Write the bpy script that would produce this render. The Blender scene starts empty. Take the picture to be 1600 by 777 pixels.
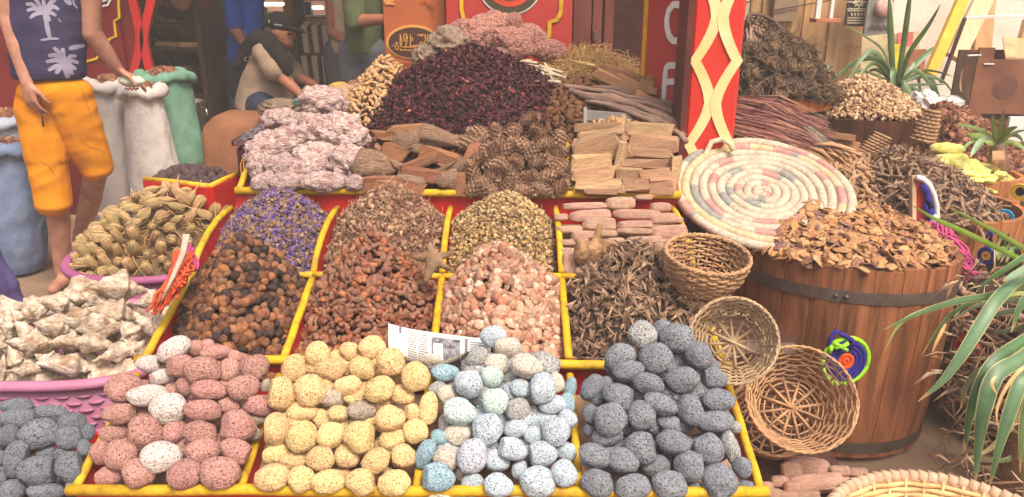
import bpy, math, random
import numpy as np
from mathutils import Vector, Matrix, noise
from mathutils.bvhtree import BVHTree
random.seed(11)
rng = np.random.default_rng(11)
S = bpy.context.scene
COL = S.collection
PI = math.pi
R = math.radians
# ---------------------------------------------------------------- camera
EYE = 1.5
PITCH = R(19.0)
FOC = 1200.0                      # focal length in pixels of a 1600 px wide picture
cam_data = bpy.data.cameras.new('camera')
cam_data.sensor_width = 36.0
cam_data.lens = 36.0 * FOC / 1600.0
cam_data.clip_start = 0.02
cam_data.clip_end = 500.0
cam = bpy.data.objects.new('camera', cam_data)
COL.objects.link(cam)
cam.location = (0, 0, EYE)
cam.rotation_euler = (PI / 2 - PITCH, 0, 0)
S.camera = cam
# ---------------------------------------------------------------- sky, sun, exposure
SUN_EL, SUN_AZ = R(58), R(150)        # azimuth from +Y towards +X: high behind the camera, on its right
world = bpy.data.worlds.new('World')
S.world = world
world.use_nodes = True
wn = world.node_tree.nodes
wl = world.node_tree.links
sky = wn.new('ShaderNodeTexSky')
sky.sky_type = 'NISHITA'
sky.sun_disc = False
sky.sun_elevation = SUN_EL
sky.sun_rotation = SUN_AZ
sky.dust_density = 7.0
sky.ozone_density = 0.3
sky.air_density = 1.0
wl.new(sky.outputs['Color'], wn['Background'].inputs['Color'])
wn['Background'].inputs['Strength'].default_value = 0.11
sun_data = bpy.data.lights.new('sun', 'SUN')
sun_data.energy = 1.5
sun_data.angle = R(20)
sun_data.color = (1.0, 0.93, 0.82)
sun = bpy.data.objects.new('sun', sun_data)
COL.objects.link(sun)
sdir = Vector((math.sin(SUN_AZ) * math.cos(SUN_EL), math.cos(SUN_AZ) * math.cos(SUN_EL), math.sin(SUN_EL)))
sun.rotation_euler = sdir.to_track_quat('Z', 'Y').to_euler()
sun.location = (3, -4, 8)
S.view_settings.view_transform = 'Standard'
S.view_settings.look = 'None'
S.view_settings.exposure = 1.08
S.view_settings.gamma = 1.0
S.render.engine = 'CYCLES'
S.cycles.use_denoising = True
S.cycles.max_bounces = 7
S.cycles.transparent_max_bounces = 12
S.cycles.volume_bounces = 0
# ---------------------------------------------------------------- geometry helpers
CAM = Vector((0, 0, EYE))
FWD = Vector((0, math.cos(PITCH), -math.sin(PITCH)))
UPV = Vector((0, math.sin(PITCH), math.cos(PITCH)))
RGT = Vector((1, 0, 0))
def ray(px, py):
 return RGT * ((px - 800) / FOC) + UPV * (-(py - 388.5) / FOC) + FWD
def at(px, py, y):
 d = ray(px, py)
 return CAM + d * (y / d.y)
def onplane(px, py, p0, n):
 d = ray(px, py)
 return CAM + d * ((Vector(p0) - CAM).dot(n) / d.dot(n))
def mpp(p):
 """metres per picture pixel at a point"""
 return (Vector(p) - CAM).dot(FWD) / FOC
def lin(v):
 v = v / 255.0
 return v / 12.92 if v <= 0.04045 else ((v + 0.055) / 1.055) ** 2.4
def c(r, g, b):
 return (lin(r), lin(g), lin(b), 1.0)
# ---------------------------------------------------------------- materials
MATS = {}
def mat(name, base, dark=None, scale=8.0, rough=0.8, bump=0.4, bscale=None, bdist=0.01, var=0.12, tint=False, stretch=None,
  kind='noise', spec=0.3, metal=0.0, third=None, hue=0.0, lo=0.35, hi=0.65, detail=8.0, alpha=None, trans=0.0, pore_shade=None):
 if name in MATS:
  return MATS[name]
 m = bpy.data.materials.new(name)
 m.use_nodes = True
 nt = m.node_tree
 N, L = nt.nodes, nt.links
 b = N['Principled BSDF']
 b.inputs['Roughness'].default_value = rough
 b.inputs['Specular IOR Level'].default_value = spec
 b.inputs['Metallic'].default_value = metal
 if trans:
  b.inputs['Transmission Weight'].default_value = trans
  b.inputs['IOR'].default_value = 1.2
 if alpha is not None:
  b.inputs['Alpha'].default_value = alpha
 tc = N.new('ShaderNodeTexCoord')
 mp = N.new('ShaderNodeMapping')
 if stretch:
  mp.inputs['Scale'].default_value = stretch
 oi = N.new('ShaderNodeObjectInfo')
 L.new(tc.outputs['Object'], mp.inputs['Vector'])
 add = N.new('ShaderNodeVectorMath')
 add.operation = 'MULTIPLY_ADD'
 add.inputs[1].default_value = (37.0, 17.0, 29.0)
 L.new(oi.outputs['Random'], add.inputs[0])
 L.new(mp.outputs['Vector'], add.inputs[2])
 vec = add.outputs['Vector']
 if dark is None:
  dark = tuple(x * 0.6 for x in base[:3]) + (1,)
 if kind == 'voronoi':
  t = N.new('ShaderNodeTexVoronoi')
  t.inputs['Scale'].default_value = scale
  fac = t.outputs['Distance']
 elif kind == 'wave':
  t = N.new('ShaderNodeTexWave')
  t.inputs['Scale'].default_value = scale
  t.inputs['Distortion'].default_value = 6.0
  t.inputs['Detail'].default_value = 3.0
  fac = t.outputs['Fac']
 else:
  t = N.new('ShaderNodeTexNoise')
  t.inputs['Scale'].default_value = scale
  t.inputs['Detail'].default_value = detail
  t.inputs['Roughness'].default_value = 0.65
  fac = t.outputs['Fac']
 L.new(vec, t.inputs['Vector'])
 ramp = N.new('ShaderNodeValToRGB')
 ramp.color_ramp.elements[0].position = lo
 ramp.color_ramp.elements[0].color = dark
 ramp.color_ramp.elements[1].position = hi
 ramp.color_ramp.elements[1].color = base
 if third is not None:
  e = ramp.color_ramp.elements.new(min(0.98, hi + 0.18))
  e.color = third
 L.new(fac, ramp.inputs['Fac'])
 col = ramp.outputs['Color']
 if pore_shade:                      # dark dots that paint the shade inside open pores
  for sc_, th_ in pore_shade[1]:
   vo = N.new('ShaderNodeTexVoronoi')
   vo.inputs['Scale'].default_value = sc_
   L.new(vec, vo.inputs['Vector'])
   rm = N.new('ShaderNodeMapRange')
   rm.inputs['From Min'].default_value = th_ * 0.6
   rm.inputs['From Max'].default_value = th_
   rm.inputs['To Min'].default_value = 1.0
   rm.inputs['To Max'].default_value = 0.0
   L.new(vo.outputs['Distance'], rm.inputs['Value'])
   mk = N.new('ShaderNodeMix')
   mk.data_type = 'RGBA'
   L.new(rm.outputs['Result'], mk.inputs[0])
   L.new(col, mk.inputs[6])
   mk.inputs[7].default_value = pore_shade[0]
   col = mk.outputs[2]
 if tint:
  at_ = N.new('ShaderNodeAttribute')
  at_.attribute_name = 'tint'
  mx = N.new('ShaderNodeMix')
  mx.data_type = 'RGBA'
  mx.blend_type = 'MULTIPLY'
  mx.inputs[0].default_value = 1.0
  L.new(col, mx.inputs[6])
  L.new(at_.outputs['Color'], mx.inputs[7])
  col = mx.outputs[2]
 if var or hue:
  hs = N.new('ShaderNodeHueSaturation')
  mr = N.new('ShaderNodeMapRange')
  mr.inputs['To Min'].default_value = 1 - var
  mr.inputs['To Max'].default_value = 1 + var
  L.new(oi.outputs['Random'], mr.inputs['Value'])
  L.new(mr.outputs['Result'], hs.inputs['Value'])
  if hue:
   m2 = N.new('ShaderNodeMath')
   m2.operation = 'MULTIPLY'
   m2.inputs[1].default_value = 7.31
   L.new(oi.outputs['Random'], m2.inputs[0])
   m3 = N.new('ShaderNodeMath')
   m3.operation = 'FRACT'
   L.new(m2.outputs[0], m3.inputs[0])
   m4 = N.new('ShaderNodeMapRange')
   m4.inputs['To Min'].default_value = 0.5 - hue
   m4.inputs['To Max'].default_value = 0.5 + hue
   L.new(m3.outputs[0], m4.inputs['Value'])
   L.new(m4.outputs['Result'], hs.inputs['Hue'])
  L.new(col, hs.inputs['Color'])
  col = hs.outputs['Color']
 L.new(col, b.inputs['Base Color'])
 if bump:
  n2 = N.new('ShaderNodeTexNoise')
  n2.inputs['Scale'].default_value = bscale or scale * 2.5
  n2.inputs['Detail'].default_value = 6.0
  L.new(vec, n2.inputs['Vector'])
  bp = N.new('ShaderNodeBump')
  bp.inputs['Strength'].default_value = bump
  bp.inputs['Distance'].default_value = bdist
  L.new(n2.outputs['Fac'], bp.inputs['Height'])
  L.new(bp.outputs['Normal'], b.inputs['Normal'])
 MATS[name] = m
 return m
# ---------------------------------------------------------------- mesh helpers
def setm(me, m, smooth=True):
 if m is not None:
  me.materials.append(m)
 if smooth:
  me.polygons.foreach_set('use_smooth', [True] * len(me.polygons))
 me.update()
 return me
class MB:
 """collects vertices and faces for ONE mesh"""
 def __init__(self):
  self.v, self.f, self.t = [], [], []
  self.tint = (1, 1, 1)
 def add(self, vs, fs, tint=None):
  o = len(self.v)
  self.v += [tuple(x) for x in vs]
  self.f += [tuple(i + o for i in q) for q in fs]
  self.t += [tint or self.tint] * len(vs)
  return self
 def box(self, ctr, size, rot=None, tint=None, jit=0.0):
  hx, hy, hz = size[0] / 2, size[1] / 2, size[2] / 2
  b = min(hx, hy, hz) * 0.18
  vs = []
  # chamfered box: 24 vertices
  idx = {}
  for sx in (-1, 1):
   for sy in (-1, 1):
    for sz in (-1, 1):
     for k in range(3):
      p = [sx * (hx - (0 if k == 0 else b)), sy * (hy - (0 if k == 1 else b)), sz * (hz - (0 if k == 2 else b))]
      idx[(sx, sy, sz, k)] = len(vs)
      vs.append(Vector(p) + (Vector((random.uniform(-1, 1), random.uniform(-1, 1), random.uniform(-1, 1))) * jit))
  fs = []
  for k in range(3):
   for s in (-1, 1):
    a = [(-1, -1), (1, -1), (1, 1), (-1, 1)]
    q = []
    for u, w in a:
     t = [u, w]
     t.insert(k, s)
     q.append(idx[(t[0], t[1], t[2], k)])
    flip = (s == 1) if k != 1 else (s == -1)
    fs.append(tuple(q) if flip else tuple(reversed(q)))
  for k in range(3):           # edges along axis k join faces i and j
   i, j = [x for x in range(3) if x != k]
   for si in (-1, 1):
    for sj in (-1, 1):
     def key(sk, face):
      t = [0, 0, 0]
      t[k], t[i], t[j] = sk, si, sj
      return idx[(t[0], t[1], t[2], face)]
     fs.append((key(-1, i), key(1, i), key(1, j), key(-1, j)))
  for sx in (-1, 1):
   for sy in (-1, 1):
    for sz in (-1, 1):
     fs.append((idx[(sx, sy, sz, 0)], idx[(sx, sy, sz, 1)], idx[(sx, sy, sz, 2)]))
  m = rot if rot is not None else Matrix.Identity(3)
  ctr = Vector(ctr)
  return self.add([ctr + m @ p for p in vs], fs, tint)
 def bar(self, p0, p1, w, h, up=(0, 0, 1), tint=None):
  p0, p1 = Vector(p0), Vector(p1)
  y = (p1 - p0)
  ln = y.length
  y.normalize()
  x = y.cross(Vector(up)).normalized()
  z = x.cross(y)
  rot = Matrix((x, y, z)).transposed()
  return self.box((p0 + p1) / 2, (w, ln, h), rot, tint)
 def tube(self, path, rad, seg=8, closed=False, cap=True, flat=1.0, up=None, tint=None):
  path = [Vector(p) for p in path]
  n = len(path)
  rads = rad if isinstance(rad, (list, tuple)) else [rad] * n
  vs, fs = [], []
  prev = None
  for i, p in enumerate(path):
   if closed:
    t = path[(i + 1) % n] - path[i - 1]
   else:
    t = path[min(i + 1, n - 1)] - path[max(i - 1, 0)]
   if t.length < 1e-9:
    t = Vector((0, 0, 1))
   t.normalize()
   if up is not None:
    a = Vector(up).cross(t)
    if a.length < 1e-4:
     a = Vector((1, 0, 0)).cross(t)
   elif prev is None:
    a = t.orthogonal()
   else:
    a = prev - t * prev.dot(t)
    if a.length < 1e-5:
     a = t.orthogonal()
   a.normalize()
   prev = a
   b = t.cross(a)
   for k in range(seg):
    th = 2 * PI * k / seg
    vs.append(p + a * (math.cos(th) * rads[i]) + b * (math.sin(th) * rads[i] * flat))
  last = n if closed else n - 1
  for i in range(last):
   j = (i + 1) % n
   for k in range(seg):
    k2 = (k + 1) % seg
    fs.append((i * seg + k, i * seg + k2, j * seg + k2, j * seg + k))
  if cap and not closed:
   fs.append(tuple(reversed(range(seg))))
   fs.append(tuple((n - 1) * seg + k for k in range(seg)))
  return self.add(vs, fs, tint)
 def lathe(self, prof, seg=32, ctr=(0, 0, 0), a0=0, a1=2 * PI, wob=0.0, tint=None):
  ctr = Vector(ctr)
  full = abs(a1 - a0 - 2 * PI) < 1e-6
  ns = seg if full else seg + 1
  vs, fs = [], []
  for (r, z) in prof:
   for k in range(ns):
    a = a0 + (a1 - a0) * k / seg
    rr = r * (1 + wob * noise.noise(Vector((math.cos(a) * 1.5, math.sin(a) * 1.5, z * 3))))
    vs.append(ctr + Vector((rr * math.cos(a), rr * math.sin(a), z)))
  for i in range(len(prof) - 1):
   for k in range(seg):
    k2 = (k + 1) % ns
    fs.append((i * ns + k, i * ns + k2, (i + 1) * ns + k2, (i + 1) * ns + k))
  return self.add(vs, fs, tint)
 def ribbon(self, path, widths, side=None, normal=None, thick=0.0, tint=None):
  """flat strip along path; widths may be a list; side: direction across, or normal: direction it faces"""
  path = [Vector(p) for p in path]
  n = len(path)
  ws = widths if isinstance(widths, (list, tuple)) else [widths] * n
  vs, fs = [], []
  for i, p in enumerate(path):
   t = (path[min(i + 1, n - 1)] - path[max(i - 1, 0)])
   t.normalize()
   if side is not None:
    s = Vector(side[i] if isinstance(side, list) else side)
   else:
    s = t.cross(Vector(normal)).normalized()
   nn = Vector(normal) if normal is not None else s.cross(t).normalized()
   vs += [p - s * ws[i] / 2, p + s * ws[i] / 2]
   if thick:
    vs += [p - s * ws[i] / 2 - nn * thick, p + s * ws[i] / 2 - nn * thick]
  k = 4 if thick else 2
  for i in range(n - 1):
   a, b = i * k, (i + 1) * k
   fs.append((a, a + 1, b + 1, b))
   if thick:
    fs += [(a + 2, b + 2, b + 3, a + 3), (a, b, b + 2, a + 2), (a + 1, a + 3, b + 3, b + 1)]
  if thick:
   fs += [(0, 2, 3, 1), ((n - 1) * 4, (n - 1) * 4 + 1, (n - 1) * 4 + 3, (n - 1) * 4 + 2)]
  return self.add(vs, fs, tint)
 def poly(self, pts, n, thick):
  """flat outline extruded by thick against n"""
  n = Vector(n).normalized() * thick
  k = len(pts)
  vs = [Vector(p) for p in pts] + [Vector(p) - n for p in pts]
  fs = [tuple(range(k)), tuple(reversed(range(k, 2 * k)))]
  for i in range(k):
   j = (i + 1) % k
   fs.append((i, i + k, j + k, j))
  return self.add(vs, fs)
 def mesh(self, name, m=None, smooth=True):
  me = bpy.data.meshes.new(name)
  me.from_pydata(self.v, [], self.f)
  if any(t != (1, 1, 1) for t in self.t):
   at_ = me.attributes.new('tint', 'FLOAT_COLOR', 'POINT')
   a = np.ones((len(self.v), 4), np.float32)
   a[:, :3] = np.array(self.t)
   at_.data.foreach_set('color', a.ravel())
  return setm(me, m, smooth)
 def build(self, name, m, parent=None, smooth=True, kind=None):
  return part(name, self.mesh(name, m, smooth), parent, kind)
def part(name, me, parent=None, kind=None, mw=None, label=None):
 o = bpy.data.objects.new(name, me)
 COL.objects.link(o)
 if mw is not None:
  o.matrix_basis = mw
 if parent is not None:
  o.parent = parent
  if mw is None and parent.type == 'EMPTY':
   # meshes are modelled in world space: keep them there under a moved Empty
   o.matrix_parent_inverse = WINV.get(parent.name, Matrix.Identity(4))
 if kind:
  o['kind'] = kind
 if label:
  o['label'] = label
 return o
WINV = {}
def tag(o, label, cat, group=None):
 o['label'] = label
 o['category'] = cat
 if group:
  o['group'] = group
 return o
def thing(name, label, cat, loc=(0, 0, 0), group=None, rot=None, local=False):
 """an Empty at the thing's base; its parts are modelled in world space unless local"""
 o = bpy.data.objects.new(name, None)
 COL.objects.link(o)
 o.empty_display_size = 0.05
 mw = Matrix.Translation(Vector(loc))
 if rot is not None:
  mw = mw @ rot.to_4x4()
 o.matrix_basis = mw
 WINV[o.name] = Matrix.Identity(4) if local else mw.inverted()
 return tag(o, label, cat, group)
def solo(name, me, label, cat, group=None, mw=None):
 return tag(part(name, me, None, None, mw), label, cat, group)
def structure(name, me):
 return part(name, me, None, 'structure')
def ico(sub):
 """numpy icosphere vertices and faces"""
 t = (1 + 5 ** 0.5) / 2
 V = np.array([[-1, t, 0], [1, t, 0], [-1, -t, 0], [1, -t, 0], [0, -1, t], [0, 1, t], [0, -1, -t], [0, 1, -t], [t, 0, -1], [t, 0, 1], [-t, 0, -1], [-t, 0, 1]], float)
 Fc = np.array([[0, 11, 5], [0, 5, 1], [0, 1, 7], [0, 7, 10], [0, 10, 11], [1, 5, 9], [5, 11, 4], [11, 10, 2], [10, 7, 6], [7, 1, 8],
                   [3, 9, 4], [3, 4, 2], [3, 2, 6], [3, 6, 8], [3, 8, 9], [4, 9, 5], [2, 4, 11], [6, 2, 10], [8, 6, 7], [9, 8, 1]])
 V /= np.linalg.norm(V, axis=1)[:, None]
 for _ in range(sub):
  e = np.sort(np.concatenate([Fc[:, [0, 1]], Fc[:, [1, 2]], Fc[:, [2, 0]]]), axis=1)
  u, inv = np.unique(e, axis=0, return_inverse=True)
  inv = inv.ravel()
  mid = V[u[:, 0]] + V[u[:, 1]]
  mid /= np.linalg.norm(mid, axis=1)[:, None]
  o = len(V)
  V = np.concatenate([V, mid])
  n = len(Fc)
  a, b, d = inv[:n] + o, inv[n:2 * n] + o, inv[2 * n:] + o
  Fc = np.concatenate([np.stack([Fc[:, 0], a, d], 1), np.stack([Fc[:, 1], b, a], 1), np.stack([Fc[:, 2], d, b], 1), np.stack([a, b, d], 1)])
 return V, Fc
ICO = {k: ico(k) for k in (0, 1, 2, 3, 4, 5)}
def np_mesh(name, V, Fc, m=None, tint=None, smooth=True):
 me = bpy.data.meshes.new(name)
 V = np.asarray(V, np.float32)
 Fc = np.asarray(Fc, np.int32)
 k = Fc.shape[1]
 me.vertices.add(len(V))
 me.vertices.foreach_set('co', V.ravel())
 me.loops.add(Fc.size)
 me.loops.foreach_set('vertex_index', Fc.ravel())
 me.polygons.add(len(Fc))
 me.polygons.foreach_set('loop_start', np.arange(0, Fc.size, k, dtype=np.int32))
 me.polygons.foreach_set('loop_total', np.full(len(Fc), k, np.int32))
 if tint is not None:
  a = np.ones((len(V), 4), np.float32)
  a[:, :3] = tint
  at_ = me.attributes.new('tint', 'FLOAT_COLOR', 'POINT')
  at_.data.foreach_set('color', a.ravel())
 me.update(calc_edges=True)
 me.validate()
 return setm(me, m, smooth)
def lump(name, seed, m, sub=3, amp=0.25, freq=1.2, amp2=0.06, freq2=4.0, pits=0.0, pfreq=4.0, ridged=False, shape=(1, 1, 1), planes=0, nod=0.0, nfreq=2.5, asp=(1, 1, 1)):
 """a unit lump: noise-displaced sphere, optionally pitted or with planed-off facets"""
 V, Fc = ICO[sub]
 V = V.copy()
 off = Vector((seed * 7.1, seed * 3.3, seed * 5.7))
 rs = np.random.default_rng(seed * 13 + 5)
 out = np.empty_like(V)
 cuts = []
 for _ in range(planes):
  n = rs.normal(size=3)
  n /= np.linalg.norm(n)
  cuts.append((n, rs.uniform(0.62, 0.85)))
 for i, p in enumerate(V):
  q = Vector((p[0] * asp[0], p[1] * asp[1], p[2] * asp[2]))
  pf = 0.27
  r = 1 + amp * noise.noise(q * freq + off)
  w = noise.noise(q * freq2 + off * 2)
  r += amp2 * ((1 - 2 * abs(w)) if ridged else w)
  for n, d in cuts:
   k = float(np.dot(n, p))
   if k * r > d:
    r = d / k
  if nod:
   ds, _ = noise.voronoi(q * nfreq + off)
   r += nod * (0.6 - min(1.2, ds[0]) ** 2)
   ds, _ = noise.voronoi(q * nfreq * 2.4 + off)
   r += nod * 0.35 * (0.6 - min(1.2, ds[0]) ** 2)
  if pits:
   ds, _ = noise.voronoi(q * pfreq + off)
   if ds[0] < pf:
    r -= pits * (1 - (ds[0] / pf) ** 4)
   ds, _ = noise.voronoi(q * pfreq * 2.3 + off)
   if ds[0] < 0.28:
    r -= pits * 0.6 * (1 - (ds[0] / 0.28) ** 4)
  out[i] = p * r
 out *= np.array(shape)
 return np_mesh(name, out, Fc, m)
def tri(V, Fs):
 T = []
 for f in Fs:
  for i in range(1, len(f) - 1):
   T.append((f[0], f[i], f[i + 1]))
 return np.array(V, float), np.array(T, int)
def tmpl(mb):
 return tri(mb.v, mb.f)
def frames(Nrm, tilt):
 """random frames whose z axes follow the normals, loosened by tilt"""
 n = Nrm + tilt * rng.normal(size=Nrm.shape)
 n /= np.linalg.norm(n, axis=1)[:, None]
 a = rng.normal(size=n.shape)
 a -= n * (a * n).sum(1)[:, None]
 a /= np.linalg.norm(a, axis=1)[:, None]
 b = np.cross(n, a)
 return np.stack([a, b, n], axis=2)
def scatter(tm, P, Rm, Sc, tints):
 """many copies of templates in one (V, F, tint) triple"""
 VV, FF, TT = [], [], []
 o = 0
 pick = rng.integers(0, len(tm), len(P))
 for k, (V, Fc) in enumerate(tm):
  ix = np.nonzero(pick == k)[0]
  if not len(ix):
   continue
  sc = Sc[ix]
  if sc.ndim == 1:
   sc = sc[:, None].repeat(3, 1)
  W = np.einsum('nij,nvj->nvi', Rm[ix], V[None] * sc[:, None, :]) + P[ix][:, None, :]
  n, m = len(ix), len(V)
  VV.append(W.reshape(-1, 3))
  FF.append((Fc[None] + (np.arange(n) * m)[:, None, None]).reshape(-1, 3) + o)
  TT.append(np.repeat(tints[ix], m, axis=0))
  o += n * m
 return np.concatenate(VV), np.concatenate(FF), np.concatenate(TT)
def join(parts):
 VV, FF, TT = [], [], []
 o = 0
 for V, Fc, T in parts:
  VV.append(V)
  FF.append(Fc + o)
  TT.append(T)
  o += len(V)
 return np.concatenate(VV), np.concatenate(FF), np.concatenate(TT)
def stuff(name, mesh, label=None):
 o = part(name, mesh, None, 'stuff')
 if label:
  o['label'] = label
 return o
def pal(colors, n, weights=None, jitter=0.12):
 """n random tints out of a palette of sRGB triples"""
 A = np.array([[lin(x) for x in t] for t in colors])
 ix = rng.choice(len(A), n, p=weights)
 return A[ix] * rng.uniform(1 - jitter, 1 + jitter, (n, 1))
class Mound:
 """a heap: height over a sloping base, highest at (xp, yp)"""
 def __init__(s, x0, x1, y0, y1, base, slope, h, xp=None, yp=None, p=1.6, e=1.0, rough=0.0):
  s.x0, s.x1, s.y0, s.y1 = x0, x1, y0, y1
  s.base, s.slope, s.h = base, slope, h
  s.xp = (x0 + x1) / 2 if xp is None else xp
  s.yp = y0 + (y1 - y0) * 0.75 if yp is None else yp
  s.p, s.e, s.rough = p, e, rough
 def z(s, x, y):
  x, y = np.asarray(x, float), np.asarray(y, float)
  u = np.where(x < s.xp, (s.xp - x) / (s.xp - s.x0), (x - s.xp) / (s.x1 - s.xp))
  v = np.where(y < s.yp, (s.yp - y) / (s.yp - s.y0), (y - s.yp) / max(s.y1 - s.yp, 1e-3))
  r = (np.abs(u) ** s.p + np.abs(v) ** s.p) ** (1 / s.p)
  r = np.sqrt(r * r + 0.012) - 0.08
  g = np.clip(1 - r, -0.25, 1) * s.e + (1 - s.e) * np.clip(1 - r * r, -0.25, 1)
  zz = s.base + s.slope * (y - s.y0) + s.h * g
  if s.rough:
   zz = zz + s.rough * (np.sin(x * 31 + 1.3) * np.cos(y * 27) + 0.6 * np.sin(x * 57 - y * 49))
  return zz
 def normal(s, x, y):
  d = 0.01
  n = np.stack([-(s.z(x + d, y) - s.z(x - d, y)) / (2 * d), -(s.z(x, y + d) - s.z(x, y - d)) / (2 * d), np.ones(len(x))], 1)
  return n / np.linalg.norm(n, axis=1)[:, None]
 def inside(s, x, y):
  return np.ones(len(x), bool)
 def random(s, n, front=True):
  x = rng.uniform(s.x0, s.x1, n * 2)
  y = rng.uniform(s.y0, s.y1, n * 2)
  k = s.inside(x, y)
  x, y = x[k][:n], y[k][:n]
  return x, y
 def poisson(s, dist, tries=9000, cap=600):
  x = rng.uniform(s.x0, s.x1, tries)
  y = rng.uniform(s.y0, s.y1, tries)
  k = s.inside(x, y)
  x, y = x[k], y[k]
  Q = np.stack([x, y, s.z(x, y)], 1)
  keep = np.empty((0, 3))
  for q in Q:
   if len(keep) == 0 or ((keep - q) ** 2).sum(1).min() > dist * dist:
    keep = np.concatenate([keep, q[None]])
    if len(keep) >= cap:
     break
  return keep
 def core(s, drop, tint, n=40):
  xs = np.linspace(s.x0, s.x1, n)
  ys = np.linspace(s.y0, s.y1, n)
  X, Y = np.meshgrid(xs, ys)
  Z = s.z(X.ravel(), Y.ravel()) - drop
  V = np.stack([X.ravel(), Y.ravel(), Z], 1)
  F_ = []
  ok = s.inside(X.ravel(), Y.ravel())
  for i in range(n - 1):
   for j in range(n - 1):
    a = i * n + j
    if ok[a] and ok[a + n + 1]:
     F_ += [(a, a + 1, a + n + 1), (a, a + n + 1, a + n)]
  return V, np.array(F_, int), np.repeat(np.array([tint]), len(V), 0)
class Round(Mound):
 """a heap in a round tub"""
 def __init__(s, cx, cy, r, base, h, xp=None, yp=None, p=2.0, e=0.6, rough=0.0):
  super().__init__(cx - r, cx + r, cy - r, cy + r, base, 0.0, h, xp if xp is not None else cx, yp if yp is not None else cy, p, e, rough)
  s.cx, s.cy, s.r = cx, cy, r
 def inside(s, x, y):
  return (x - s.cx) ** 2 + (y - s.cy) ** 2 < s.r ** 2
def pile_stuff(name, label, md, n, tm, size, colors, m, tilt=0.6, drop=0.008, weights=None, lift=0.0, core_tint=None, jitter=0.15, svar=0.3, aniso=None):
 x, y = md.random(n)
 n = len(x)
 z = md.z(x, y) + lift / 2 + rng.uniform(-0.006 - abs(lift) / 2, 0.006 + abs(lift) / 2, n)
 P = np.stack([x, y, z], 1)
 Rm = frames(md.normal(x, y), tilt)
 sc = size * rng.uniform(1 - svar, 1 + svar, n)
 if aniso is not None:
  sc = sc[:, None] * (1 + aniso * rng.uniform(-1, 1, (n, 3)))
 T = pal(colors, n, weights, jitter)
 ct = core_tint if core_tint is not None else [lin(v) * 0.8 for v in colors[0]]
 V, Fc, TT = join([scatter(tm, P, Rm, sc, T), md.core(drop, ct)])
 return stuff(name, np_mesh(name, V, Fc, m, TT), label)
def pile_things(name, label, cat, group, md, meshes, dist, size, tilt=0.6, cap=300, aniso=0.15, lift=0.0, rest=None, svar=0.2):
 """the heap's pieces on the surface as things of their own, largest (nearest the camera) first; the rest joined as stuff"""
 K = md.poisson(dist, cap=900)
 d = ((K - np.array(CAM)) ** 2).sum(1)
 K = K[np.argsort(d)]
 Nn = md.normal(K[:, 0], K[:, 1])
 Rm = frames(Nn, tilt)
 n = min(cap, len(K))
 for i in range(n):
  s = size * random.uniform(1 - svar, 1 + svar)
  s3 = [s * (1 + aniso * random.uniform(-1, 1)) for _ in range(3)]
  mw = Matrix.Translation(Vector(K[i]) + Vector(Nn[i]) * lift) @ (Matrix(Rm[i].tolist()) @ Matrix.Diagonal(s3)).to_4x4()
  solo(name, random.choice(meshes), label, cat, group, mw)
 return K[n:], Rm[n:]
def orient(p, ang, size, twist=0.25):
 """matrix of an object seen at p with its x axis turned ang degrees against the picture's horizontal; size = half extents"""
 v = (p - CAM).normalized()
 x = RGT - v * RGT.dot(v)
 x.normalize()
 z = x.cross(v)
 a = R(-ang)
 x2 = x * math.cos(a) + z * math.sin(a)
 z2 = -x * math.sin(a) + z * math.cos(a)
 m = Matrix((x2, v, z2)).transposed()
 if twist:
  m = m @ Matrix.Rotation(random.uniform(-twist, twist), 3, 'Z') @ Matrix.Rotation(random.uniform(-twist, twist), 3, 'X')
 return Matrix.Translation(p) @ (m @ Matrix.Diagonal(size)).to_4x4()
ORD = ['first', 'second', 'third', 'fourth', 'fifth', 'sixth', 'seventh', 'eighth', 'ninth', 'tenth', 'eleventh', 'twelfth']
def rows(items, band):
 """items (px, py, ...) -> (row from the bottom, place from the left) for each"""
 order = sorted(range(len(items)), key=lambda i: -items[i][1])
 out, row, start = {}, [], None
 groups = []
 for i in order:
  if start is None or start - items[i][1] > band:
   groups.append([])
   start = items[i][1]
  groups[-1].append(i)
 for r_, g in enumerate(groups):
  for k, i in enumerate(sorted(g, key=lambda j: items[j][0])):
   out[i] = (r_, k)
 return out
def place_words(rc, of):
 r_, k = rc
 row = 'lowest row' if r_ == 0 else ORD[min(r_, 11)] + ' row up'
 return f"{ORD[min(k, 11)]} from left in {row} of {of}"
# ---------------------------------------------------------------- bodies: one surface out of many tapered limbs
def capsule(mb, p0, r0, p1, r1, seg=14, sq=None):
 p0, p1 = Vector(p0), Vector(p1)
 d = p1 - p0
 ln = max(d.length, 1e-5)
 t = d / ln
 path, rad = [], []
 for k in range(5):
  a = PI / 2 * k / 4
  path.append(p0 - t * (r0 * math.cos(a)))
  rad.append(max(r0 * math.sin(a), 1e-4))
 for k in range(1, 5):
  a = PI / 2 * k / 4
  path.append(p1 + t * (r1 * math.sin(a)))
  rad.append(max(r1 * math.cos(a), 1e-4))
 o = len(mb.v)
 mb.tube(path, rad, seg)
 if sq:
  ax, fac = Vector(sq[0]).normalized(), sq[1]
  mid = (p0 + p1) / 2
  for i in range(o, len(mb.v)):
   q = Vector(mb.v[i])
   k = (q - mid).dot(ax)
   mb.v[i] = tuple(q + ax * (k * (fac - 1)))
 return mb
def ellipsoid(mb, ctr, rad, rot=None, sub=3):
 V, Fc = ICO[sub]
 ctr = Vector(ctr)
 m = rot if rot is not None else Matrix.Identity(3)
 return mb.add([ctr + m @ Vector((p[0] * rad[0], p[1] * rad[1], p[2] * rad[2])) for p in V], [tuple(f) for f in Fc])
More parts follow.
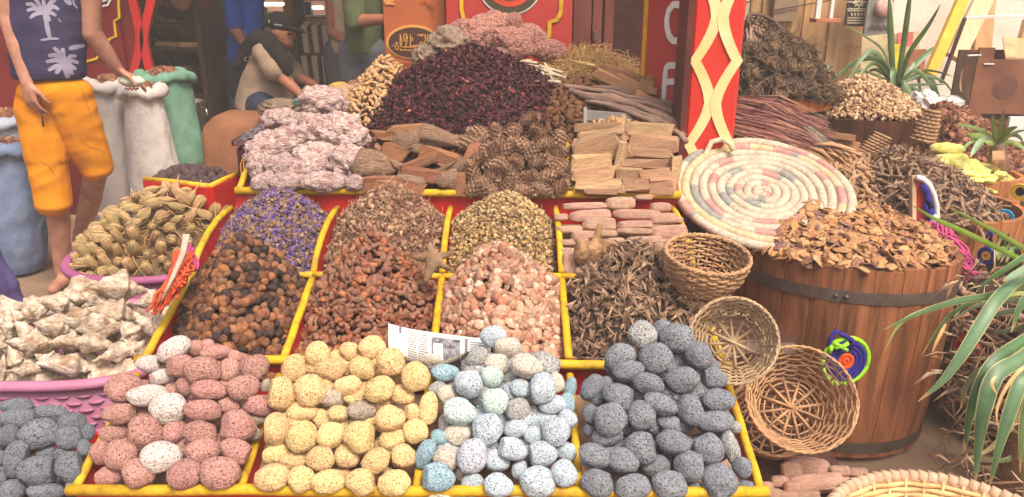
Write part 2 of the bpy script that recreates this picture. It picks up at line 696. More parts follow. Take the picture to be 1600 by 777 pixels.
def fuse(mb, name, m, voxel=0.008, smooth=4, parent=None, wrinkle=0.0, wfreq=14.0, cut=None):
 """weld overlapping closed shapes into one continuous smooth surface"""
 me = mb.mesh(name)
 o = bpy.data.objects.new(name, me)
 COL.objects.link(o)
 md = o.modifiers.new('r', 'REMESH')
 md.mode = 'VOXEL'
 md.voxel_size = voxel
 md.use_smooth_shade = True
 sm = o.modifiers.new('s', 'SMOOTH')
 sm.iterations = smooth
 sm.factor = 0.5
 dg = bpy.context.evaluated_depsgraph_get()
 out = bpy.data.meshes.new_from_object(o.evaluated_get(dg))
 bpy.data.objects.remove(o)
 bpy.data.meshes.remove(me)
 out.name = name
 out.materials.clear()
 if wrinkle or cut:
  n = len(out.vertices)
  co = np.empty(n * 3, np.float32)
  no = np.empty(n * 3, np.float32)
  out.vertices.foreach_get('co', co)
  out.vertices.foreach_get('normal', no)
  co, no = co.reshape(-1, 3), no.reshape(-1, 3)
  if wrinkle:
   w = np.array([noise.noise(Vector((p[0] * wfreq, p[1] * wfreq, p[2] * wfreq * 1.7))) + 0.5 * noise.noise(Vector((p[0] * wfreq * 2.2 + p[2] * 9, p[1] * wfreq, p[2] * wfreq * 2))) for p in co])
   rg = np.array([0.45 - 1.6 * abs(noise.noise(Vector(((p[0] + p[2] * 0.5) * wfreq * 0.8, p[1] * wfreq * 0.7 + 4, (p[2] - p[0] * 0.35) * wfreq * 1.5)))) for p in co])
   co += no * (wrinkle * (0.6 * w + 0.9 * rg))[:, None]
  out.vertices.foreach_set('co', co.ravel())
 setm(out, m, True)
 return part(name, out, parent)
def hand(mb, wrist, direction, across, palm_n, length=0.18, curl=0.5, thumb=1, spread=0.12):
 """palm and five fingers; direction wrist->fingers, across = towards the thumb side"""
 d = Vector(direction).normalized()
 a = (Vector(across) - d * Vector(across).dot(d)).normalized()
 n = Vector(palm_n)
 n = (n - d * n.dot(d) - a * n.dot(a)).normalized()
 k = length / 0.18
 w = Vector(wrist)
 capsule(mb, w, 0.027 * k, w + d * 0.03 * k, 0.028 * k, 10, (n, 0.75))
 for t in (-0.026, -0.009, 0.009, 0.026):
  capsule(mb, w + d * 0.03 * k + a * t * 0.8 * k, 0.017 * k, w + d * 0.085 * k + a * t * k, 0.0135 * k, 10)
 for i, (t, ln) in enumerate(((0.028, 0.072), (0.0095, 0.082), (-0.0095, 0.076), (-0.028, 0.058))):
  p = w + d * 0.088 * k + a * t * k
  dd = (d + a * (t * spread * 40)).normalized()
  ang = 0.25 + curl * 0.3 + 0.06 * i
  for j, (seg, r0, r1) in enumerate(((0.45, 0.0098, 0.009), (0.32, 0.009, 0.0082), (0.23, 0.0082, 0.0066))):
   e = (dd * math.cos(ang) + n * math.sin(ang))
   q = p + e * ln * seg * k
   capsule(mb, p, r0 * k, q, r1 * k, 8)
   p = q
   ang += curl * (0.75 if j == 0 else 0.5)
 p = w + d * 0.025 * k + a * 0.028 * k
 e = (d * 0.75 + a * 0.62 + n * 0.25).normalized()
 q = p + e * 0.045 * k
 capsule(mb, p, 0.0155 * k, q, 0.0115 * k, 10)
 e = (d * 0.9 + a * 0.22 + n * (0.3 + 0.3 * curl)).normalized()
 q2 = q + e * 0.032 * k
 capsule(mb, q, 0.0112 * k, q2, 0.0098 * k, 8)
 capsule(mb, q2, 0.0098 * k, q2 + (e + n * 0.3).normalized() * 0.024 * k, 0.0075 * k, 8)
 return q2
def decal(strokes, target, name, m, parent, width, view=None, off=0.002, dirn=None):
 """flat print laid on a surface: strokes are lists of picture-like (px, py) points projected along the view of the given depth; every stroke follows the cloth"""
 me = target.data
 bvh = BVHTree.FromPolygons([v.co for v in me.vertices], [p.vertices for p in me.polygons])
 mb = MB()
 for st in strokes:
  w = width
  if isinstance(st, tuple):
   st, w = st
  pts, sd = [], []
  fine = []
  for i in range(len(st) - 1):
   for k in range(4):
    f = k / 4
    fine.append((st[i][0] * (1 - f) + st[i + 1][0] * f, st[i][1] * (1 - f) + st[i + 1][1] * f))
  fine.append(st[-1])
  nrm = []
  for q in fine:
   d = ray(*q).normalized()
   hit = bvh.ray_cast(CAM, d)
   if hit[0] is None:
    continue
   pts.append(hit[0] - d * off)
   nrm.append(hit[1])
  if len(pts) < 2:
   continue
  n = len(pts)
  ws = [w * mpp(pts[0]) * (0.45 + 0.55 * math.sin(PI * min(1, (i + 1) / (n + 1)))) for i in range(n)]
  side = []
  for i in range(n):
   t = (pts[min(i + 1, n - 1)] - pts[max(i - 1, 0)])
   s = t.cross(nrm[i])
   side.append(s.normalized() if s.length > 1e-7 else Vector((1, 0, 0)))
  mb.ribbon(pts, ws, side=side)
 return mb.build(name, m, parent)
# ================================================================ materials used all over
M_RED = mat('red_paint', c(196, 38, 34), c(170, 30, 28), scale=3, rough=0.45, bump=0.08, var=0.03, lo=0.3, hi=0.7)
M_YEL = mat('yellow_paint', c(208, 164, 28), c(150, 108, 34), scale=24, rough=0.6, bump=0.3, var=0.06, lo=0.3, hi=0.52)
M_MAROON = mat('maroon_paint', c(118, 26, 24), c(96, 20, 20), scale=2.5, rough=0.4, bump=0.05, var=0.03)
M_REDSIGN = mat('red_sign', c(186, 64, 56), c(166, 54, 48), scale=2.0, rough=0.35, bump=0.03, var=0.0)
M_GOLD = mat('gold_trim', c(246, 228, 176), c(232, 200, 126), scale=5, rough=0.3, bump=0.1, var=0.0, metal=0.2)
M_WHITE = mat('white_paint', c(226, 224, 216), c(206, 204, 196), scale=4, rough=0.5, bump=0.05, var=0.02)
M_DARKWOOD = mat('dark_wood', c(86, 56, 46), c(64, 40, 33), scale=4, stretch=(6, 6, 0.6), rough=0.55, bump=0.2, var=0.1)
M_PALEWOOD = mat('pale_board', c(196, 158, 112), c(158, 118, 76), scale=5, stretch=(4, 4, 0.4), rough=0.75, bump=0.25, var=0.14)
M_BARREL = mat('barrel_wood', c(160, 102, 66), c(84, 50, 32), scale=6, stretch=(5, 5, 0.5), rough=0.5, bump=0.25, bscale=20, var=0.25, lo=0.3, hi=0.66)
M_TUB = mat('dark_tub_wood', c(112, 66, 44), c(74, 42, 30), scale=6, stretch=(5, 5, 0.5), rough=0.6, bump=0.25, bscale=20, var=0.12)
M_IRON = mat('iron_hoop', c(116, 102, 92), c(78, 66, 60), scale=9, rough=0.5, bump=0.2, var=0.05, metal=0.5)
M_WICK = mat('wicker', c(184, 144, 104), c(132, 94, 64), scale=16, rough=0.6, bump=0.3, bscale=60, var=0.12, lo=0.3, hi=0.65)
M_WICK2 = mat('wicker_grey', c(188, 160, 124), c(134, 106, 78), scale=16, rough=0.7, bump=0.3, bscale=60, var=0.12, lo=0.3, hi=0.65)
M_STRAW = mat('straw', c(206, 172, 112), c(158, 118, 66), scale=14, rough=0.75, bump=0.2, var=0.1)
M_TINT = mat('dried_goods', c(255, 255, 255), c(176, 164, 156), scale=90, rough=0.8, bump=0.35, bscale=220, bdist=0.003, var=0.0, tint=True, lo=0.3, hi=0.6)
M_TINTG = mat('painted_print', c(255, 255, 255), c(240, 238, 236), scale=40, rough=0.75, bump=0.1, var=0.0, tint=True)
M_BLACK = mat('black_cloth', c(34, 28, 28), c(24, 20, 20), scale=20, rough=0.9, bump=0.3, var=0.0)
M_SKIN = mat('skin', c(184, 134, 110), c(152, 102, 82), scale=14, rough=0.6, bump=0.3, bscale=90, bdist=0.002, var=0.03)
M_SKIN2 = mat('skin_tan', c(170, 108, 82), c(150, 92, 68), scale=9, rough=0.55, bump=0.1, bscale=90, bdist=0.002, var=0.03)
# ================================================================ ground and the shop behind
mb = MB()
mb.add([(-30, -14, 0), (30, -14, 0), (30, 40, 0), (-30, 40, 0)], [(0, 1, 2, 3)])
structure('ground', mb.mesh('ground', mat('street_dust', c(150, 122, 98), c(112, 88, 70), scale=3.0, rough=0.9, bump=0.4, bscale=40, var=0, lo=0.3, hi=0.7)))
mb = MB()
mb.box((-2.2, 6.4, 0.002), (4.6, 4.6, 0.03))
structure('shop_floor', mb.mesh('shop_floor', mat('shop_tiles', c(170, 130, 104), c(140, 104, 82), scale=2.0, rough=0.5, bump=0.1, var=0)))
mb = MB()
mb.box((-1.6, 8.6, 1.5), (6.4, 0.12, 3.0))
M_SHOPWALL = mat('shop_wall_paint', c(128, 90, 74), c(104, 72, 60), scale=2, rough=0.7, bump=0.1, var=0)
solo('shop_back_wall', mb.mesh('shop_back_wall', M_SHOPWALL, False), 'dim brown wall closing the back of the shop', 'wall')
mb = MB()
mb.box((-4.75, 6.5, 1.5), (0.12, 4.1, 3.0))
solo('shop_side_wall', mb.mesh('shop_side_wall', M_SHOPWALL, False), 'dim brown shop wall behind the man in yellow shorts', 'wall')
mb = MB()
mb.box((1.02, 6.4, 1.5), (0.12, 4.3, 3.0))
solo('shop_side_wall', mb.mesh('shop_side_wall', M_SHOPWALL, False), 'brown shop wall on the side of the red pillar', 'wall')
mb = MB()
mb.box((-1.8, 6.5, 2.95), (6.2, 4.4, 0.1))
structure('shop_roof', mb.mesh('shop_roof', mat('ceiling_boards', c(206, 178, 146), c(180, 150, 120), scale=3, rough=0.8, var=0), False))
# added thin volume that imitates veiling lens glare and lifts the blacks
mb = MB()
mb.add([(x, y, z) for x in (-31, 31) for y in (-15, 41) for z in (-1, 4.4)], [(0, 1, 3, 2), (4, 6, 7, 5), (0, 4, 5, 1), (2, 3, 7, 6), (0, 2, 6, 4), (1, 5, 7, 3)])
hz = bpy.data.materials.new('glare_volume')
hz.use_nodes = True
hn = hz.node_tree
hn.nodes.remove(hn.nodes['Principled BSDF'])
pv = hn.nodes.new('ShaderNodeVolumePrincipled')
pv.inputs['Color'].default_value = (0.97, 0.87, 0.78, 1)
pv.inputs['Density'].default_value = 0.016
hn.links.new(pv.outputs['Volume'], hn.nodes['Material Output'].inputs['Volume'])
stuff('glare_veil', mb.mesh('glare_veil', hz, False), 'pale added glare veil over the market')
def strip(mbd, pts, w, n, t=0.008):
 return mbd.ribbon(pts, w, normal=n, thick=t)
NY = Vector((0, -1, 0))
# maroon wall board with yellow border and a scroll, behind the man in shorts
t = thing('painted_board', 'dark red board with stepped yellow border behind the man in yellow shorts', 'sign', (-2.85, 5.0, 0))
mb = MB()
mb.box((-2.95, 5.04, 1.2), (0.98, 0.06, 2.4))
mb.build('board', M_MAROON, t, False)
mb = MB()
for pts in ([(183, -40), (186, 28), (178, 33), (181, 57), (171, 61), (166, 72), (150, 92), (120, 100)],):
 mb.ribbon([at(x, y, 5.0) for x, y in pts], 0.014, normal=NY, thick=0.008)
mb.build('border', M_YEL, t, False)
mb = MB()
for pts in ([(146, 2), (158, 10), (168, 8), (172, 0), (170, -10)], [(154, 18), (157, 11)], [(150, -6), (160, 2), (166, 0)]):
 mb.ribbon([at(x, y, 5.0) for x, y in pts], 0.011, normal=NY, thick=0.008)
mb.build('scroll', M_WHITE, t, False)
# red door frame of crossing curved bars
t = thing('lattice_frame', 'red door frame of crossing curved bars beside the dark shelves', 'frame', (-2.35, 5.02, 0))
mb = MB()
mb.box((at(206, 50, 5.06).x - 0.02, 5.06, 1.2), (0.13, 0.05, 2.4))
mb.build('post', M_MAROON, t, False)
for sgn in (-1, 1):
 mb = MB()
 pts = []
 for k in range(-8, 15):
  y = 62 - k * 14 + 60
  u = abs(((y - 62) / 64.0 + 1) % 2 - 1)
  xx = 221 + sgn * (3 + 13 * (u ** 1.4))
  pts.append(at(xx, y, 5.0))
 pts = [p for p in pts if p.z > 0.3]
 mb.ribbon(pts, 0.05, normal=NY, thick=0.03)
 mb.build('curved_bar', M_RED, t, False)
# shelves on the left with leather goods and boxes
M_LEATHER = mat('leather', c(124, 80, 60), c(92, 58, 44), scale=6, rough=0.55, bump=0.2, var=0.3)
M_TANBOX = mat('tan_box', c(206, 156, 110), c(176, 124, 84), scale=5, rough=0.7, bump=0.1, var=0.25)
M_PAGES = mat('book_pages', c(206, 190, 160), c(180, 160, 128), scale=30, stretch=(1, 1, 8), rough=0.8, bump=0.1, var=0.06)
t = thing('wall_shelf', 'tall dark shelf of leather goods beside the red lattice frame', 'shelf', (-2.2, 6.0, 0))
mb = MB()
mb.box((-2.63, 6.3, 1.2), (0.7, 0.05, 2.4))
mb.build('back_panel', M_DARKWOOD, t, False)
SHELFY = [(4, 1.35), (42, 0), (78, 0), (112, 0)]
shelf_z = []
for k, py in enumerate((40, 77, 114, 150)):
 p = at(270, py, 5.85)
 shelf_z.append(p.z)
 mb = MB()
 mb.box((-2.63, 6.02, p.z), (0.7, 0.5, 0.025))
 mb.build('shelf_board', M_DARKWOOD, t, False)
for xx in (-3.0, -2.27):
 mb = MB()
 mb.box((xx, 6.02, 1.2), (0.04, 0.52, 2.4))
 mb.build('side_panel', M_DARKWOOD, t, False)
words_c = ['dark brown', 'chestnut', 'tan', 'black', 'rust', 'grey brown']
for k, z0 in enumerate(shelf_z):
 x = -2.97
 i = 0
 while x < -2.45:
  w = random.uniform(0.13, 0.2)
  h = random.uniform(0.1, 0.14)
  mb = MB()
  rot = Matrix.Rotation(R(-38), 3, 'X')
  mb.box((x + w / 2, 5.98, z0 + 0.085), (w, 0.2, 0.035), rot, jit=0.004)
  mb.box((x + w / 2, 5.9, z0 + 0.03), (w * 0.9, 0.1, 0.03), jit=0.004)
  what = random.choice([M_LEATHER, M_LEATHER, M_TANBOX])
  solo('leather_case', mb.mesh('leather_case', what), f"{'tan' if what is M_TANBOX else 'dark leather'} case, {ORD[i]} from left on the {ORD[k]} board down of the dark shelf", 'case', 'cases on the dark shelf')
  x += w + 0.02
  i += 1
# hanging round bags above
for k, (px, w, colr) in enumerate(((282, 34, c(160, 110, 74)), (316, 34, c(98, 44, 38)), (240, 28, c(120, 84, 62)))):
 p = at(px, -6, 5.7)
 mb = MB()
 ellipsoid(mb, p, (w / 2 * mpp(p), 0.04, 0.1))
 mb.tube([p + Vector((-0.06, 0, 0.08)), p + Vector((-0.03, 0, 0.3)), p + Vector((0.03, 0, 0.3)), p + Vector((0.06, 0, 0.08))], 0.008)
 solo('hanging_bag', mb.mesh('hanging_bag', mat('bag_leather_%d' % k, colr, scale=8, rough=0.6, var=0)), ['round tan bag hanging over the leather cases', 'round oxblood bag hanging over the leather cases', 'round brown bag hanging next to the red lattice'][k], 'bag', 'bags hanging over the shelf')
# glass case with yellow frame and lit goods behind the blue shirt
t = thing('display_cabinet', 'glass display cabinet with gilt frame and small goods behind the blue shirt', 'cabinet', (-1.7, 7.2, 0))
M_GILT = mat('gilt_frame', c(196, 150, 66), c(160, 116, 48), scale=6, rough=0.45, bump=0.1, var=0)
x0, x1, x2 = at(336, 20, 7.0).x, at(454, 20, 7.0).x, at(522, 20, 7.0).x
zb = at(400, 36, 7.0).z
for xx in (x0, x1, x2):
 mb = MB()
 mb.box((xx, 7.0, zb + 0.5), (0.09, 0.06, 1.1))
 mb.build('frame_post', M_GILT, t, False)
mb = MB()
mb.box(((x0 + x2) / 2, 7.0, zb), (x2 - x0 + 0.1, 0.07, 0.07))
mb.build('frame_rail', M_GILT, t, False)
mb = MB()
mb.box(((x0 + x2) / 2, 7.15, zb / 2 - 0.05), (x2 - x0 + 0.1, 0.3, zb - 0.1))
mb.build('base', M_DARKWOOD, t, False)
mb = MB()
mb.box(((x0 + x2) / 2, 7.5, zb + 0.5), (x2 - x0 + 0.1, 0.04, 1.1))
mb.build('back_panel', M_SHOPWALL, t, False)
M_LIT = bpy.data.materials.new('lit_tube')
M_LIT.use_nodes = True
M_LIT.node_tree.nodes['Principled BSDF'].inputs['Emission Color'].default_value = (1, 0.93, 0.8, 1)
M_LIT.node_tree.nodes['Principled BSDF'].inputs['Emission Strength'].default_value = 14.0
for px, w, py in ((425, 48, 7), (494, 22, 12)):
 p = at(px, py, 7.4)
 mb = MB()
 mb.tube([p - Vector((w / 2 * mpp(p), 0, 0)), p + Vector((w / 2 * mpp(p), 0, 0))], 0.011)
 mb.build('light_tube', M_LIT, t)
cols = [c(150, 90, 60), c(190, 170, 140), c(90, 110, 120), c(160, 60, 50), c(200, 180, 120)]
MBOX = [mat('small_pack_%d' % i, q, scale=6, rough=0.5, var=0.1) for i, q in enumerate(cols)]
for k in range(34):
 xx = random.uniform(x0 + 0.1, x2 - 0.1)
 lvl = random.choice((0.06, 0.2))
 mb = MB()
 s = random.uniform(0.04, 0.08)
 mb.box((xx, 7.15 + random.uniform(0, 0.2), zb + lvl + s * 0.7), (s, s, s * 1.4))
 mb.build('small_pack', random.choice(MBOX), t, False)
for lvl in (0.055, 0.19):
 mb = MB()
 mb.box(((x0 + x2) / 2, 7.28, zb + lvl), (x2 - x0 - 0.05, 0.36, 0.012))
 mb.build('glass_shelf', mat('glass_shelf', c(190, 200, 196), rough=0.1, bump=0, var=0, trans=0.7), t, False)
# book rack: two tiers of books standing tilted, white page tops
t = thing('book_rack', 'dark rack holding two tiers of dark books behind the man in the cap', 'rack', (-1.5, 6.6, 0))
for py in (86, 134):
 p = at(505, py, 6.5)
 mb = MB()
 mb.box((p.x, 6.62, p.z), (0.55, 0.3, 0.02))
 mb.build('shelf_board', M_DARKWOOD, t, False)
for px in (466, 548):
 p = at(px, 90, 6.5)
 mb = MB()
 mb.box((p.x, 6.62, 0.7), (0.025, 0.3, 1.4))
 mb.build('side_panel', M_DARKWOOD, t, False)
k = 0
for row, py in enumerate((38, 84)):
 for i, px in enumerate((476, 492, 508, 524)):
  p0 = at(px, py, 6.48)
  mb = MB()
  rot = Matrix.Rotation(R(10), 3, 'X')
  hgt = 0.21
  q = at(px, py + 46, 6.5)
  b = thing('book', f"dark covered book, {ORD[i]} from left in the {'upper' if row == 0 else 'lower'} tier of the book rack", 'book', (p0.x, 6.55, q.z), 'books in the rack')
  mb.box((p0.x, 6.56, q.z + 0.012 + hgt / 2), (0.07, 0.16, hgt), rot)
  mb.build('cover', M_LEATHER, b, False)
  mb = MB()
  mb.box((p0.x - 0.006, 6.55, q.z + 0.022 + hgt / 2), (0.048, 0.15, hgt + 0.012), rot)
  mb.build('pages', M_PAGES, b, False)
# ---------------------------------------------------------------- signs and doors in the middle
t = thing('orange_sign', 'orange brown sign with a dark oval emblem in gold lettering', 'sign', (-0.49, 3.86, 0))
xa, xb = at(599, 50, 3.86).x, at(696, 50, 3.86).x
mb = MB()
mb.box(((xa + xb) / 2, 3.90, 1.1), (xb - xa, 0.05, 2.2))
M_SIGNOR = mat('orange_sign_print', c(186, 104, 56), c(160, 84, 48), scale=1.6, rough=0.5, bump=0.03, var=0, third=c(196, 120, 72))
mb.build('board', M_SIGNOR, t, False)
def oval(mbd, px, py, rx, ry, y, thick, off):
 pts = [at(px + rx * math.cos(a), py + ry * math.sin(a), y) + NY * off for a in [2 * PI * k / 40 for k in range(40)]]
 mbd.poly(list(reversed(pts)), NY, thick)
 return mbd
M_SGOLD = mat('sign_gold', c(216, 160, 84), c(200, 140, 70), scale=8, rough=0.5, bump=0, var=0)
M_SBROWN = mat('sign_brown', c(76, 48, 38), c(68, 42, 34), scale=8, rough=0.5, bump=0, var=0)
oval(MB(), 645, 66, 41.5, 27, 3.87, 0.004, 0.0).build('oval_border', M_SGOLD, t, False)
oval(MB(), 645, 66.5, 38, 23.5, 3.868, 0.004, 0.002).build('oval', M_SBROWN, t, False)
def zs(pts, x0=590, y0=0, s=7.067):
 return [(x0 + x / s, y0 + y / s) for x, y in pts]
ARAB = [[(160, 505), (190, 500), (200, 540), (225, 550), (235, 520), (215, 500), (205, 480)], [(195, 480), (210, 470), (225, 480)],
  [(250, 375), (248, 440), (252, 515), (300, 520), (400, 520), (470, 520)], [(250, 460), (262, 420), (252, 390)], [(262, 500), (268, 450), (258, 410)],
  [(310, 510), (325, 450), (330, 400), (315, 372), (292, 380), (285, 410), (300, 440), (318, 425), (312, 395)], [(290, 440), (300, 455), (312, 452)],
  [(362, 380), (362, 440), (362, 510), (400, 505), (470, 500)], [(365, 410), (385, 425), (390, 440), (372, 452)],
  [(440, 395), (455, 380), (470, 392), (490, 380), (515, 385)], [(470, 395), (500, 400)],
  [(470, 510), (465, 480), (480, 462), (488, 490), (500, 520), (480, 540), (465, 520)], [(520, 380), (530, 440), (515, 475), (500, 470)],
  [(548, 378), (550, 440), (548, 490)], [(490, 500), (530, 505)],
  [(248, 552), (262, 545), (275, 560), (300, 548), (330, 560)], [(340, 545), (345, 562), (370, 550), (400, 560), (430, 550), (445, 560)], [(250, 540), (254, 562)]]
mb = MB()
for st in ARAB:
 mb.ribbon([at(x, y, 3.864) + NY * 0.002 for x, y in zs(st)], 0.0045, normal=NY, thick=0.002)
mb.build('emblem_lettering', M_SGOLD, t, False)
mb = MB()
for st in ([(225, 690), (225, 715)], [(236, 700), (248, 698), (246, 716), (238, 716)], [(258, 700), (258, 716), (270, 714)], [(282, 690), (282, 716)], [(292, 700), (304, 700), (304, 716), (292, 716)], [(316, 700), (316, 716)], [(326, 704), (338, 700), (338, 716)], [(348, 692), (348, 716)]):
 mb.ribbon([at(x, y, 3.868) for x, y in zs(st)], 0.003, normal=NY, thick=0.002)
mb.build('lower_lettering', M_SBROWN, t, False)
mb = MB()
for st in ([(66, 12), (90, 30), (130, 25), (190, 40)], [(80, 48), (130, 42), (195, 52)], [(70, 5), (120, 12), (180, 10)]):
 mb.ribbon([at(x, y, 3.868) for x, y in zs(st)], [0.003, 0.008, 0.007, 0.002][:len(st)], normal=NY, thick=0.002)
mb.build('gold_flourish', M_SGOLD, t, False)
mb = MB()
for st in ([(520, 10), (560, 60), (620, 40)], [(540, 90), (600, 70), (630, 120)], [(590, 120), (610, 160), (600, 200)], [(470, 10), (500, 24), (540, 10)], [(560, 30), (600, 100), (640, 60)]):
 mb.ribbon([at(x, y, 3.868) for x, y in zs(st)], [0.002, 0.009, 0.003], normal=NY, thick=0.002)
mb.build('faded_ornament', mat('faded_orange', c(200, 106, 56), scale=5, rough=0.5, bump=0, var=0), t, False)
t = thing('panel_sign', 'red panel with stepped yellow border and a striped roundel above the pink rocks', 'sign', (0, 3.75, 0))
xa, xb = at(697, 50, 3.76).x, at(894, 50, 3.76).x
mb = MB()
mb.box(((xa + xb) / 2, 3.80, 1.2), (xb - xa, 0.05, 2.4))
mb.build('board', M_REDSIGN, t, False)
mb = MB()
mb.ribbon([at(x, y, 3.765) for x, y in ((721, -60), (721, 15), (724, 28), (728, 60))], 0.018, normal=NY, thick=0.006)
mb.build('border', M_YEL, t, False)
mb = MB()
mb.ribbon([at(x, y, 3.765) for x, y in ((877, -60), (877, 15), (874, 25), (870, 31), (859, 35), (858, 56), (855, 64), (846, 68))], 0.019, normal=NY, thick=0.006)
mb.build('border', M_YEL, t, False)
for k, (r_, nm, mm) in enumerate(((50, 'roundel_edge', M_WHITE), (47.5, 'roundel_ring', mat('roundel_olive', c(84, 72, 52), scale=5, rough=0.5, bump=0, var=0)),
                                 (37, 'roundel_ring', mat('roundel_red', c(226, 84, 56), scale=5, rough=0.5, bump=0, var=0)), (27, 'roundel_ring', MATS['roundel_olive']), (20, 'roundel_center', mat('roundel_cream', c(206, 190, 140), scale=5, rough=0.5, bump=0, var=0)))):
 oval(MB(), 797, -26, r_ * 1.02, r_, 3.77, 0.004, 0.002 * k).build(nm, mm, t, False)
M_SLAT = mat('brown_slat', c(122, 66, 56), c(92, 48, 42), scale=4, stretch=(6, 6, 0.5), rough=0.55, bump=0.2, var=0.1)
t = thing('slatted_door', 'brown door of upright boards between the red panel and the letter sign', 'door', (0.4, 3.95, 0))
for k, (xa, xb) in enumerate(((895, 923), (925, 940), (943, 958))):
 A, B = at(xa, 60, 3.95).x, at(xb, 60, 3.95).x
 mb = MB()
 mb.box(((A + B) / 2, 3.97 + 0.004 * (k % 2), 1.2), (B - A, 0.035, 2.4))
 mb.build('board', M_SLAT, t, False)
mb = MB()
p = at(930, 56, 3.93)
mb.box(p, (0.02, 0.03, 0.05))
mb.build('latch', M_IRON, t, False)
mb = MB()
A, B = at(960, 60, 3.95).x, at(1006, 60, 3.95).x
mb.box(((A + B) / 2, 4.0, 1.2), (B - A + 0.03, 0.08, 2.4))
solo('door_post', mb.mesh('door_post', mat('dark_maroon', c(72, 34, 32), scale=3, rough=0.5, var=0), False), 'dark maroon door post beside the red letter sign', 'post')
# letter sign C E, going back from the red pillar
t = thing('letter_sign', 'red sign with a yellow edge line and the white letters C and E', 'sign', (0.62, 3.1, 0))
pa, pb = at(1002, 50, 3.30), at(1079, 50, 3.02)
pa.z = pb.z = 0
along = (pb - pa).normalized()
nS = Vector((along.y, -along.x, 0))
mb = MB()
mid = (pa + pb) / 2
rotS = Matrix((along, -nS, Vector((0, 0, 1)))).transposed()
mb.box((mid.x - nS.x * 0.02, mid.y - nS.y * 0.02, 1.2), ((pb - pa).length, 0.04, 2.4), rotS)
mb.build('board', M_REDSIGN, t, False)
def onsign(px, py, off=0.004):
 return onplane(px, py, pa, nS) + nS * off
mb = MB()
mb.ribbon([onsign(1014, -60), onsign(1008, 60), onsign(1003, 140)], 0.024, normal=nS, thick=0.004)
mb.build('edge_line', M_YEL, t, False)
def z4(x, y):
 return (1000 + x / 2.99, y / 2.99)
mb = MB()
cp = [(206, 50), (200, 30), (180, 20), (160, 24), (140, 50), (131, 90), (131, 125), (140, 165), (158, 190), (178, 192), (198, 180), (204, 160)]
mb.ribbon([onsign(*z4(*q), 0.008) for q in cp], [0.02, 0.024, 0.026, 0.026, 0.026, 0.026, 0.026, 0.026, 0.026, 0.026, 0.024, 0.02], normal=nS, thick=0.006)
mb.build('letter_c', M_WHITE, t, False)
mb = MB()
mb.ribbon([onsign(*z4(*q), 0.008) for q in ((197, 306), (140, 306), (128, 318), (124, 345), (118, 420), (112, 500), (150, 505), (190, 505))], 0.026, normal=nS, thick=0.006)
mb.ribbon([onsign(*z4(*q), 0.0075) for q in ((124, 382), (182, 382))], 0.024, normal=nS, thick=0.006)
mb.build('letter_e', M_WHITE, t, False)
# the pillar with the gold lattice
PY = 2.88
t = thing('red_pillar', 'red pillar with gold curved lattice trim standing beside the coiled tray', 'pillar', (0.78, PY, 0))
xa, xb = at(1085, 0, PY).x, at(1168, 0, PY).x
M_PILLAR = mat('pillar_red', c(206, 58, 48), c(190, 48, 40), scale=2, rough=0.3, bump=0.03, var=0)
mb = MB()
mb.box(((xa + xb) / 2, PY + 0.07, 1.2), (xb - xa, 0.14, 2.4))
mb.build('post', M_PILLAR, t, False)
mb = MB()
mb.box((xa - 0.012, PY + 0.06, 1.2), (0.024, 0.16, 2.4))
mb.build('edge_trim', mat('pillar_edge', c(96, 44, 38), scale=4, rough=0.5, var=0), t, False)
hw = (xb - xa) / 2
zt0 = at(1125, 95, PY).z           # height where the strips touch the edges
per = at(1125, 95, PY).z - at(1125, 225, PY).z
for sgn in (-1, 1):
 mb = MB()
 pts = []
 for k in range(-10, 30):
  zz = zt0 + per * (1 - k / 10.0)
  u = abs((k / 10.0) % 1 - 0.5) * 2      # 1 at the edges, 0 at the nodes
  pts.append(Vector(((xa + xb) / 2 + sgn * (0.010 + (hw - 0.028) * u ** 1.5), PY - 0.006 - 0.001 * sgn, zz)))
 mb.ribbon(pts, 0.042, side=(1, 0, 0), normal=NY, thick=0.006)
 mb.build('gold_strip', M_GOLD, t, False)
# ================================================================ the display stand: tiers of red bins with yellow rails
XD = [-0.985, -0.612, -0.215, 0.152, 0.56]
FY0, FY1 = 1.45, 1.80         # front tier
MY0, MY1, MY2 = 1.83, 2.205, 2.60
UY0, UY1 = 2.63, 2.97
def zf(y):
 return 0.415 + 0.30 * (y - FY0)
def zm(y):
 return 0.545 + 0.26 * (y - MY0)
st = thing('display_stand', 'stepped red market stand with yellow rails dividing it into bins', 'stand', (-0.2, 2.2, 0))
def rail(p0, p1, w=0.026, h=0.026):
 mbd = MB()
 p0, p1 = Vector(p0), Vector(p1)
 pts = [p0.lerp(p1, k / 8) + Vector((0, 0, 0.0025 * math.sin(k * 2.1 + p0.x * 9))) for k in range(9)]
 mbd.tube(pts, [w * 0.43] * 9, 10, flat=h / w, up=(0, 0, 1))
 return mbd.build('rail', M_YEL, st)
def board(pts, n, thick=0.014, nm='riser', mm=None):
 mbd = MB()
 mbd.poly(pts, n, thick)
 return mbd.build(nm, mm or M_RED, st, False)
M_BINFLOOR = mat('bin_floor_board', c(176, 142, 112), c(136, 104, 80), scale=5, rough=0.9, bump=0.3, var=0)
XL, XR = XD[0], XD[-1]
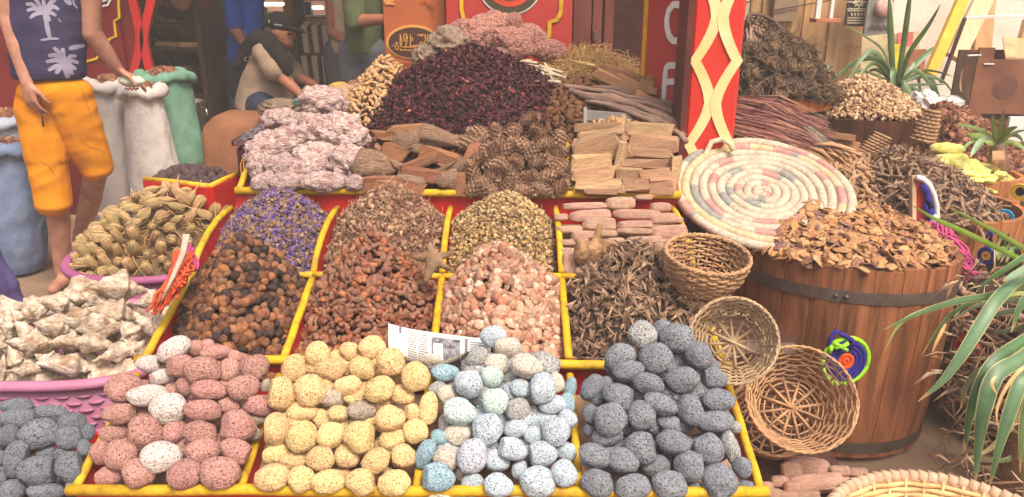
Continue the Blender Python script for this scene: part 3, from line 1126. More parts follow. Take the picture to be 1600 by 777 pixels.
# front tier
rail((XL - 0.01, FY0, 0.43), (XR + 0.01, FY0 - 0.01, 0.43), 0.03, 0.03)
board([(XL, FY0 + 0.008, 0.0), (XR, FY0 + 0.008, 0.0), (XR, FY0 + 0.008, 0.425), (XL, FY0 + 0.008, 0.425)], NY)
board([(XL, FY0, zf(FY0) - 0.05), (XR, FY0, zf(FY0) - 0.05), (XR, FY1, zf(FY1) - 0.05), (XL, FY1, zf(FY1) - 0.05)], (0, 0, 1), nm='bin_floor', mm=M_BINFLOOR)
for i, x in enumerate(XD):
 rail((x, FY0 + 0.012, 0.425), (x, FY1, zf(FY1) + 0.01), 0.024, 0.022)
 board([(x - 0.006, FY0 + 0.03, 0.3), (x - 0.006, FY1, 0.3), (x - 0.006, FY1, zf(FY1)), (x - 0.006, FY0 + 0.03, 0.415)], (-1, 0, 0), 0.012, 'divider')
# middle tier
yaw = 0.013
rail((XL - 0.02, MY0 + yaw, 0.553), (XR + 0.02, MY0 - yaw, 0.545), 0.03, 0.03)
board([(XL, MY0 + 0.022, 0.0), (XR, MY0 + 0.012, 0.0), (XR, MY0 + 0.012, 0.54), (XL, MY0 + 0.022, 0.54)], NY)
board([(XL, MY0 + 0.03, zm(MY0) - 0.05), (XR, MY0 + 0.03, zm(MY0) - 0.05), (XR, MY2, zm(MY2) - 0.05), (XL, MY2, zm(MY2) - 0.05)], (0, 0, 1), nm='bin_floor', mm=M_BINFLOOR)
for i in range(4):
 rail((XD[i], MY1 + 0.006 - 0.006 * i, zm(MY1) + 0.012), (XD[i + 1], MY1 - 0.006 * i, zm(MY1) + 0.012), 0.024, 0.022)
board([(XL, MY1 + 0.02, zm(MY1) - 0.05), (XR, MY1 + 0.02, zm(MY1) - 0.05), (XR, MY1 + 0.02, zm(MY1)), (XL, MY1 + 0.02, zm(MY1))], NY, nm='divider')
for i, x in enumerate(XD):
 rail((x, MY0 + 0.02, zm(MY0) + 0.005), (x, MY1 - 0.012, zm(MY1) + 0.006), 0.026, 0.024)
 # curved side boards of the rear bins, edged in yellow
 arc = [(MY1 + 0.005, zm(MY1) + 0.018), (2.28, 0.705), (2.36, 0.735), (2.44, 0.753), (2.52, 0.760), (2.595, 0.757)]
 mbd = MB()
 mbd.tube([(x, y, z) for y, z in arc], 0.0105, 8, up=(0, 0, 1))
 mbd.build('rail', M_YEL, st)
 board([(x - 0.006, y, z - 0.008) for y, z in arc] + [(x - 0.006, 2.595, 0.55), (x - 0.006, MY1, 0.55)], (-1, 0, 0), 0.012, 'divider')
 board([(x - 0.006, MY0 + 0.03, 0.3), (x - 0.006, MY1, 0.3), (x - 0.006, MY1, zm(MY1)), (x - 0.006, MY0 + 0.03, zm(MY0))], (-1, 0, 0), 0.012, 'divider')
# upper tier
ZU = 0.805
rail((XL + 0.005, UY0 + 0.01, ZU + 0.004), (XR + 0.03, UY0 - 0.03, ZU - 0.004), 0.03, 0.032)
board([(XL, UY0 + 0.016, 0.0), (XR + 0.02, UY0 - 0.016, 0.0), (XR + 0.02, UY0 - 0.016, ZU), (XL, UY0 + 0.016, ZU)], NY)
board([(XL, UY0 + 0.03, ZU - 0.03), (XR, UY0, ZU - 0.03), (XR, UY1, 0.88), (XL, UY1, 0.88)], (0, 0, 1), nm='bin_floor', mm=M_BINFLOOR)
for i, x in enumerate([-0.972, -0.567, -0.165, 0.21, 0.585]):
 rail((x, UY0 + 0.02, ZU + 0.004), (x - 0.0, UY1 - 0.05, 0.925), 0.026, 0.024)
 board([(x - 0.006, UY0 + 0.02, 0.6), (x - 0.006, UY1, 0.6), (x - 0.006, UY1, 0.91), (x - 0.006, UY0 + 0.03, ZU)], (-1, 0, 0), 0.012, 'divider')
board([(-0.9, UY1 + 0.0, 0.86), (0.66, UY1 + 0.0, 0.86), (0.58, 3.62, 1.06), (-0.8, 3.62, 1.06)], (0, 0, 1), 0.02, 'bin_floor', M_BINFLOOR)
board([(-0.9, UY1 - 0.002, 0.0), (0.66, UY1 - 0.002, 0.0), (0.66, UY1 - 0.002, 0.855), (-0.9, UY1 - 0.002, 0.855)], NY)
board([(-0.8, 3.62, 0.0), (-0.9, UY1 + 0.02, 0.0), (-0.9, UY1 + 0.02, 0.85), (-0.8, 3.62, 1.04)], (-1, 0, 0))
# ================================================================ pumice stones, each traced
PUM = []
def pumice_mesh(i, m):
 return lump('pumice', i + 1, m, sub=5 if i < 6 else 4, amp=0.16, freq=1.1, amp2=0.025, freq2=3.0, pits=0.12, pfreq=3.8 + 0.5 * (i % 3), planes=(i % 3), shape=(1, 1, 1))
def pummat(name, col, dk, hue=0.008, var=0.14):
 m = mat(name, c(*col), c(*dk), scale=7, rough=0.95, bump=0.4, bscale=16, bdist=0.03, var=var, hue=hue, lo=0.36, hi=0.52, third=c(*[min(235, int(v * 1.1 + 8)) for v in col]), spec=0.1, pore_shade=(c(*[int(v * 0.68) for v in dk]), ((3.6, 0.27), (7.0, 0.33))))
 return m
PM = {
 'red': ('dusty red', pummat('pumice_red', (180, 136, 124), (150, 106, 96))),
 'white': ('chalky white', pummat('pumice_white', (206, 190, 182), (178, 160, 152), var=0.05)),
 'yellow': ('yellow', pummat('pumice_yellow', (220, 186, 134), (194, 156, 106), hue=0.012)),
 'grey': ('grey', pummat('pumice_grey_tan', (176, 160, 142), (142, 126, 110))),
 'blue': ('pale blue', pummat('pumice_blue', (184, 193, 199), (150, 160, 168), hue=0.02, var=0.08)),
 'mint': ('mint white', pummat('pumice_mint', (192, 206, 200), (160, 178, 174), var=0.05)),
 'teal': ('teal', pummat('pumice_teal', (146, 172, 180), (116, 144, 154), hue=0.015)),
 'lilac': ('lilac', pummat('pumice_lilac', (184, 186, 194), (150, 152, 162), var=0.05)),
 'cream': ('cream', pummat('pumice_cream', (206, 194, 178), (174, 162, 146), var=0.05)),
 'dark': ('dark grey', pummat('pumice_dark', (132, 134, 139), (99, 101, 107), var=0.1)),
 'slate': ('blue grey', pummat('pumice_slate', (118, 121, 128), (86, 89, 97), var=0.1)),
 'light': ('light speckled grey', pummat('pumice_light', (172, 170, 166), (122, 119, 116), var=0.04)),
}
BASES = [pumice_mesh(i, None) for i in range(8)]
PMESH = {}
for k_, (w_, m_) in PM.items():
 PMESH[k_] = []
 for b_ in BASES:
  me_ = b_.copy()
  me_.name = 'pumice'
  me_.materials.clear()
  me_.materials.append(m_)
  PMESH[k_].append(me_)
def shape_word(w, h):
 q = w / h
 return 'flat' if q > 1.55 else 'oval' if q > 1.18 else 'upright' if q < 0.82 else 'round'
def pumice_pile(items, x0, y0, s, default, p0, slope, of, group, band=42, under=None, dup_names=True):
 n = Vector((0, -math.sin(slope), math.cos(slope)))
 its = []
 for it in items:
  cx, cy, w, h = it[:4]
  ang = it[4] if len(it) > 4 else 0
  k = it[5] if len(it) > 5 else default
  its.append((x0 + cx / s, y0 + cy / s, w / s, h / s, ang, k))
 rc = rows(its, band)
 for i, (px, py, w, h, ang, k) in enumerate(its):
  p = onplane(px, py, p0, n)
  u = mpp(p)
  sx, sz = w * u / 2 * 1.0, h * u / 2 * 1.0
  area = w * h
  sy = 0.62 * min(sx, sz) + 0.18 * max(sx, sz)
  p = p - (p - CAM).normalized() * (0.018 if area > 1700 else -0.012)
  if len(items[i]) > 6:
   p = p - (p - CAM).normalized() * items[i][6]
  mw = orient(p, ang, (sx, sy, sz), 0.2) @ Matrix.Rotation(random.choice((0, PI)) + random.uniform(-0.2, 0.2), 4, 'Y')
  lab = f"{shape_word(w, h)} {PM[k][0]} pumice stone, {place_words(rc[i], of)}"
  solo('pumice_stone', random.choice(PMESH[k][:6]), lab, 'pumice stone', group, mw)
 if under:
  xa, xb, ya, yb, nx, ny, kinds, lab = under
  for j in range(ny):
   for i in range(nx):
    f = (j + 0.5) / ny
    x = xa + (xb - xa) * (i + 0.5 + 0.3 * (j % 2) + random.uniform(-0.2, 0.2)) / nx
    x = 0.5 * (xa + xb) + (x - 0.5 * (xa + xb)) * (1 - 0.35 * f)
    y = ya + (yb - ya) * f
    p = Vector((x, y, 0))
    p.z = Vector(p0).z + (y - Vector(p0).y) * math.tan(slope) - 0.062
    r_ = random.uniform(0.042, 0.052)
    mw = Matrix.Translation(p) @ Matrix.Rotation(random.uniform(0, 6), 4, 'Z') @ Matrix.Diagonal((r_, r_ * 0.85, r_ * 0.7, 1))
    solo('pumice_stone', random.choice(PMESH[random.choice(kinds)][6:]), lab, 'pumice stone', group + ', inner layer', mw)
A_ = 'red'
RED = [(710, 172, 140, 90, -15, 'white'), (617, 233, 115, 72, -15, 'white'), (663, 285, 120, 60, -5, 'white'), (800, 165, 80, 65), (850, 160, 60, 60), (885, 187, 130, 60, -5),
       (740, 240, 140, 90), (830, 262, 150, 120, 5), (935, 258, 85, 100), (1045, 248, 100, 115, 30), (960, 205, 60, 60), (507, 330, 140, 120, -30), (602, 363, 165, 85, -15, 'white'),
       (690, 412, 150, 125, 0, 'white'), (760, 325, 80, 85), (857, 340, 150, 80, -5), (998, 328, 130, 100, -15), (1047, 400, 130, 80, 10), (935, 400, 90, 70), (493, 437, 140, 85, -10),
       (825, 420, 150, 85), (590, 515, 145, 145), (467, 515, 115, 80), (712, 508, 95, 105), (820, 515, 140, 105), (968, 485, 150, 125), (413, 596, 90, 100, -20), (497, 605, 130, 120, 30),
       (833, 588, 140, 95, -15), (970, 590, 140, 95, 10), (660, 615, 165, 125, -10, 'white'), (447, 688, 110, 80), (568, 680, 130, 115), (757, 682, 140, 120), (903, 678, 160, 130),
       (700, 560, 90, 60, 0, 'red', -0.03), (1050, 455, 80, 60, 0, 'grey', -0.03), (700, 330, 70, 60, 0, 'red', -0.03), (1040, 520, 60, 60, 0, 'grey', -0.03), (1085, 320, 40, 60, 0, 'grey', -0.02), (890, 460, 70, 50, 0, 'red', -0.03), (760, 605, 70, 60, 0, 'dark', -0.03), (590, 425, 80, 50, 0, 'red', -0.03)]
P0 = (0, 1.49, 0.475)
SL = R(40)
pumice_pile(RED, 0, 480, 2.616, 'red', P0, SL, 'red heap', 'pumice stones of the red heap',
   under=(-0.96, -0.63, 1.53, 1.74, 4, 4, ['red'], 'dusty red pumice stone tucked behind the outer stones of the red heap'))
YEL = [(205, 250, 100, 115), (305, 195, 105, 105, 20), (357, 255, 125, 90), (437, 180, 85, 75), (525, 165, 115, 95, -10), (488, 253, 120, 90, 10), (600, 225, 120, 115), (385, 205, 70, 60, 0, 'yellow', -0.02),
       (152, 352, 125, 135), (275, 340, 130, 130), (428, 322, 125, 85, -15), (558, 337, 125, 105, -20), (705, 288, 120, 120), (365, 372, 120, 75, -10, 'grey'), (240, 430, 130, 85, -10), (648, 357, 110, 80, 15),
       (755, 415, 80, 135), (485, 425, 125, 80, -5, 'grey'), (390, 438, 95, 75), (600, 456, 120, 110), (690, 430, 80, 70), (135, 500, 112, 135), (238, 530, 130, 125), (357, 522, 115, 105), (480, 532, 140, 130),
       (705, 510, 110, 100), (608, 540, 110, 95), (135, 600, 110, 85), (203, 628, 120, 75), (317, 618, 115, 105), (425, 610, 110, 100, 20), (542, 630, 120, 100, -15), (653, 612, 110, 105), (120, 697, 140, 110),
       (240, 705, 115, 105), (345, 715, 145, 95), (487, 715, 130, 110), (617, 720, 130, 105), (310, 445, 80, 60, 0, 'yellow', -0.02), (575, 400, 90, 60, 0, 'yellow', -0.02), (335, 310, 70, 55, 0, 'yellow', -0.02),
       (455, 375, 90, 60, 0, 'yellow', -0.02), (335, 475, 90, 55, 0, 'yellow', -0.02), (635, 290, 60, 60, 0, 'yellow', -0.03), (590, 680, 70, 50, 0, 'yellow', -0.03), (410, 680, 70, 60, 0, 'yellow', -0.03), (280, 270, 50, 50, 0, 'yellow', -0.03)]
pumice_pile(YEL, 380, 480, 2.615, 'yellow', P0, SL, 'yellow heap', 'pumice stones of the yellow heap',
   under=(-0.59, -0.24, 1.53, 1.74, 4, 4, ['yellow'], 'yellow pumice stone tucked behind the outer stones of the yellow heap'))
BLU = [(343, 118, 112, 88, -15), (402, 163, 120, 80, 10, 'cream'), (475, 242, 135, 100, 15, 'cream'), (275, 208, 105, 75, -35, 'light'), (147, 270, 125, 70, -10, 'teal'), (240, 312, 125, 115), (338, 285, 95, 90, 20, 'mint'),
       (362, 232, 110, 85, 0, 'cream'), (352, 387, 108, 110, 0, 'mint'), (203, 430, 140, 115, 0, 'mint'), (198, 520, 118, 90, -15, 'cream'), (455, 335, 95, 85), (545, 335, 110, 130), (600, 310, 70, 85, 0, 'cream'), (655, 335, 50, 100, 0, 'teal', -0.01),
       (440, 418, 105, 95, 0, 'light'), (320, 500, 125, 130), (435, 500, 110, 75), (510, 530, 85, 95, -30), (600, 510, 115, 120), (585, 400, 120, 80), (645, 460, 80, 85), (65, 595, 75, 130, 25, 'teal'), (120, 535, 75, 70, 0, 'teal'),
       (150, 618, 110, 105, 0, 'cream'), (253, 608, 120, 140, 0, 'lilac'), (110, 695, 145, 115, 0, 'teal'), (415, 578, 130, 90, 15), (537, 600, 130, 100, -20), (640, 590, 90, 80), (355, 630, 110, 95), (450, 665, 65, 80), (630, 680, 110, 110),
       (260, 725, 95, 95), (360, 732, 125, 105), (520, 715, 150, 125), (630, 755, 90, 60), (435, 765, 60, 50, 0, 'cream'), (120, 765, 130, 60, 0, 'cream'), (112, 335, 85, 65, -20, 'light', -0.01), (155, 358, 85, 80, 0, 'cream', -0.005), (150, 480, 70, 90, 0, 'light', -0.02),
       (210, 680, 50, 55, 0, 'cream', -0.02), (530, 465, 80, 55, 0, 'mint', -0.02), (640, 395, 70, 90, 0, 'teal', -0.015), (300, 355, 60, 60, 0, 'light', -0.03), (415, 290, 70, 60, 0, 'light', -0.02), (300, 420, 60, 60, 0, 'teal', -0.03), (310, 570, 60, 50, 0, 'blue', -0.03), (500, 430, 60, 60, 0, 'light', -0.02), (210, 755, 60, 60, 0, 'teal', -0.02), (410, 480, 60, 50, 0, 'blue', -0.03)]
pumice_pile(BLU, 640, 480, 2.615, 'blue', P0, SL, 'blue heap', 'pumice stones of the blue heap',
   under=(-0.19, 0.13, 1.53, 1.74, 4, 4, ['blue', 'light'], 'pale blue pumice stone tucked behind the outer stones of the blue heap'))
DRK = [(322, 115, 118, 115, -20, 'light'), (410, 100, 90, 100), (468, 125, 145, 120), (235, 205, 130, 115, -30), (380, 210, 138, 125), (265, 262, 130, 90, -10), (555, 195, 110, 115), (470, 215, 70, 70, 0, 'dark', -0.02), (347, 312, 140, 85, 5),
       (488, 297, 145, 105), (612, 290, 112, 90), (118, 328, 85, 120, 25, 'slate'), (175, 315, 60, 65), (232, 370, 138, 110, 10), (395, 397, 145, 85, 15), (522, 418, 108, 135), (635, 382, 138, 90, 10), (320, 445, 118, 120), (195, 460, 135, 135), (115, 440, 75, 90, 0, 'slate'),
       (440, 480, 115, 80, 15), (622, 467, 150, 85, -10), (178, 530, 135, 85), (450, 552, 140, 95, 10), (323, 575, 135, 132), (592, 578, 125, 125), (686, 573, 65, 150, 0, 'light'), (128, 610, 145, 100), (245, 627, 130, 105, 20), (375, 650, 125, 85, -20), (518, 648, 130, 125),
       (733, 655, 80, 90, -30), (140, 720, 135, 115), (280, 735, 150, 100), (432, 728, 150, 115), (642, 710, 145, 140), (540, 745, 70, 70), (745, 745, 90, 80), (140, 378, 60, 50, 0, 'slate', -0.01), (285, 530, 70, 60, 0, 'dark', -0.03), (590, 350, 80, 60, 0, 'dark', -0.03), (610, 240, 60, 60, 0, 'dark', -0.02), (420, 620, 60, 60, 0, 'dark', -0.03), (200, 665, 60, 60, 0, 'dark', -0.03), (110, 500, 60, 60, 0, 'slate', -0.02), (380, 500, 60, 50, 0, 'dark', -0.03), (700, 490, 60, 50, 0, 'light', -0.02)]
pumice_pile(DRK, 880, 480, 2.615, 'dark', P0, SL, 'dark heap', 'pumice stones of the dark heap',
   under=(0.18, 0.52, 1.53, 1.74, 4, 4, ['dark'], 'dark grey pumice stone tucked behind the outer stones of the dark heap'))
SLT = [(65, 405, 130, 60, 10), (75, 455, 140, 80), (160, 520, 155, 120, -5), (215, 435, 140, 70), (290, 475, 115, 80), (280, 535, 110, 100, 15), (35, 525, 80, 90), (70, 620, 100, 150, 15), (160, 670, 155, 125), (195, 605, 85, 80, 0, 'slate', -0.02), (290, 655, 110, 130, -20),
       (50, 745, 105, 90, -15), (190, 755, 150, 70), (310, 725, 80, 90), (8, 700, 40, 60), (255, 600, 70, 70, 0, 'slate', -0.02), (345, 580, 60, 80, 0, 'slate', -0.02), (360, 510, 55, 75, 0, 'slate', -0.02), (5, 615, 40, 60), (110, 580, 60, 50, 0, 'slate', -0.03), (245, 700, 60, 60, 0, 'slate', -0.03), (130, 740, 60, 60, 0, 'slate', -0.03)]
pumice_pile(SLT, 0, 480, 2.616, 'slate', (0, 1.5, 0.43), R(33), 'corner heap', 'pumice stones beside the pink basket',
   under=(-1.75, -1.12, 1.46, 1.66, 7, 3, ['slate'], 'blue grey pumice stone tucked behind others beside the pink basket'))
# the cream stone on the newspaper
# bin holding the blue grey stones
mb = MB()
for a, b in (((-2.3, 1.40, 0), (-1.02, 1.40, 0)), ((-2.3, 1.78, 0), (-1.02, 1.78, 0))):
 mb.add([(a[0], a[1], 0), (b[0], b[1], 0), (b[0], b[1], 0.36), (a[0], a[1], 0.36), (a[0], a[1] + 0.015, 0), (b[0], b[1] + 0.015, 0), (b[0], b[1] + 0.015, 0.36), (a[0], a[1] + 0.015, 0.36)],
           [(0, 1, 2, 3), (7, 6, 5, 4), (3, 2, 6, 7), (0, 4, 5, 1), (1, 5, 6, 2), (0, 3, 7, 4)])
t = thing('side_bin', 'low red bin filled with blue grey pumice beside the pink basket', 'bin', (-1.6, 1.6, 0))
mb.build('side_board', M_RED, t, False)
mb = MB()
mb.box((-1.66, 1.6, 0.3), (1.26, 0.36, 0.02))
mb.build('bin_floor', M_DARKWOOD, t, False)
# newspaper with a cream stone in its fold
def zn(x, y):
 return (590 + x / 7.063, 490 + y / 7.063)
t = thing('newspaper', 'folded newspaper with a grey photo lying between the yellow and blue heaps', 'newspaper', at(680, 545, 1.78))
NPY = 1.785
M_PAPER = mat('newsprint', c(226, 222, 216), c(206, 202, 196), scale=6, rough=0.85, bump=0.1, var=0)
M_PAPERB = mat('newsprint_back', c(190, 172, 154), c(160, 144, 130), scale=6, rough=0.9, bump=0.1, var=0)
M_INK = mat('ink_grey', c(122, 118, 120), c(104, 100, 104), scale=30, rough=0.9, bump=0, var=0)
M_INKD = mat('ink_photo', c(150, 146, 148), c(72, 70, 74), scale=60, rough=0.9, bump=0, var=0, lo=0.4, hi=0.6)
TL, TR, BL, BR = zn(120, 150), zn(1250, 290), zn(100, 420), zn(1000, 540)
nP = Vector((0, -0.55, 0.83)).normalized()
pc0 = at(*zn(600, 330), NPY)
def paper(u, v):
 """u along, v down the sheet: a page that rolls over at its upper edge and dips in the middle"""
 x = TL[0] + (TR[0] - TL[0]) * u
 y = TL[1] + (TR[1] - TL[1]) * u + (58 + 10 * math.sin(u * PI)) * v - (6 * (1 - u) ** 6)
 d = 1.80 - 0.055 * v - 0.03 * math.sin(PI * v) * (1 - u) + 0.012 * math.sin(6 * u)
 return at(x, y, d)
mb = MB()
NU, NV = 24, 10
vs = [paper(i / NU, j / NV) for j in range(NV + 1) for i in range(NU + 1)]
vs2 = [p + Vector((0, 0.0015, -0.001)) for p in vs]
fs = []
for j in range(NV):
 for i in range(NU):
  a = j * (NU + 1) + i
  fs.append((a, a + NU + 1, a + NU + 2, a + 1))
mb.add(vs, fs)
mb.add(vs2, [tuple(reversed(f)) for f in fs])
mb.build('page', M_PAPER, t)
mb = MB()
def pline(mbd, u0, u1, v, w=0.0022, off=0.0012):
 mbd.ribbon([paper(u0 + (u1 - u0) * k / 6, v) + Vector((0, -off, off * 0.7)) for k in range(7)], w, normal=nP)
for k in range(14):
 v = 0.1 + 0.055 * k
 for a, b in ((0.19, 0.285), (0.29, 0.39)):
  pline(mb, a, b - random.uniform(0, 0.012), v)
 pline(mb, 0.79, 0.87, v + 0.02)
 pline(mb, 0.875, 0.985 - random.uniform(0, 0.02), v + 0.02)
mb.build('print_lines', M_INK, t)
mb = MB()
def ppatch(mbd, u0, u1, v0, v1, off=0.0012):
 for a in range(6):
  for b in range(5):
   q = []
   for (i, j) in ((a, b), (a, b + 1), (a + 1, b + 1), (a + 1, b)):
    q.append(paper(u0 + (u1 - u0) * i / 6, v0 + (v1 - v0) * j / 5) + Vector((0, -off, off * 0.7)))
   mbd.add(q, [(0, 1, 2, 3)])
ppatch(mb, 0.42, 0.70, 0.1, 0.8)
mb.build('photo', M_INKD, t)
mb = MB()
ppatch(mb, 0.44, 0.53, 0.24, 0.62, 0.0022)
ppatch(mb, 0.715, 0.735, 0.05, 0.72, 0.0018)
mb.build('photo_light', M_PAPER, t)
mb = MB()
ppatch(mb, 0.745, 0.775, 0.05, 0.7, 0.0018)
ppatch(mb, 0.105, 0.13, 0.0, 0.16, 0.0018)
ppatch(mb, 0.19, 0.215, 0.93, 0.985, 0.0018)
mb.build('photo_strip', M_INK, t)
# front lip of the fold, brownish underside
mb = MB()
lip = [(280, 470), (340, 490), (420, 530), (500, 578), (560, 598), (640, 585), (740, 535), (860, 480), (960, 440), (1010, 425)]
lo_ = [(x, y + w) for (x, y), w in zip(lip, (10, 40, 40, 30, 22, 30, 42, 40, 30, 4))]
tp_ = [(x, y - w) for (x, y), w in zip(lip, (4, 10, 14, 16, 18, 18, 14, 12, 10, 4))]
n_ = len(lip)
vs = [at(*zn(*p), 1.70) for p in tp_] + [at(*zn(*p), 1.715) for p in lo_] + [at(*zn(*p), 1.745) for p in tp_]
fs = [(i, i + n_, i + n_ + 1, i + 1) for i in range(n_ - 1)] + [(i, i + 1, i + 2 * n_ + 1, i + 2 * n_) for i in range(n_ - 1)]
mb.add(vs, fs)
mb.build('folded_edge', M_PAPERB, t)
p = at(*zn(580, 500), 1.725)
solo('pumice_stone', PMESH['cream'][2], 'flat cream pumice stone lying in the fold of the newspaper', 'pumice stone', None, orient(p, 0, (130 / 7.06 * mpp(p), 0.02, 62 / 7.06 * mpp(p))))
# ================================================================ heaps in the middle tier
def blade(n=4, curl=0.5, w=0.18, seed=0):
 rs = random.Random(seed)
 mbd = MB()
 pts = []
 a = rs.uniform(-0.3, 0.3)
 for k in range(n + 1):
  f = k / n
  pts.append((f * 2 - 1, 0.4 * math.sin(f * 3 + a) * curl, curl * (f - 0.5) ** 2))
 mbd.tube(pts, [w * (0.35 + 0.65 * math.sin(PI * (0.15 + 0.7 * k / n))) for k in range(n + 1)], 4)
 return tmpl(mbd)
def crumple(seed, sub=1, amp=0.6, flat=(1, 1, 1)):
 V, Fc = ICO[sub]
 rs = np.random.default_rng(seed)
 V = V * (1 + amp * rs.uniform(-1, 1, (len(V), 1))) * np.array(flat)
 return V, Fc
def flake(seed, curl=0.4, k=7):
 """thin curled petal with both sides"""
 rs = random.Random(seed)
 mbd = MB()
 rim = [Vector((math.cos(a) * rs.uniform(0.7, 1.1), math.sin(a) * rs.uniform(0.45, 0.8), curl * rs.uniform(0.1, 0.7))) for a in [2 * PI * i / k for i in range(k)]]
 vs = [Vector((0, 0, 0.0))] + rim + [Vector((0, 0, -0.12))] + [p + Vector((0, 0, -0.1)) for p in rim]
 fs = []
 for i in range(k):
  j = (i + 1) % k
  fs += [(0, 1 + i, 1 + j), (k + 1, k + 2 + j, k + 2 + i), (1 + i, k + 2 + i, k + 2 + j, 1 + j)]
 mbd.add(vs, fs)
 return tmpl(mbd)
STALKS = [blade(4, 0.7, 0.035, i) for i in range(6)]
TWIGS = [blade(5, 1.3, 0.07, i + 10) for i in range(8)]
CRUMB = [crumple(i, 1, 0.45, (1, 0.7, 0.6)) for i in range(6)]
PETAL = [flake(i) for i in range(8)]
# nut shells: round brown nuts, some dark, some with a pale cap
NUTM = [mat('nut_brown', c(124, 84, 60), c(66, 44, 34), scale=2.2, rough=0.45, bump=0.3, bscale=9, bdist=0.05, var=0.3, hue=0.01, lo=0.3, hi=0.6),
  mat('nut_dark', c(70, 50, 42), c(38, 28, 26), scale=2.2, rough=0.5, bump=0.3, bscale=9, bdist=0.05, var=0.3, hue=0.01),
  mat('nut_tan', c(160, 110, 74), c(102, 66, 46), scale=2.0, rough=0.45, bump=0.3, bscale=9, bdist=0.05, var=0.2, hue=0.01)]
NUTS = []
for i in range(9):
 NUTS.append(lump('nut', i + 40, NUTM[(0, 1, 2, 0, 1, 0, 2, 1, 0)[i]], sub=3, amp=0.14, freq=1.5, amp2=0.05, freq2=4, shape=(1.15, 0.9, 0.85)))
mdN = Mound(XD[0] + 0.01, XD[1] - 0.012, MY0 + 0.02, 2.34, 0.545, 0.20, 0.20, xp=-0.805, yp=2.16, p=1.35, e=0.9, rough=0.004)
K1, _ = pile_things('nut', 'shiny brown nut lying among others in the heap in front of the purple flowers', 'nut', 'nuts in the brown heap', mdN, NUTS, 0.0215, 0.0146, tilt=1.0, cap=300, aniso=0.15)
V_, F_ = ICO[2]
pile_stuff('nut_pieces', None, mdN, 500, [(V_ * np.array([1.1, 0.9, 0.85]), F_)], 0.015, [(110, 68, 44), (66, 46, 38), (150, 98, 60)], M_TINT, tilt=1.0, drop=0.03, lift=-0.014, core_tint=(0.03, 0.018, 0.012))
# curled brown pods
PODM = mat('pod_brown', c(158, 114, 90), c(114, 78, 62), scale=2.5, rough=0.7, bump=0.4, bscale=8, bdist=0.05, var=0.22, hue=0.01)
def pod(seed):
 rs = random.Random(seed)
 mbd = MB()
 n = 7
 pts, rad = [], []
 a0 = rs.uniform(0.6, 1.6)
 for k in range(n):
  f = k / (n - 1)
  a = (f - 0.5) * a0 * 2
  pts.append((math.sin(a) * 1.1 / max(a0, 0.7), math.cos(a) * 0.8 - 0.5, rs.uniform(-0.15, 0.15)))
  rad.append((0.2 + 0.26 * math.sin(PI * (0.1 + 0.75 * f))) * rs.uniform(0.75, 1.25))
 mbd.tube(pts, rad, 7)
 return mbd.mesh('pod', PODM)
PODS = [pod(i) for i in range(8)]
mdC = Mound(XD[1] + 0.01, XD[2] - 0.012, MY0 + 0.02, 2.34, 0.545, 0.20, 0.205, xp=-0.42, yp=2.15, p=1.35, e=0.9, rough=0.004)
pile_things('curled_pod', 'curled brown dried pod in the heap between the nuts and the amber gum', 'dried pod', 'curled pods in the rust brown heap', mdC, PODS, 0.0205, 0.0175, tilt=0.8, cap=300, aniso=0.25, lift=0.002)
pile_stuff('pod_pieces', None, mdC, 900, [tmpl_ for tmpl_ in [tri([v.co[:] for v in p.vertices], [tuple(f.vertices) for f in p.polygons]) for p in PODS[:4]]], 0.016, [(150, 90, 62), (120, 70, 48), (170, 108, 74)], M_TINT, tilt=0.9, drop=0.03, lift=-0.01, core_tint=(0.06, 0.025, 0.014))
p = at(556, 466, 1.99)
solo('seed_husk', lump('seed_husk', 3, mat('husk', c(206, 170, 126), c(160, 118, 80), scale=4, rough=0.7, var=0), sub=3, amp=0.2, shape=(1, 0.4, 0.55)), 'pale seed husk lying on the heap of curled brown pods', 'seed husk', None, orient(p, 25, (0.02, 0.012, 0.016)))
# gum lumps, amber and glassy
GUMM = []
for i, (a, b) in enumerate((((184, 146, 120), (144, 104, 82)), ((200, 168, 142), (164, 128, 104)), ((166, 124, 100), (124, 86, 68)))):
 m = mat('gum_%d' % i, c(*a), c(*b), scale=1.6, rough=0.38, bump=0.35, bscale=5, bdist=0.06, var=0.14, spec=0.45)
 bs = m.node_tree.nodes['Principled BSDF']
 bs.inputs['Subsurface Weight'].default_value = 0.35
 bs.inputs['Subsurface Radius'].default_value = (0.02, 0.01, 0.006)
 bs.inputs['Subsurface Scale'].default_value = 0.6
 GUMM.append(m)
GUMS = [lump('gum_lump', i + 60, GUMM[i % 3], sub=3, amp=0.35, freq=1.3, amp2=0.1, freq2=3.0, shape=(1.1, 0.9, 0.8), planes=i % 3) for i in range(9)]
mdG = Mound(XD[2] + 0.01, XD[3] - 0.012, MY0 + 0.02, 2.34, 0.545, 0.20, 0.17, xp=-0.04, yp=2.14, p=1.5, e=0.8, rough=0.006)
pile_things('gum_lump', 'translucent amber gum lump in the heap behind the blue pumice', 'gum lump', 'gum lumps in the amber heap', mdG, GUMS, 0.0215, 0.0156, tilt=1.0, cap=300, aniso=0.25, svar=0.4)
V3, F3 = ICO[2]
pile_stuff('gum_crumbs', None, mdG, 900, [(V3, F3), crumple(3, 2, 0.15)], 0.011, [(200, 146, 116), (178, 120, 92), (220, 184, 160)], M_TINT, tilt=1.0, drop=0.025, lift=-0.003, core_tint=(0.25, 0.12, 0.075), svar=0.5)
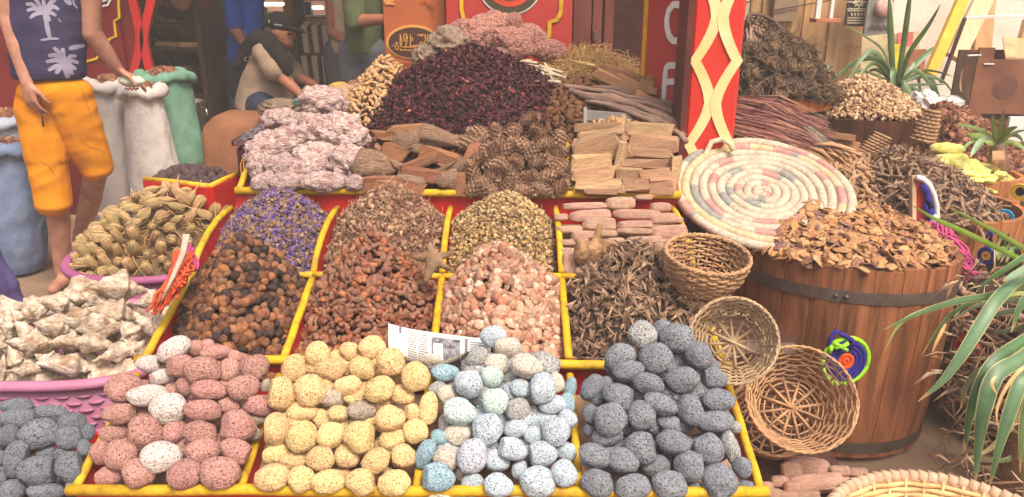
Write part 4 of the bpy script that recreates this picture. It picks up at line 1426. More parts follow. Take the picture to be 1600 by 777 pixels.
# feathery brown dried flowers
mdT = Mound(XD[3] + 0.01, XD[4] + 0.05, MY0 + 0.02, 2.34, 0.545, 0.20, 0.165, xp=0.37, yp=2.14, p=1.7, e=0.7, rough=0.008)
def tuft(seed):
 rs = random.Random(seed)
 mbd = MB()
 for k in range(9):
  a, b = rs.uniform(0, 6.28), rs.uniform(0.05, 0.55)
  d = Vector((1, math.cos(a) * b, math.sin(a) * b))
  mbd.tube([Vector((-0.9, 0, 0)), Vector((-0.2, 0, 0)) + d * 0.2, d * rs.uniform(0.8, 1.1)], [0.05, 0.1, 0.015], 4)
 return tmpl(mbd)
TUFTS = [tuft(i) for i in range(6)]
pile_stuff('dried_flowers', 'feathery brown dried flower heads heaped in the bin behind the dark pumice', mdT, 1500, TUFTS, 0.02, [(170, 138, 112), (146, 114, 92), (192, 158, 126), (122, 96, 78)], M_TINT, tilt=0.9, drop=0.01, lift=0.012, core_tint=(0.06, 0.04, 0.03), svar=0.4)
# rear row: purple flowers, dry stalks, camomile
mdP = Mound(XD[0] + 0.01, XD[1] - 0.012, MY1 - 0.02, 2.66, 0.63, 0.22, 0.135, xp=-0.80, yp=2.5, p=1.9, e=0.5, rough=0.004)
PUR = [(104, 80, 138), (88, 68, 120), (124, 100, 150), (156, 126, 96), (136, 108, 88)]
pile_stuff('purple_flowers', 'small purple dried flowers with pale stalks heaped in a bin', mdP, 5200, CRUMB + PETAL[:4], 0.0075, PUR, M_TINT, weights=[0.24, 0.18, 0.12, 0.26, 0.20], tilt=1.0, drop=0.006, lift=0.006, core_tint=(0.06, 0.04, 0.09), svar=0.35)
pile_stuff('flower_stalks', None, mdP, 420, STALKS, 0.024, [(176, 146, 112), (150, 116, 88)], M_TINT, tilt=0.35, drop=0.03, lift=0.014)
mdD = Mound(XD[1] + 0.01, XD[2] - 0.012, MY1 - 0.02, 2.66, 0.63, 0.22, 0.15, xp=-0.41, yp=2.5, p=1.7, e=0.55, rough=0.005)
pile_stuff('dry_stalks', 'dry reddish brown herb stalks heaped in a bin', mdD, 7000, TWIGS + CRUMB[:2], 0.0098, [(166, 126, 98), (140, 100, 78), (190, 152, 122), (120, 84, 66)], M_TINT, tilt=0.8, drop=0.006, lift=0.008, core_tint=(0.12, 0.075, 0.05), svar=0.4)
pile_stuff('pale_stalks', None, mdD, 500, STALKS, 0.028, [(206, 176, 146), (180, 146, 116)], M_TINT, tilt=0.45, drop=0.03, lift=0.018)
mdM = Mound(XD[2] + 0.01, XD[3] - 0.012, MY1 - 0.02, 2.66, 0.63, 0.22, 0.13, xp=-0.02, yp=2.48, p=1.9, e=0.5, rough=0.004)
pile_stuff('camomile', 'dried yellow brown camomile heaped in a bin', mdM, 6500, CRUMB + TWIGS[:4], 0.0068, [(182, 148, 98), (158, 124, 84), (198, 166, 112), (130, 104, 76), (208, 182, 138)], M_TINT, tilt=1.0, drop=0.005, lift=0.006, core_tint=(0.15, 0.1, 0.045), svar=0.45)
pile_stuff('camomile_stalks', None, mdM, 330, STALKS, 0.02, [(176, 152, 112), (160, 128, 90)], M_TINT, tilt=0.4, drop=0.03, lift=0.012)
# ================================================================ upper heaps: hibiscus and what surrounds it
mdH = Mound(-0.75, 0.42, 2.93, 3.55, 0.885, 0.1, 0.335, xp=-0.175, yp=3.32, p=1.3, e=0.7, rough=0.006)
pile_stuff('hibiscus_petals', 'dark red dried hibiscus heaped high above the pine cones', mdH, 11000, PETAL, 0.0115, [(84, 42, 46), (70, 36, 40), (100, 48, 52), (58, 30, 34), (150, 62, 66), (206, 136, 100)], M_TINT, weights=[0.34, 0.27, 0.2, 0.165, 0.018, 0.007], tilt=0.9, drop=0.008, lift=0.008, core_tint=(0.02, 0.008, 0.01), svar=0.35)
GINM = mat('ginger', c(206, 170, 124), c(160, 120, 82), scale=2.5, rough=0.7, bump=0.3, bscale=7, bdist=0.05, var=0.15)
def root_piece(seed, m, nm, fat=0.3, knob=0.12, n=6, bend=0.8):
 rs = random.Random(seed)
 mbd = MB()
 pts, rad = [], []
 b = rs.uniform(-bend, bend)
 for k in range(n):
  f = k / (n - 1)
  pts.append((f * 2 - 1, b * (f - 0.5) ** 2 * 1.6, rs.uniform(-0.08, 0.08)))
  rad.append(fat * (0.55 + 0.45 * math.sin(PI * (0.08 + 0.84 * f))) * (1 + rs.uniform(-knob, knob) * 2))
 mbd.tube(pts, rad, 7)
 if knob > 0.1 and seed % 2:
  k = rs.choice((2, 3))
  q = Vector(pts[k])
  mbd.tube([q, q + Vector((0.15, 0.45, 0.1)), q + Vector((0.3, 0.7, 0.1))], [fat * 0.8, fat * 0.7, fat * 0.3], 6)
 return mbd.mesh(nm, m)
GINS = [root_piece(i, GINM, 'ginger_root', 0.36, 0.16) for i in range(6)]
mdGi = Mound(-0.76, -0.36, 3.16, 3.6, 0.94, 0.05, 0.25, xp=-0.545, yp=3.42, p=1.6, e=0.7)
pile_things('ginger_root', 'knobbly pale ginger root in the heap under the orange sign', 'ginger root', 'ginger roots under the orange sign', mdGi, GINS, 0.027, 0.023, tilt=0.5, cap=300, aniso=0.2)
pile_stuff('ginger_pieces', None, mdGi, 200, [tri([v.co[:] for v in GINS[0].vertices], [tuple(f.vertices) for f in GINS[0].polygons])], 0.02, [(196, 150, 96)], M_TINT, drop=0.02, lift=-0.01, core_tint=(0.3, 0.18, 0.08))
ROSEM = mat('bud_brown', c(138, 92, 60), c(90, 58, 40), scale=2.5, rough=0.8, bump=0.5, bscale=7, bdist=0.06, var=0.2)
BUDS = [lump('dried_bud', i + 90, ROSEM, sub=2, amp=0.5, freq=1.8, amp2=0.2, freq2=4, shape=(1.2, 0.7, 0.7)) for i in range(5)]
mdR = Mound(0.05, 0.56, 2.99, 3.45, 0.92, 0.1, 0.185, xp=0.27, yp=3.27, p=1.7, e=0.6)
pile_things('dried_bud', 'small brown dried bud in the heap between the hibiscus and the dark sticks', 'dried bud', 'dried buds beside the hibiscus', mdR, BUDS, 0.024, 0.0165, tilt=0.7, cap=300, aniso=0.3)
pile_stuff('bud_pieces', None, mdR, 500, CRUMB, 0.013, [(130, 86, 58), (104, 70, 50)], M_TINT, drop=0.02, lift=-0.005, core_tint=(0.09, 0.05, 0.03))
# pale white sticks fanned behind the hibiscus
M_WSTICK = mat('white_stick', c(206, 190, 164), c(160, 138, 112), scale=20, stretch=(1, 1, 1), rough=0.8, bump=0.2, var=0.12)
for i in range(44):
 px, py = random.uniform(775, 885), 0
 py = 82 + (px - 775) * 0.42 + random.uniform(-8, 16)
 p = at(px, py, random.uniform(3.38, 3.46) - (py - 82) * 0.002)
 ang = random.gauss(24, 16)
 L_ = random.uniform(0.05, 0.085)
 d = Vector((math.cos(R(ang)), -0.25, -math.sin(R(ang)) * 0.8))
 mb = MB()
 mb.tube([p - d * L_, p + Vector((0, 0, 0.004)), p + d * L_], [0.007, 0.009, 0.006], 5, flat=0.6)
 solo('white_stick', mb.mesh('white_stick', M_WSTICK), 'pale split stick lying in the sheaf behind the hibiscus', 'stick', 'pale split sticks behind the hibiscus')
# straw
V, Fc, TT = [], [], []
mdS = Mound(0.04, 0.62, 3.3, 3.68, 1.03, 0.05, 0.16, xp=0.36, yp=3.52, p=2.2, e=0.4)
pile_stuff('straw', 'loose golden straw lying behind the brown buds', mdS, 1500, [blade(4, 1.6, 0.022, i + 50) for i in range(6)], 0.05, [(206, 164, 98), (226, 188, 126), (176, 132, 76)], M_TINT, tilt=0.7, drop=0.012, lift=0.02, core_tint=(0.3, 0.18, 0.07))
mdS2 = Mound(0.02, 0.3, 3.36, 3.6, 1.0, 0.05, 0.14, xp=0.14, yp=3.5, p=2.2, e=0.4)
# broad straw leaves
for i in range(7):
 p = at(random.uniform(870, 945), random.uniform(100, 128), 3.36)
 d = Vector((random.uniform(0.5, 1), -0.3, random.uniform(-0.7, 0.1))).normalized()
 mb = MB()
 mb.tube([p - d * 0.08, p, p + d * 0.08], [0.003, 0.012, 0.003], 6, flat=0.35)
 solo('straw_leaf', mb.mesh('straw_leaf', M_STRAW), 'broad pale straw leaf lying at the edge of the straw', 'straw leaf', 'broad straw leaves')
mb = MB()
mb.ribbon([at(907, 92, 3.5), at(912, 78, 3.5), at(914, 70, 3.5)], [0.012, 0.02, 0.002], normal=NY, thick=0.002)
solo('straw_leaf', mb.mesh('straw_leaf', M_STRAW), 'pointed straw leaf sticking up out of the straw before the brown door', 'straw leaf')
# wood offcuts and sticks on the slope beside the letter sign
M_OFFCUT = mat('offcut', c(176, 130, 92), c(124, 84, 58), scale=5, stretch=(1, 8, 8), rough=0.8, bump=0.3, bscale=12, bdist=0.03, var=0.12)
def chunk(name, px, py, w, h, ang, y, m, label, cat, group=None, dep=0.6, jit=0.12):
 p = at(px, py, y)
 u = mpp(p)
 mbd = MB()
 mbd.box((0, 0, 0), (2, 2, 2), jit=jit)
 me = mbd.mesh(name, m, False)
 return solo(name, me, label, cat, group, orient(p, ang, (w * u / 2, dep * max(h * u / 2, w * u / 4), h * u / 2), 0.15))
OFF = [(962, 128, 76, 15, 26, 3.22, 'long split plank'), (990, 137, 62, 20, 26, 3.2, 'broad flat plank'), (975, 116, 70, 12, 18, 3.28, 'narrow plank'), (1010, 133, 22, 14, 20, 3.18, 'short square block'),
       (1022, 124, 24, 10, 20, 3.22, 'small dark block'), (1003, 150, 22, 12, 30, 3.12, 'stubby chip'), (948, 112, 40, 9, 30, 3.3, 'thin splinter'), (1018, 142, 18, 12, 10, 3.15, 'small pale block')]
for (px, py, w, h, a, y, wd) in OFF:
 chunk('wood_offcut', px, py, w, h, a, y, M_OFFCUT, wd + ' of pale wood on the slope left of the letter sign', 'wood', 'wood offcuts by the letter sign', 0.5)
M_BARK = mat('stick_bark', c(146, 116, 100), c(96, 72, 62), scale=4, stretch=(1, 1, 1), rough=0.8, bump=0.5, bscale=16, bdist=0.02, var=0.16)
STK = [((880, 133), (1062, 172), 5.5), ((890, 142), (1060, 188), 6.5), ((905, 150), (1048, 196), 6), ((940, 150), (1068, 182), 5.5), ((915, 158), (1040, 198), 5), ((965, 158), (1070, 200), 6), ((985, 150), (1066, 172), 5), ((930, 138), (1000, 152), 6.5),
       ((1000, 168), (1064, 196), 5.5), ((1010, 182), (1066, 205), 6), ((955, 168), (1030, 196), 5), ((1020, 190), (1070, 212), 5.5), ((1040, 200), (1072, 222), 6)]
for i, (a, b, r_) in enumerate(STK):
 y0, y1 = 3.2 - (a[1] - 130) * 0.004, 3.16 - (b[1] - 150) * 0.005
 A, B = at(*a, y0), at(*b, y1)
 u = mpp(A)
 mb = MB()
 pts = [A.lerp(B, k / 7) + Vector((0, random.uniform(-1, 1) * 0.005, random.uniform(-1, 1) * 0.005 + 0.012 * math.sin(PI * k / 7))) for k in range(8)]
 mb.tube(pts, [r_ * u * random.uniform(0.62, 0.85) for _ in pts], 8)
 solo('dark_stick', mb.mesh('dark_stick', M_BARK), f"dark bark stick, {ORD[min(i, 11)]} from the top of the sloping bundle" if i < 12 else 'dark bark stick lowest in the sloping bundle by the pillar', 'stick', 'dark sticks on the slope')
# pale pebbly nuts beside the sign
M_PNUT = mat('pale_nut', c(176, 126, 84), c(110, 76, 56), scale=2.4, rough=0.6, bump=0.3, bscale=6, bdist=0.05, var=0.3)
PN = [lump('pale_nut', i + 120, M_PNUT, sub=2, amp=0.15, amp2=0.04) for i in range(4)]
mdPN = Mound(0.5, 0.78, 2.93, 3.22, 0.93, 0.28, 0.07, xp=0.62, yp=3.1, p=2, e=0.5)
pile_things('pale_nut', 'pale brown nut in the heap at the foot of the letter sign', 'nut', 'pale nuts by the letter sign', mdPN, PN, 0.024, 0.0145, tilt=1.0, cap=200)
pile_stuff('nut_crumbs', None, mdPN, 200, CRUMB, 0.012, [(140, 98, 66), (96, 68, 52)], M_TINT, drop=0.02, lift=-0.005, core_tint=(0.05, 0.03, 0.02))
# small grey-edged tray of pale roots in front of them
t = thing('small_tray', 'small grey edged tray of pale roots behind the wood blocks', 'tray', at(950, 195, 2.97))
a0, b0 = at(914, 172, 2.99), at(914, 205, 2.93)
mb = MB()
mb.bar(a0, b0, 0.014, 0.05)
mb.build('end_board', mat('grey_board', c(138, 134, 130), c(104, 100, 98), scale=6, rough=0.7, var=0), t, False)
mb = MB()
mb.bar(a0 + Vector((0, 0.004, -0.02)), at(990, 178, 3.0) + Vector((0, 0, -0.02)), 0.012, 0.04)
mb.build('back_board', MATS['grey_board'], t, False)
PALER = mat('pale_root', c(206, 168, 120), c(160, 120, 82), scale=2.5, rough=0.75, bump=0.3, bscale=7, bdist=0.05, var=0.15)
PR = [root_piece(i + 30, PALER, 'pale_root', 0.34, 0.1) for i in range(5)]
mdTR = Mound(0.285, 0.52, 2.88, 3.05, 0.955, 0.2, 0.03, xp=0.4, yp=3.0, p=2, e=0.5)
pile_things('pale_root', 'small pale root piece in the grey edged tray behind the wood blocks', 'root', 'pale roots in the small tray', mdTR, PR, 0.021, 0.019, tilt=0.6, cap=120)
pile_stuff('root_crumbs', None, mdTR, 120, CRUMB, 0.012, [(190, 150, 104)], M_TINT, drop=0.015, lift=-0.005, core_tint=(0.25, 0.16, 0.09))
# pink coral rocks along the red panel
M_CORALP = mat('coral_pink', c(200, 142, 126), c(158, 102, 90), scale=4.5, rough=0.95, bump=0.8, bscale=8, bdist=0.05, var=0.08, third=c(222, 184, 164), lo=0.32, hi=0.55)
BC = [(748, 62, 62, 60, 10, 3.5, 'tall pink brain coral rock with folded surface, leftmost under the red panel'), (770, 38, 60, 34, -5, 3.56, 'pink coral rock on top of the pile under the roundel'), (802, 36, 32, 26, 10, 3.55, 'pale knob of coral rock at the top right of the pile'),
      (803, 68, 62, 44, 12, 3.46, 'rounded reddish coral rock under the yellow roundel edge'), (830, 60, 48, 36, 20, 3.54, 'ragged pink coral rock leaning beside the yellow border'), (858, 80, 50, 34, 5, 3.5, 'low pink coral rock nearest to the straw'), (722, 46, 36, 28, 0, 3.56, 'small pink coral rock behind the clear plastic bag'), (790, 84, 36, 16, 10, 3.42, 'flat reddish coral piece lying on the white sticks')]
for i, (px, py, w, h, a, y, lab) in enumerate(BC):
 p = at(px, py, y)
 u = mpp(p)
 me = lump('coral_rock', i + 200, M_CORALP, sub=4, amp=0.26, freq=0.9, amp2=0.12, freq2=3.0, ridged=True, nod=0.18, nfreq=1.3, asp=(w * u / 0.08, min(w, h) * u / 0.08, h * u / 0.08))
 solo('coral_rock', me, lab, 'coral rock', 'pink coral rocks under the red panel', orient(p, a, (w * u / 2, min(w, h) * u * 0.42, h * u / 2), 0.1))
# clear plastic bag
m = mat('clear_plastic', c(190, 168, 146), c(160, 138, 118), scale=3, rough=0.18, bump=0.6, bscale=5, bdist=0.1, var=0, trans=0.55, spec=0.6)
for i, (px, py, w, h, y, lab) in enumerate(((700, 72, 62, 56, 3.44, 'crumpled clear plastic bag with pale goods beside the tall coral rock'), (664, 92, 44, 40, 3.4, 'small knotted clear plastic bag before the oval emblem'))):
 p = at(px, py, y)
 u = mpp(p)
 b = thing('plastic_bag', lab, 'plastic bag', p)
 V, Fc = ICO[4]
 W = []
 for q in V:
  qq = Vector(q)
  k = 1 + 0.35 * (1 - 2 * abs(noise.noise(qq * 2.2 + Vector((i * 5, 0, 3))))) - 0.2 + 0.12 * noise.noise(qq * 6)
  W.append(p + Vector((q[0] * w * u / 2 * k, q[1] * 0.06 * k, q[2] * h * u / 2 * k)))
 part('film', np_mesh('film', np.array([tuple(x) for x in W]), Fc, m), b)
 W2 = np.array([tuple(p + (x - p) * 0.72) for x in W])
 part('contents', np_mesh('contents', W2, Fc, mat('bag_contents', c(190, 150, 116), c(140, 100, 74), scale=30, rough=0.8, bump=0.6, var=0)), b)
# ================================================================ coral rocks, driftwood, cones, wood in the upper bins
UP0 = Vector((0, 2.66, 0.835))
UPS = R(33)
UPN = Vector((0, -math.sin(UPS), math.cos(UPS)))
M_CORAL = mat('coral_rose', c(214, 182, 174), c(168, 124, 118), scale=3.6, rough=0.95, bump=0.8, bscale=9, bdist=0.04, var=0.06, third=c(236, 220, 208), lo=0.36, hi=0.52)
CR = [(505, 158, 76, 44, 8, 0.06, 'pink flat topped coral rock resting on top of the others'), (440, 187, 64, 34, 0, 0.0, 'pale knobbly coral rock behind the upper left'), (486, 205, 62, 56, 0, 0.03, 'rounded pale rose coral rock in the middle of the pile'), (535, 208, 78, 62, 15, 0.04, 'large lobed pale coral rock beside the driftwood'),
      (430, 228, 90, 48, -15, 0.02, 'wide pale coral rock over the left rail'), (500, 248, 84, 48, 5, 0.03, 'grey rose coral rock in the center of the pile'), (545, 254, 70, 54, 0, 0.02, 'speckled coral rock against the driftwood divider'), (445, 260, 60, 36, 10, 0.035, 'dusty pink coral rock above the yellow rail'), (404, 256, 36, 50, -10, 0.02, 'small coral rock at the left end of the bin'),
      (480, 265, 52, 40, 0, 0.04, 'lilac pink coral rock low in the pile'), (415, 284, 44, 30, 0, 0.03, 'small reddish coral rock at the left rail corner'), (452, 284, 56, 28, -5, 0.045, 'flat coral rock lying on the yellow rail'), (508, 284, 76, 30, 4, 0.045, 'long pale coral rock along the yellow rail'), (555, 286, 34, 26, 0, 0.03, 'small brown coral rock next to the driftwood')]
for i, (px, py, w, h, a, lift, lab) in enumerate(CR):
 p = onplane(px, py, UP0, UPN) + UPN * 0.0
 p = p - (p - CAM).normalized() * lift
 u = mpp(p)
 me = lump('coral_rock', i + 230, M_CORAL, sub=4, amp=0.3, freq=0.9, amp2=0.05, freq2=5, nod=0.26, nfreq=1.35, pits=0.06, pfreq=3.2, asp=(w * u / 0.06, min(w, h) * u / 0.06, h * u / 0.06))
 solo('coral_rock', me, lab, 'coral rock', 'pale coral rocks in the upper bin', orient(p, a, (w * u / 2 * 0.93, min(w, h) * u * 0.42, h * u / 2 * 0.95), 0.1))
M_DRIFT = mat('driftwood', c(184, 148, 120), c(98, 72, 54), scale=3.0, stretch=(0.3, 7, 7), rough=0.9, bump=0.7, bscale=4, bdist=0.025, var=0.2, lo=0.38, hi=0.6)
def drift(seed):
 """a water worn limb: tapering, bent, fluted along its grain"""
 rs = random.Random(seed + 7)
 off = Vector((seed * 5.3, 1, 2))
 vs, fs = [], []
 n, sg = 18, 18
 b, tw, t0 = rs.uniform(-0.35, 0.35), rs.uniform(-0.8, 0.8), rs.uniform(0.35, 0.8)
 for i in range(n + 1):
  f = i / n
  x = f * 2 - 1
  e = min(1, (1 - abs(x)) * (2.2 + seed % 3)) ** 0.7
  for k in range(sg):
   a = 2 * PI * k / sg
   w = (t0 + (1 - t0) * (f if seed % 2 else 1 - f)) * (1 + 0.3 * noise.noise(Vector((math.cos(a + tw * x) * 1.4, math.sin(a + tw * x) * 1.4, x * 1.1)) + off) + 0.16 * noise.noise(Vector((math.cos(a + tw * x) * 4, math.sin(a + tw * x) * 4, x * 0.6)) + off))
   w *= max(0.02, e)
   xx = x * (1 - 0.08 * math.cos(a * 2 + seed))
   vs.append((xx, math.sin(a) * w, math.cos(a) * w + b * (x * x - 0.4)))
 for i in range(n):
  for k in range(sg):
   k2 = (k + 1) % sg
   fs.append((i * sg + k, i * sg + k2, (i + 1) * sg + k2, (i + 1) * sg + k))
 fs += [tuple(range(sg)), tuple(reversed([n * sg + k for k in range(sg)]))]
 return MB().add(vs, fs).mesh('driftwood', M_DRIFT)
DR = [(583, 262, 68, 52, 5, 0.03, 'thick grey driftwood stump'), (640, 200, 56, 9, -4, 0.02, 'thin flat driftwood strip'), (690, 216, 74, 34, 12, 0.03, 'long twisted driftwood piece'), (638, 222, 46, 40, 0, 0.02, 'broad ribbed driftwood piece'), (668, 236, 50, 15, 8, 0.03, 'narrow driftwood bar'), (728, 222, 40, 24, 0, 0.01, 'wrapped driftwood knot'),
      (602, 288, 56, 20, -4, 0.04, 'long flat driftwood piece'), (652, 256, 58, 13, -22, 0.04, 'slanting driftwood sliver'), (690, 246, 60, 22, 18, 0.03, 'striped driftwood piece'), (700, 282, 36, 36, 0, 0.045, 'round driftwood knot'), (660, 274, 66, 20, 6, 0.045, 'smooth brown driftwood bar'), (640, 284, 44, 24, 15, 0.045, 'curled driftwood piece'),
      (688, 266, 54, 10, -28, 0.05, 'thin dark driftwood stick'), (616, 240, 34, 22, 25, 0.02, 'short driftwood wedge'), (625, 293, 62, 16, 3, 0.05, 'low driftwood plank'), (720, 290, 14, 30, 0, 0.03, 'upright driftwood chip'), (737, 244, 20, 36, 20, 0.01, 'orange driftwood splinter'), (615, 212, 60, 12, 4, 0.0, 'flat red brown driftwood strip'), (655, 212, 70, 8, 3, 0.01, 'thin red driftwood lath'), (628, 262, 40, 20, 30, 0.03, 'crossed driftwood piece'), (715, 262, 30, 22, -40, 0.04, 'grey driftwood nub')]
rcd = rows(DR, 22)
M_FLAKE = mat('bark_flake', c(176, 122, 88), c(122, 80, 56), scale=3, stretch=(0.4, 6, 6), rough=0.9, bump=0.5, bscale=5, bdist=0.03, var=0.2, hue=0.008)
for i, (px, py, w, h, a, lift, wd) in enumerate(DR):
 p = onplane(px, py, UP0, UPN)
 p = p - (p - CAM).normalized() * (lift - 0.01)
 u = mpp(p)
 if any(k_ in wd for k_ in ('strip', 'lath', 'sliver', 'splinter', 'plank', 'wedge', 'flat', 'chip', 'smooth')):
  mbd = MB()
  mbd.box((0, 0, 0), (1.95, 2, 1.9), jit=0.3)
  me = mbd.mesh('driftwood', M_FLAKE, False)
 else:
  me = drift(i)
 solo('driftwood', me, f"{wd}, {place_words(rcd[i], 'driftwood')}", 'driftwood', 'driftwood in the upper bin', orient(p, a, (w * u / 2 * 1.1, max(min(w, h) * u * 0.45, 0.014), h * u / 2 * 1.12), 0.2))
M_FILL = mat('bark_chips', c(150, 100, 72), c(100, 64, 46), scale=30, rough=0.9, bump=0.5, var=0)
mdF = Mound(XL + 0.04, 0.56, 2.665, 2.97, 0.80, 0.30, 0.07, yp=2.93, p=3, e=0.3)
pile_stuff('wood_chips', None, mdF, 900, CRUMB, 0.018, [(150, 104, 76), (116, 78, 58)], M_TINT, drop=0.01, lift=-0.01, core_tint=(0.1, 0.06, 0.04))
# pine cones
M_CONE = mat('cone_scale', c(176, 138, 110), c(126, 94, 74), scale=5, rough=0.8, bump=0.4, bscale=14, bdist=0.04, var=0.14, third=c(206, 174, 146))
def cone_mesh(seed):
 rs = random.Random(seed)
 mbd = MB()
 mbd.lathe([(0.02, -0.95), (0.4, -0.8), (0.56, -0.4), (0.54, 0.1), (0.34, 0.6), (0.02, 0.95)], 10)
 n = 62
 for k in range(n):
  f = (k + 0.5) / n
  z = -0.9 + 1.85 * f
  r_ = 0.56 * math.sin(PI * (0.1 + 0.84 * f)) ** 0.8
  a = k * 2.39996
  L_ = (0.36 - 0.2 * f) * rs.uniform(0.85, 1.1)
  out = Vector((math.cos(a), math.sin(a), 0))
  sd = Vector((-math.sin(a), math.cos(a), 0))
  up = Vector((0, 0, 1))
  b = out * r_ * 0.8 + up * (z - 0.1)
  e = out * (r_ + L_ * 0.75) + up * (z + 0.12 + 0.25 * f)
  w = 0.21 - 0.06 * f
  tq = 0.06
  m1 = b.lerp(e, 0.7)
  vs = [b - sd * w * 0.5, b + sd * w * 0.5, m1 + sd * w, e + sd * w * 0.45, e - sd * w * 0.45, m1 - sd * w]
  vs2 = [q - up * tq for q in vs[2:]]
  nn = e + up * 0.05
  fs = [(0, 1, 2, 5), (5, 2, 3, 4), (2, 6, 7, 3), (3, 7, 8, 4), (4, 8, 9, 5), (9, 8, 7, 6), (0, 5, 9), (1, 6, 2), (0, 9, 6, 1)]
  mbd.add(vs + vs2, fs)
 return mbd.mesh('pine_cone', M_CONE, False)
CONES = [cone_mesh(i) for i in range(3)]
CN = [(826, 190), (800, 205), (840, 208), (778, 216), (815, 228), (850, 224), (736, 225), (762, 232), (790, 236), (832, 240), (868, 240), (745, 252), (775, 256), (804, 258), (840, 258), (874, 260), (738, 273), (768, 278), (799, 276), (828, 281), (859, 276), (884, 281), (742, 293), (764, 297), (791, 297), (817, 298), (846, 297), (874, 296), (752, 212), (770, 240), (856, 252)]
rcn = rows(CN, 14)
for i, (px, py) in enumerate(CN):
 p = onplane(px, py, UP0, UPN)
 p = p - (p - CAM).normalized() * 0.02
 u = mpp(p)
 s = random.uniform(17, 20.5) * u
 q = Vector((random.uniform(-1, 1), random.uniform(-1, 0.2), random.uniform(-0.2, 1))).normalized().to_track_quat('Z', 'X').to_matrix().to_4x4()
 solo('pine_cone', random.choice(CONES), f"open brown pine cone, {place_words(rcn[i], 'cone heap')}", 'pine cone', 'pine cones in the upper bin', Matrix.Translation(p) @ q @ Matrix.Diagonal((s, s, s, 1)))
for i in range(16):
 p = Vector((-0.13 + 0.31 * (i % 4) / 3, 2.72 + 0.06 * (i // 4), 0.825 + 0.038 * (i // 4)))
 s = 0.042
 q = Vector((random.uniform(-1, 1), random.uniform(-1, 1), random.uniform(-1, 1))).normalized().to_track_quat('Z', 'X').to_matrix().to_4x4()
 solo('pine_cone', random.choice(CONES), 'brown pine cone tucked behind the front layer of cones', 'pine cone', 'pine cones of the inner layer', Matrix.Translation(p) @ q @ Matrix.Diagonal((s, s, s, 1)))
# split wood blocks
M_SPLIT = mat('split_wood', c(198, 160, 122), c(138, 102, 74), scale=2.5, stretch=(0.5, 6, 6), rough=0.85, bump=0.45, bscale=5, bdist=0.025, var=0.24, hue=0.012)
WB = [(935, 199, 72, 14, -3, 0.0, 'thin split plank'), (925, 214, 50, 20, -3, 0.01, 'short flat block'), (938, 232, 84, 48, -12, 0.035, 'big pale faced wedge'), (922, 256, 66, 30, -4, 0.03, 'broad brown block'), (928, 273, 68, 22, -6, 0.04, 'worn flat block'), (935, 290, 76, 16, -2, 0.05, 'narrow block'), (938, 301, 60, 9, 0, 0.05, 'thin slat'),
      (1014, 205, 78, 28, 5, 0.02, 'grey barked log'), (1020, 224, 76, 24, 7, 0.03, 'orange split log'), (1012, 241, 76, 15, 4, 0.035, 'pale split plank'), (1008, 257, 82, 17, 1, 0.04, 'grey brown plank'), (985, 271, 40, 18, 4, 0.03, 'short orange block'), (1024, 273, 56, 18, -4, 0.045, 'square ended block'), (992, 291, 48, 24, -2, 0.05, 'tan end block'), (1036, 291, 40, 24, -6, 0.05, 'sawn end block'),
      (972, 250, 14, 60, 10, 0.02, 'upright thin splinter'), (968, 214, 30, 20, -20, 0.02, 'dark wedge'), (1052, 268, 16, 50, 5, 0.02, 'upright pale lath'), (962, 296, 26, 14, 0, 0.04, 'small offcut')]
rcw = rows(WB, 16)
for i, (px, py, w, h, a, lift, wd) in enumerate(WB):
 p = onplane(px, py, UP0, UPN)
 p = p - (p - CAM).normalized() * (lift - 0.012)
 u = mpp(p)
 mbd = MB()
 mbd.box((0, 0, 0), (1.93, 2, 1.86), jit=0.22)
 me = mbd.mesh('wood_block', M_SPLIT, False)
 solo('wood_block', me, f"{wd}, {place_words(rcw[i], 'wood heap')}", 'wood block', 'split wood in the upper bin', orient(p, a, (w * u / 2, max(0.03, h * u * 0.5), h * u / 2), 0.2))
# ================================================================ pink foot files, starfish, spiked shell
M_FILE = mat('pink_file', c(212, 172, 148), c(184, 142, 120), scale=3, rough=0.95, bump=0.6, bscale=12, bdist=0.05, var=0.09, hue=0.008)
def slab(seed):
 V, Fc = ICO[3]
 P = []
 for q in V:
  e = 0.45
  v = np.sign(q) * np.abs(q) ** np.array([0.55, 0.6, 0.5])
  k = 1 + 0.07 * noise.noise(Vector(q) * 2 + Vector((seed * 3, 0, 0)))
  P.append(v * k)
 return np_mesh('foot_file', np.array(P), Fc, M_FILE)
SLABS = [slab(i) for i in range(5)]
FF = [(580, 142, 150, 27), (600, 176, 140, 44, -5), (495, 182, 50, 27), (632, 208, 115, 52), (525, 227, 92, 30), (580, 245, 92, 32), (522, 275, 66, 26), (660, 240, 70, 28), (708, 133, 100, 48), (790, 112, 60, 22), (767, 172, 160, 38), (850, 148, 72, 36), (860, 187, 92, 42), (760, 208, 120, 30), (757, 233, 125, 25), (880, 235, 128, 52, -3), (690, 268, 62, 27),
      (757, 282, 135, 25), (795, 262, 115, 27), (860, 268, 90, 22), (755, 300, 160, 26, 8), (850, 292, 72, 36), (755, 327, 160, 27, 8), (720, 350, 112, 30), (905, 192, 52, 22), (527, 350, 55, 92), (570, 380, 52, 46), (835, 345, 90, 34), (615, 290, 90, 40), (610, 350, 100, 50), (700, 378, 110, 30), (800, 372, 110, 34), (890, 310, 80, 40), (520, 305, 60, 30), (560, 270, 70, 30)]
rcf = rows(FF, 20)
FP0 = Vector((0, 2.26, 0.68))
FPS = R(24)
FPN = Vector((0, -math.sin(FPS), math.cos(FPS)))
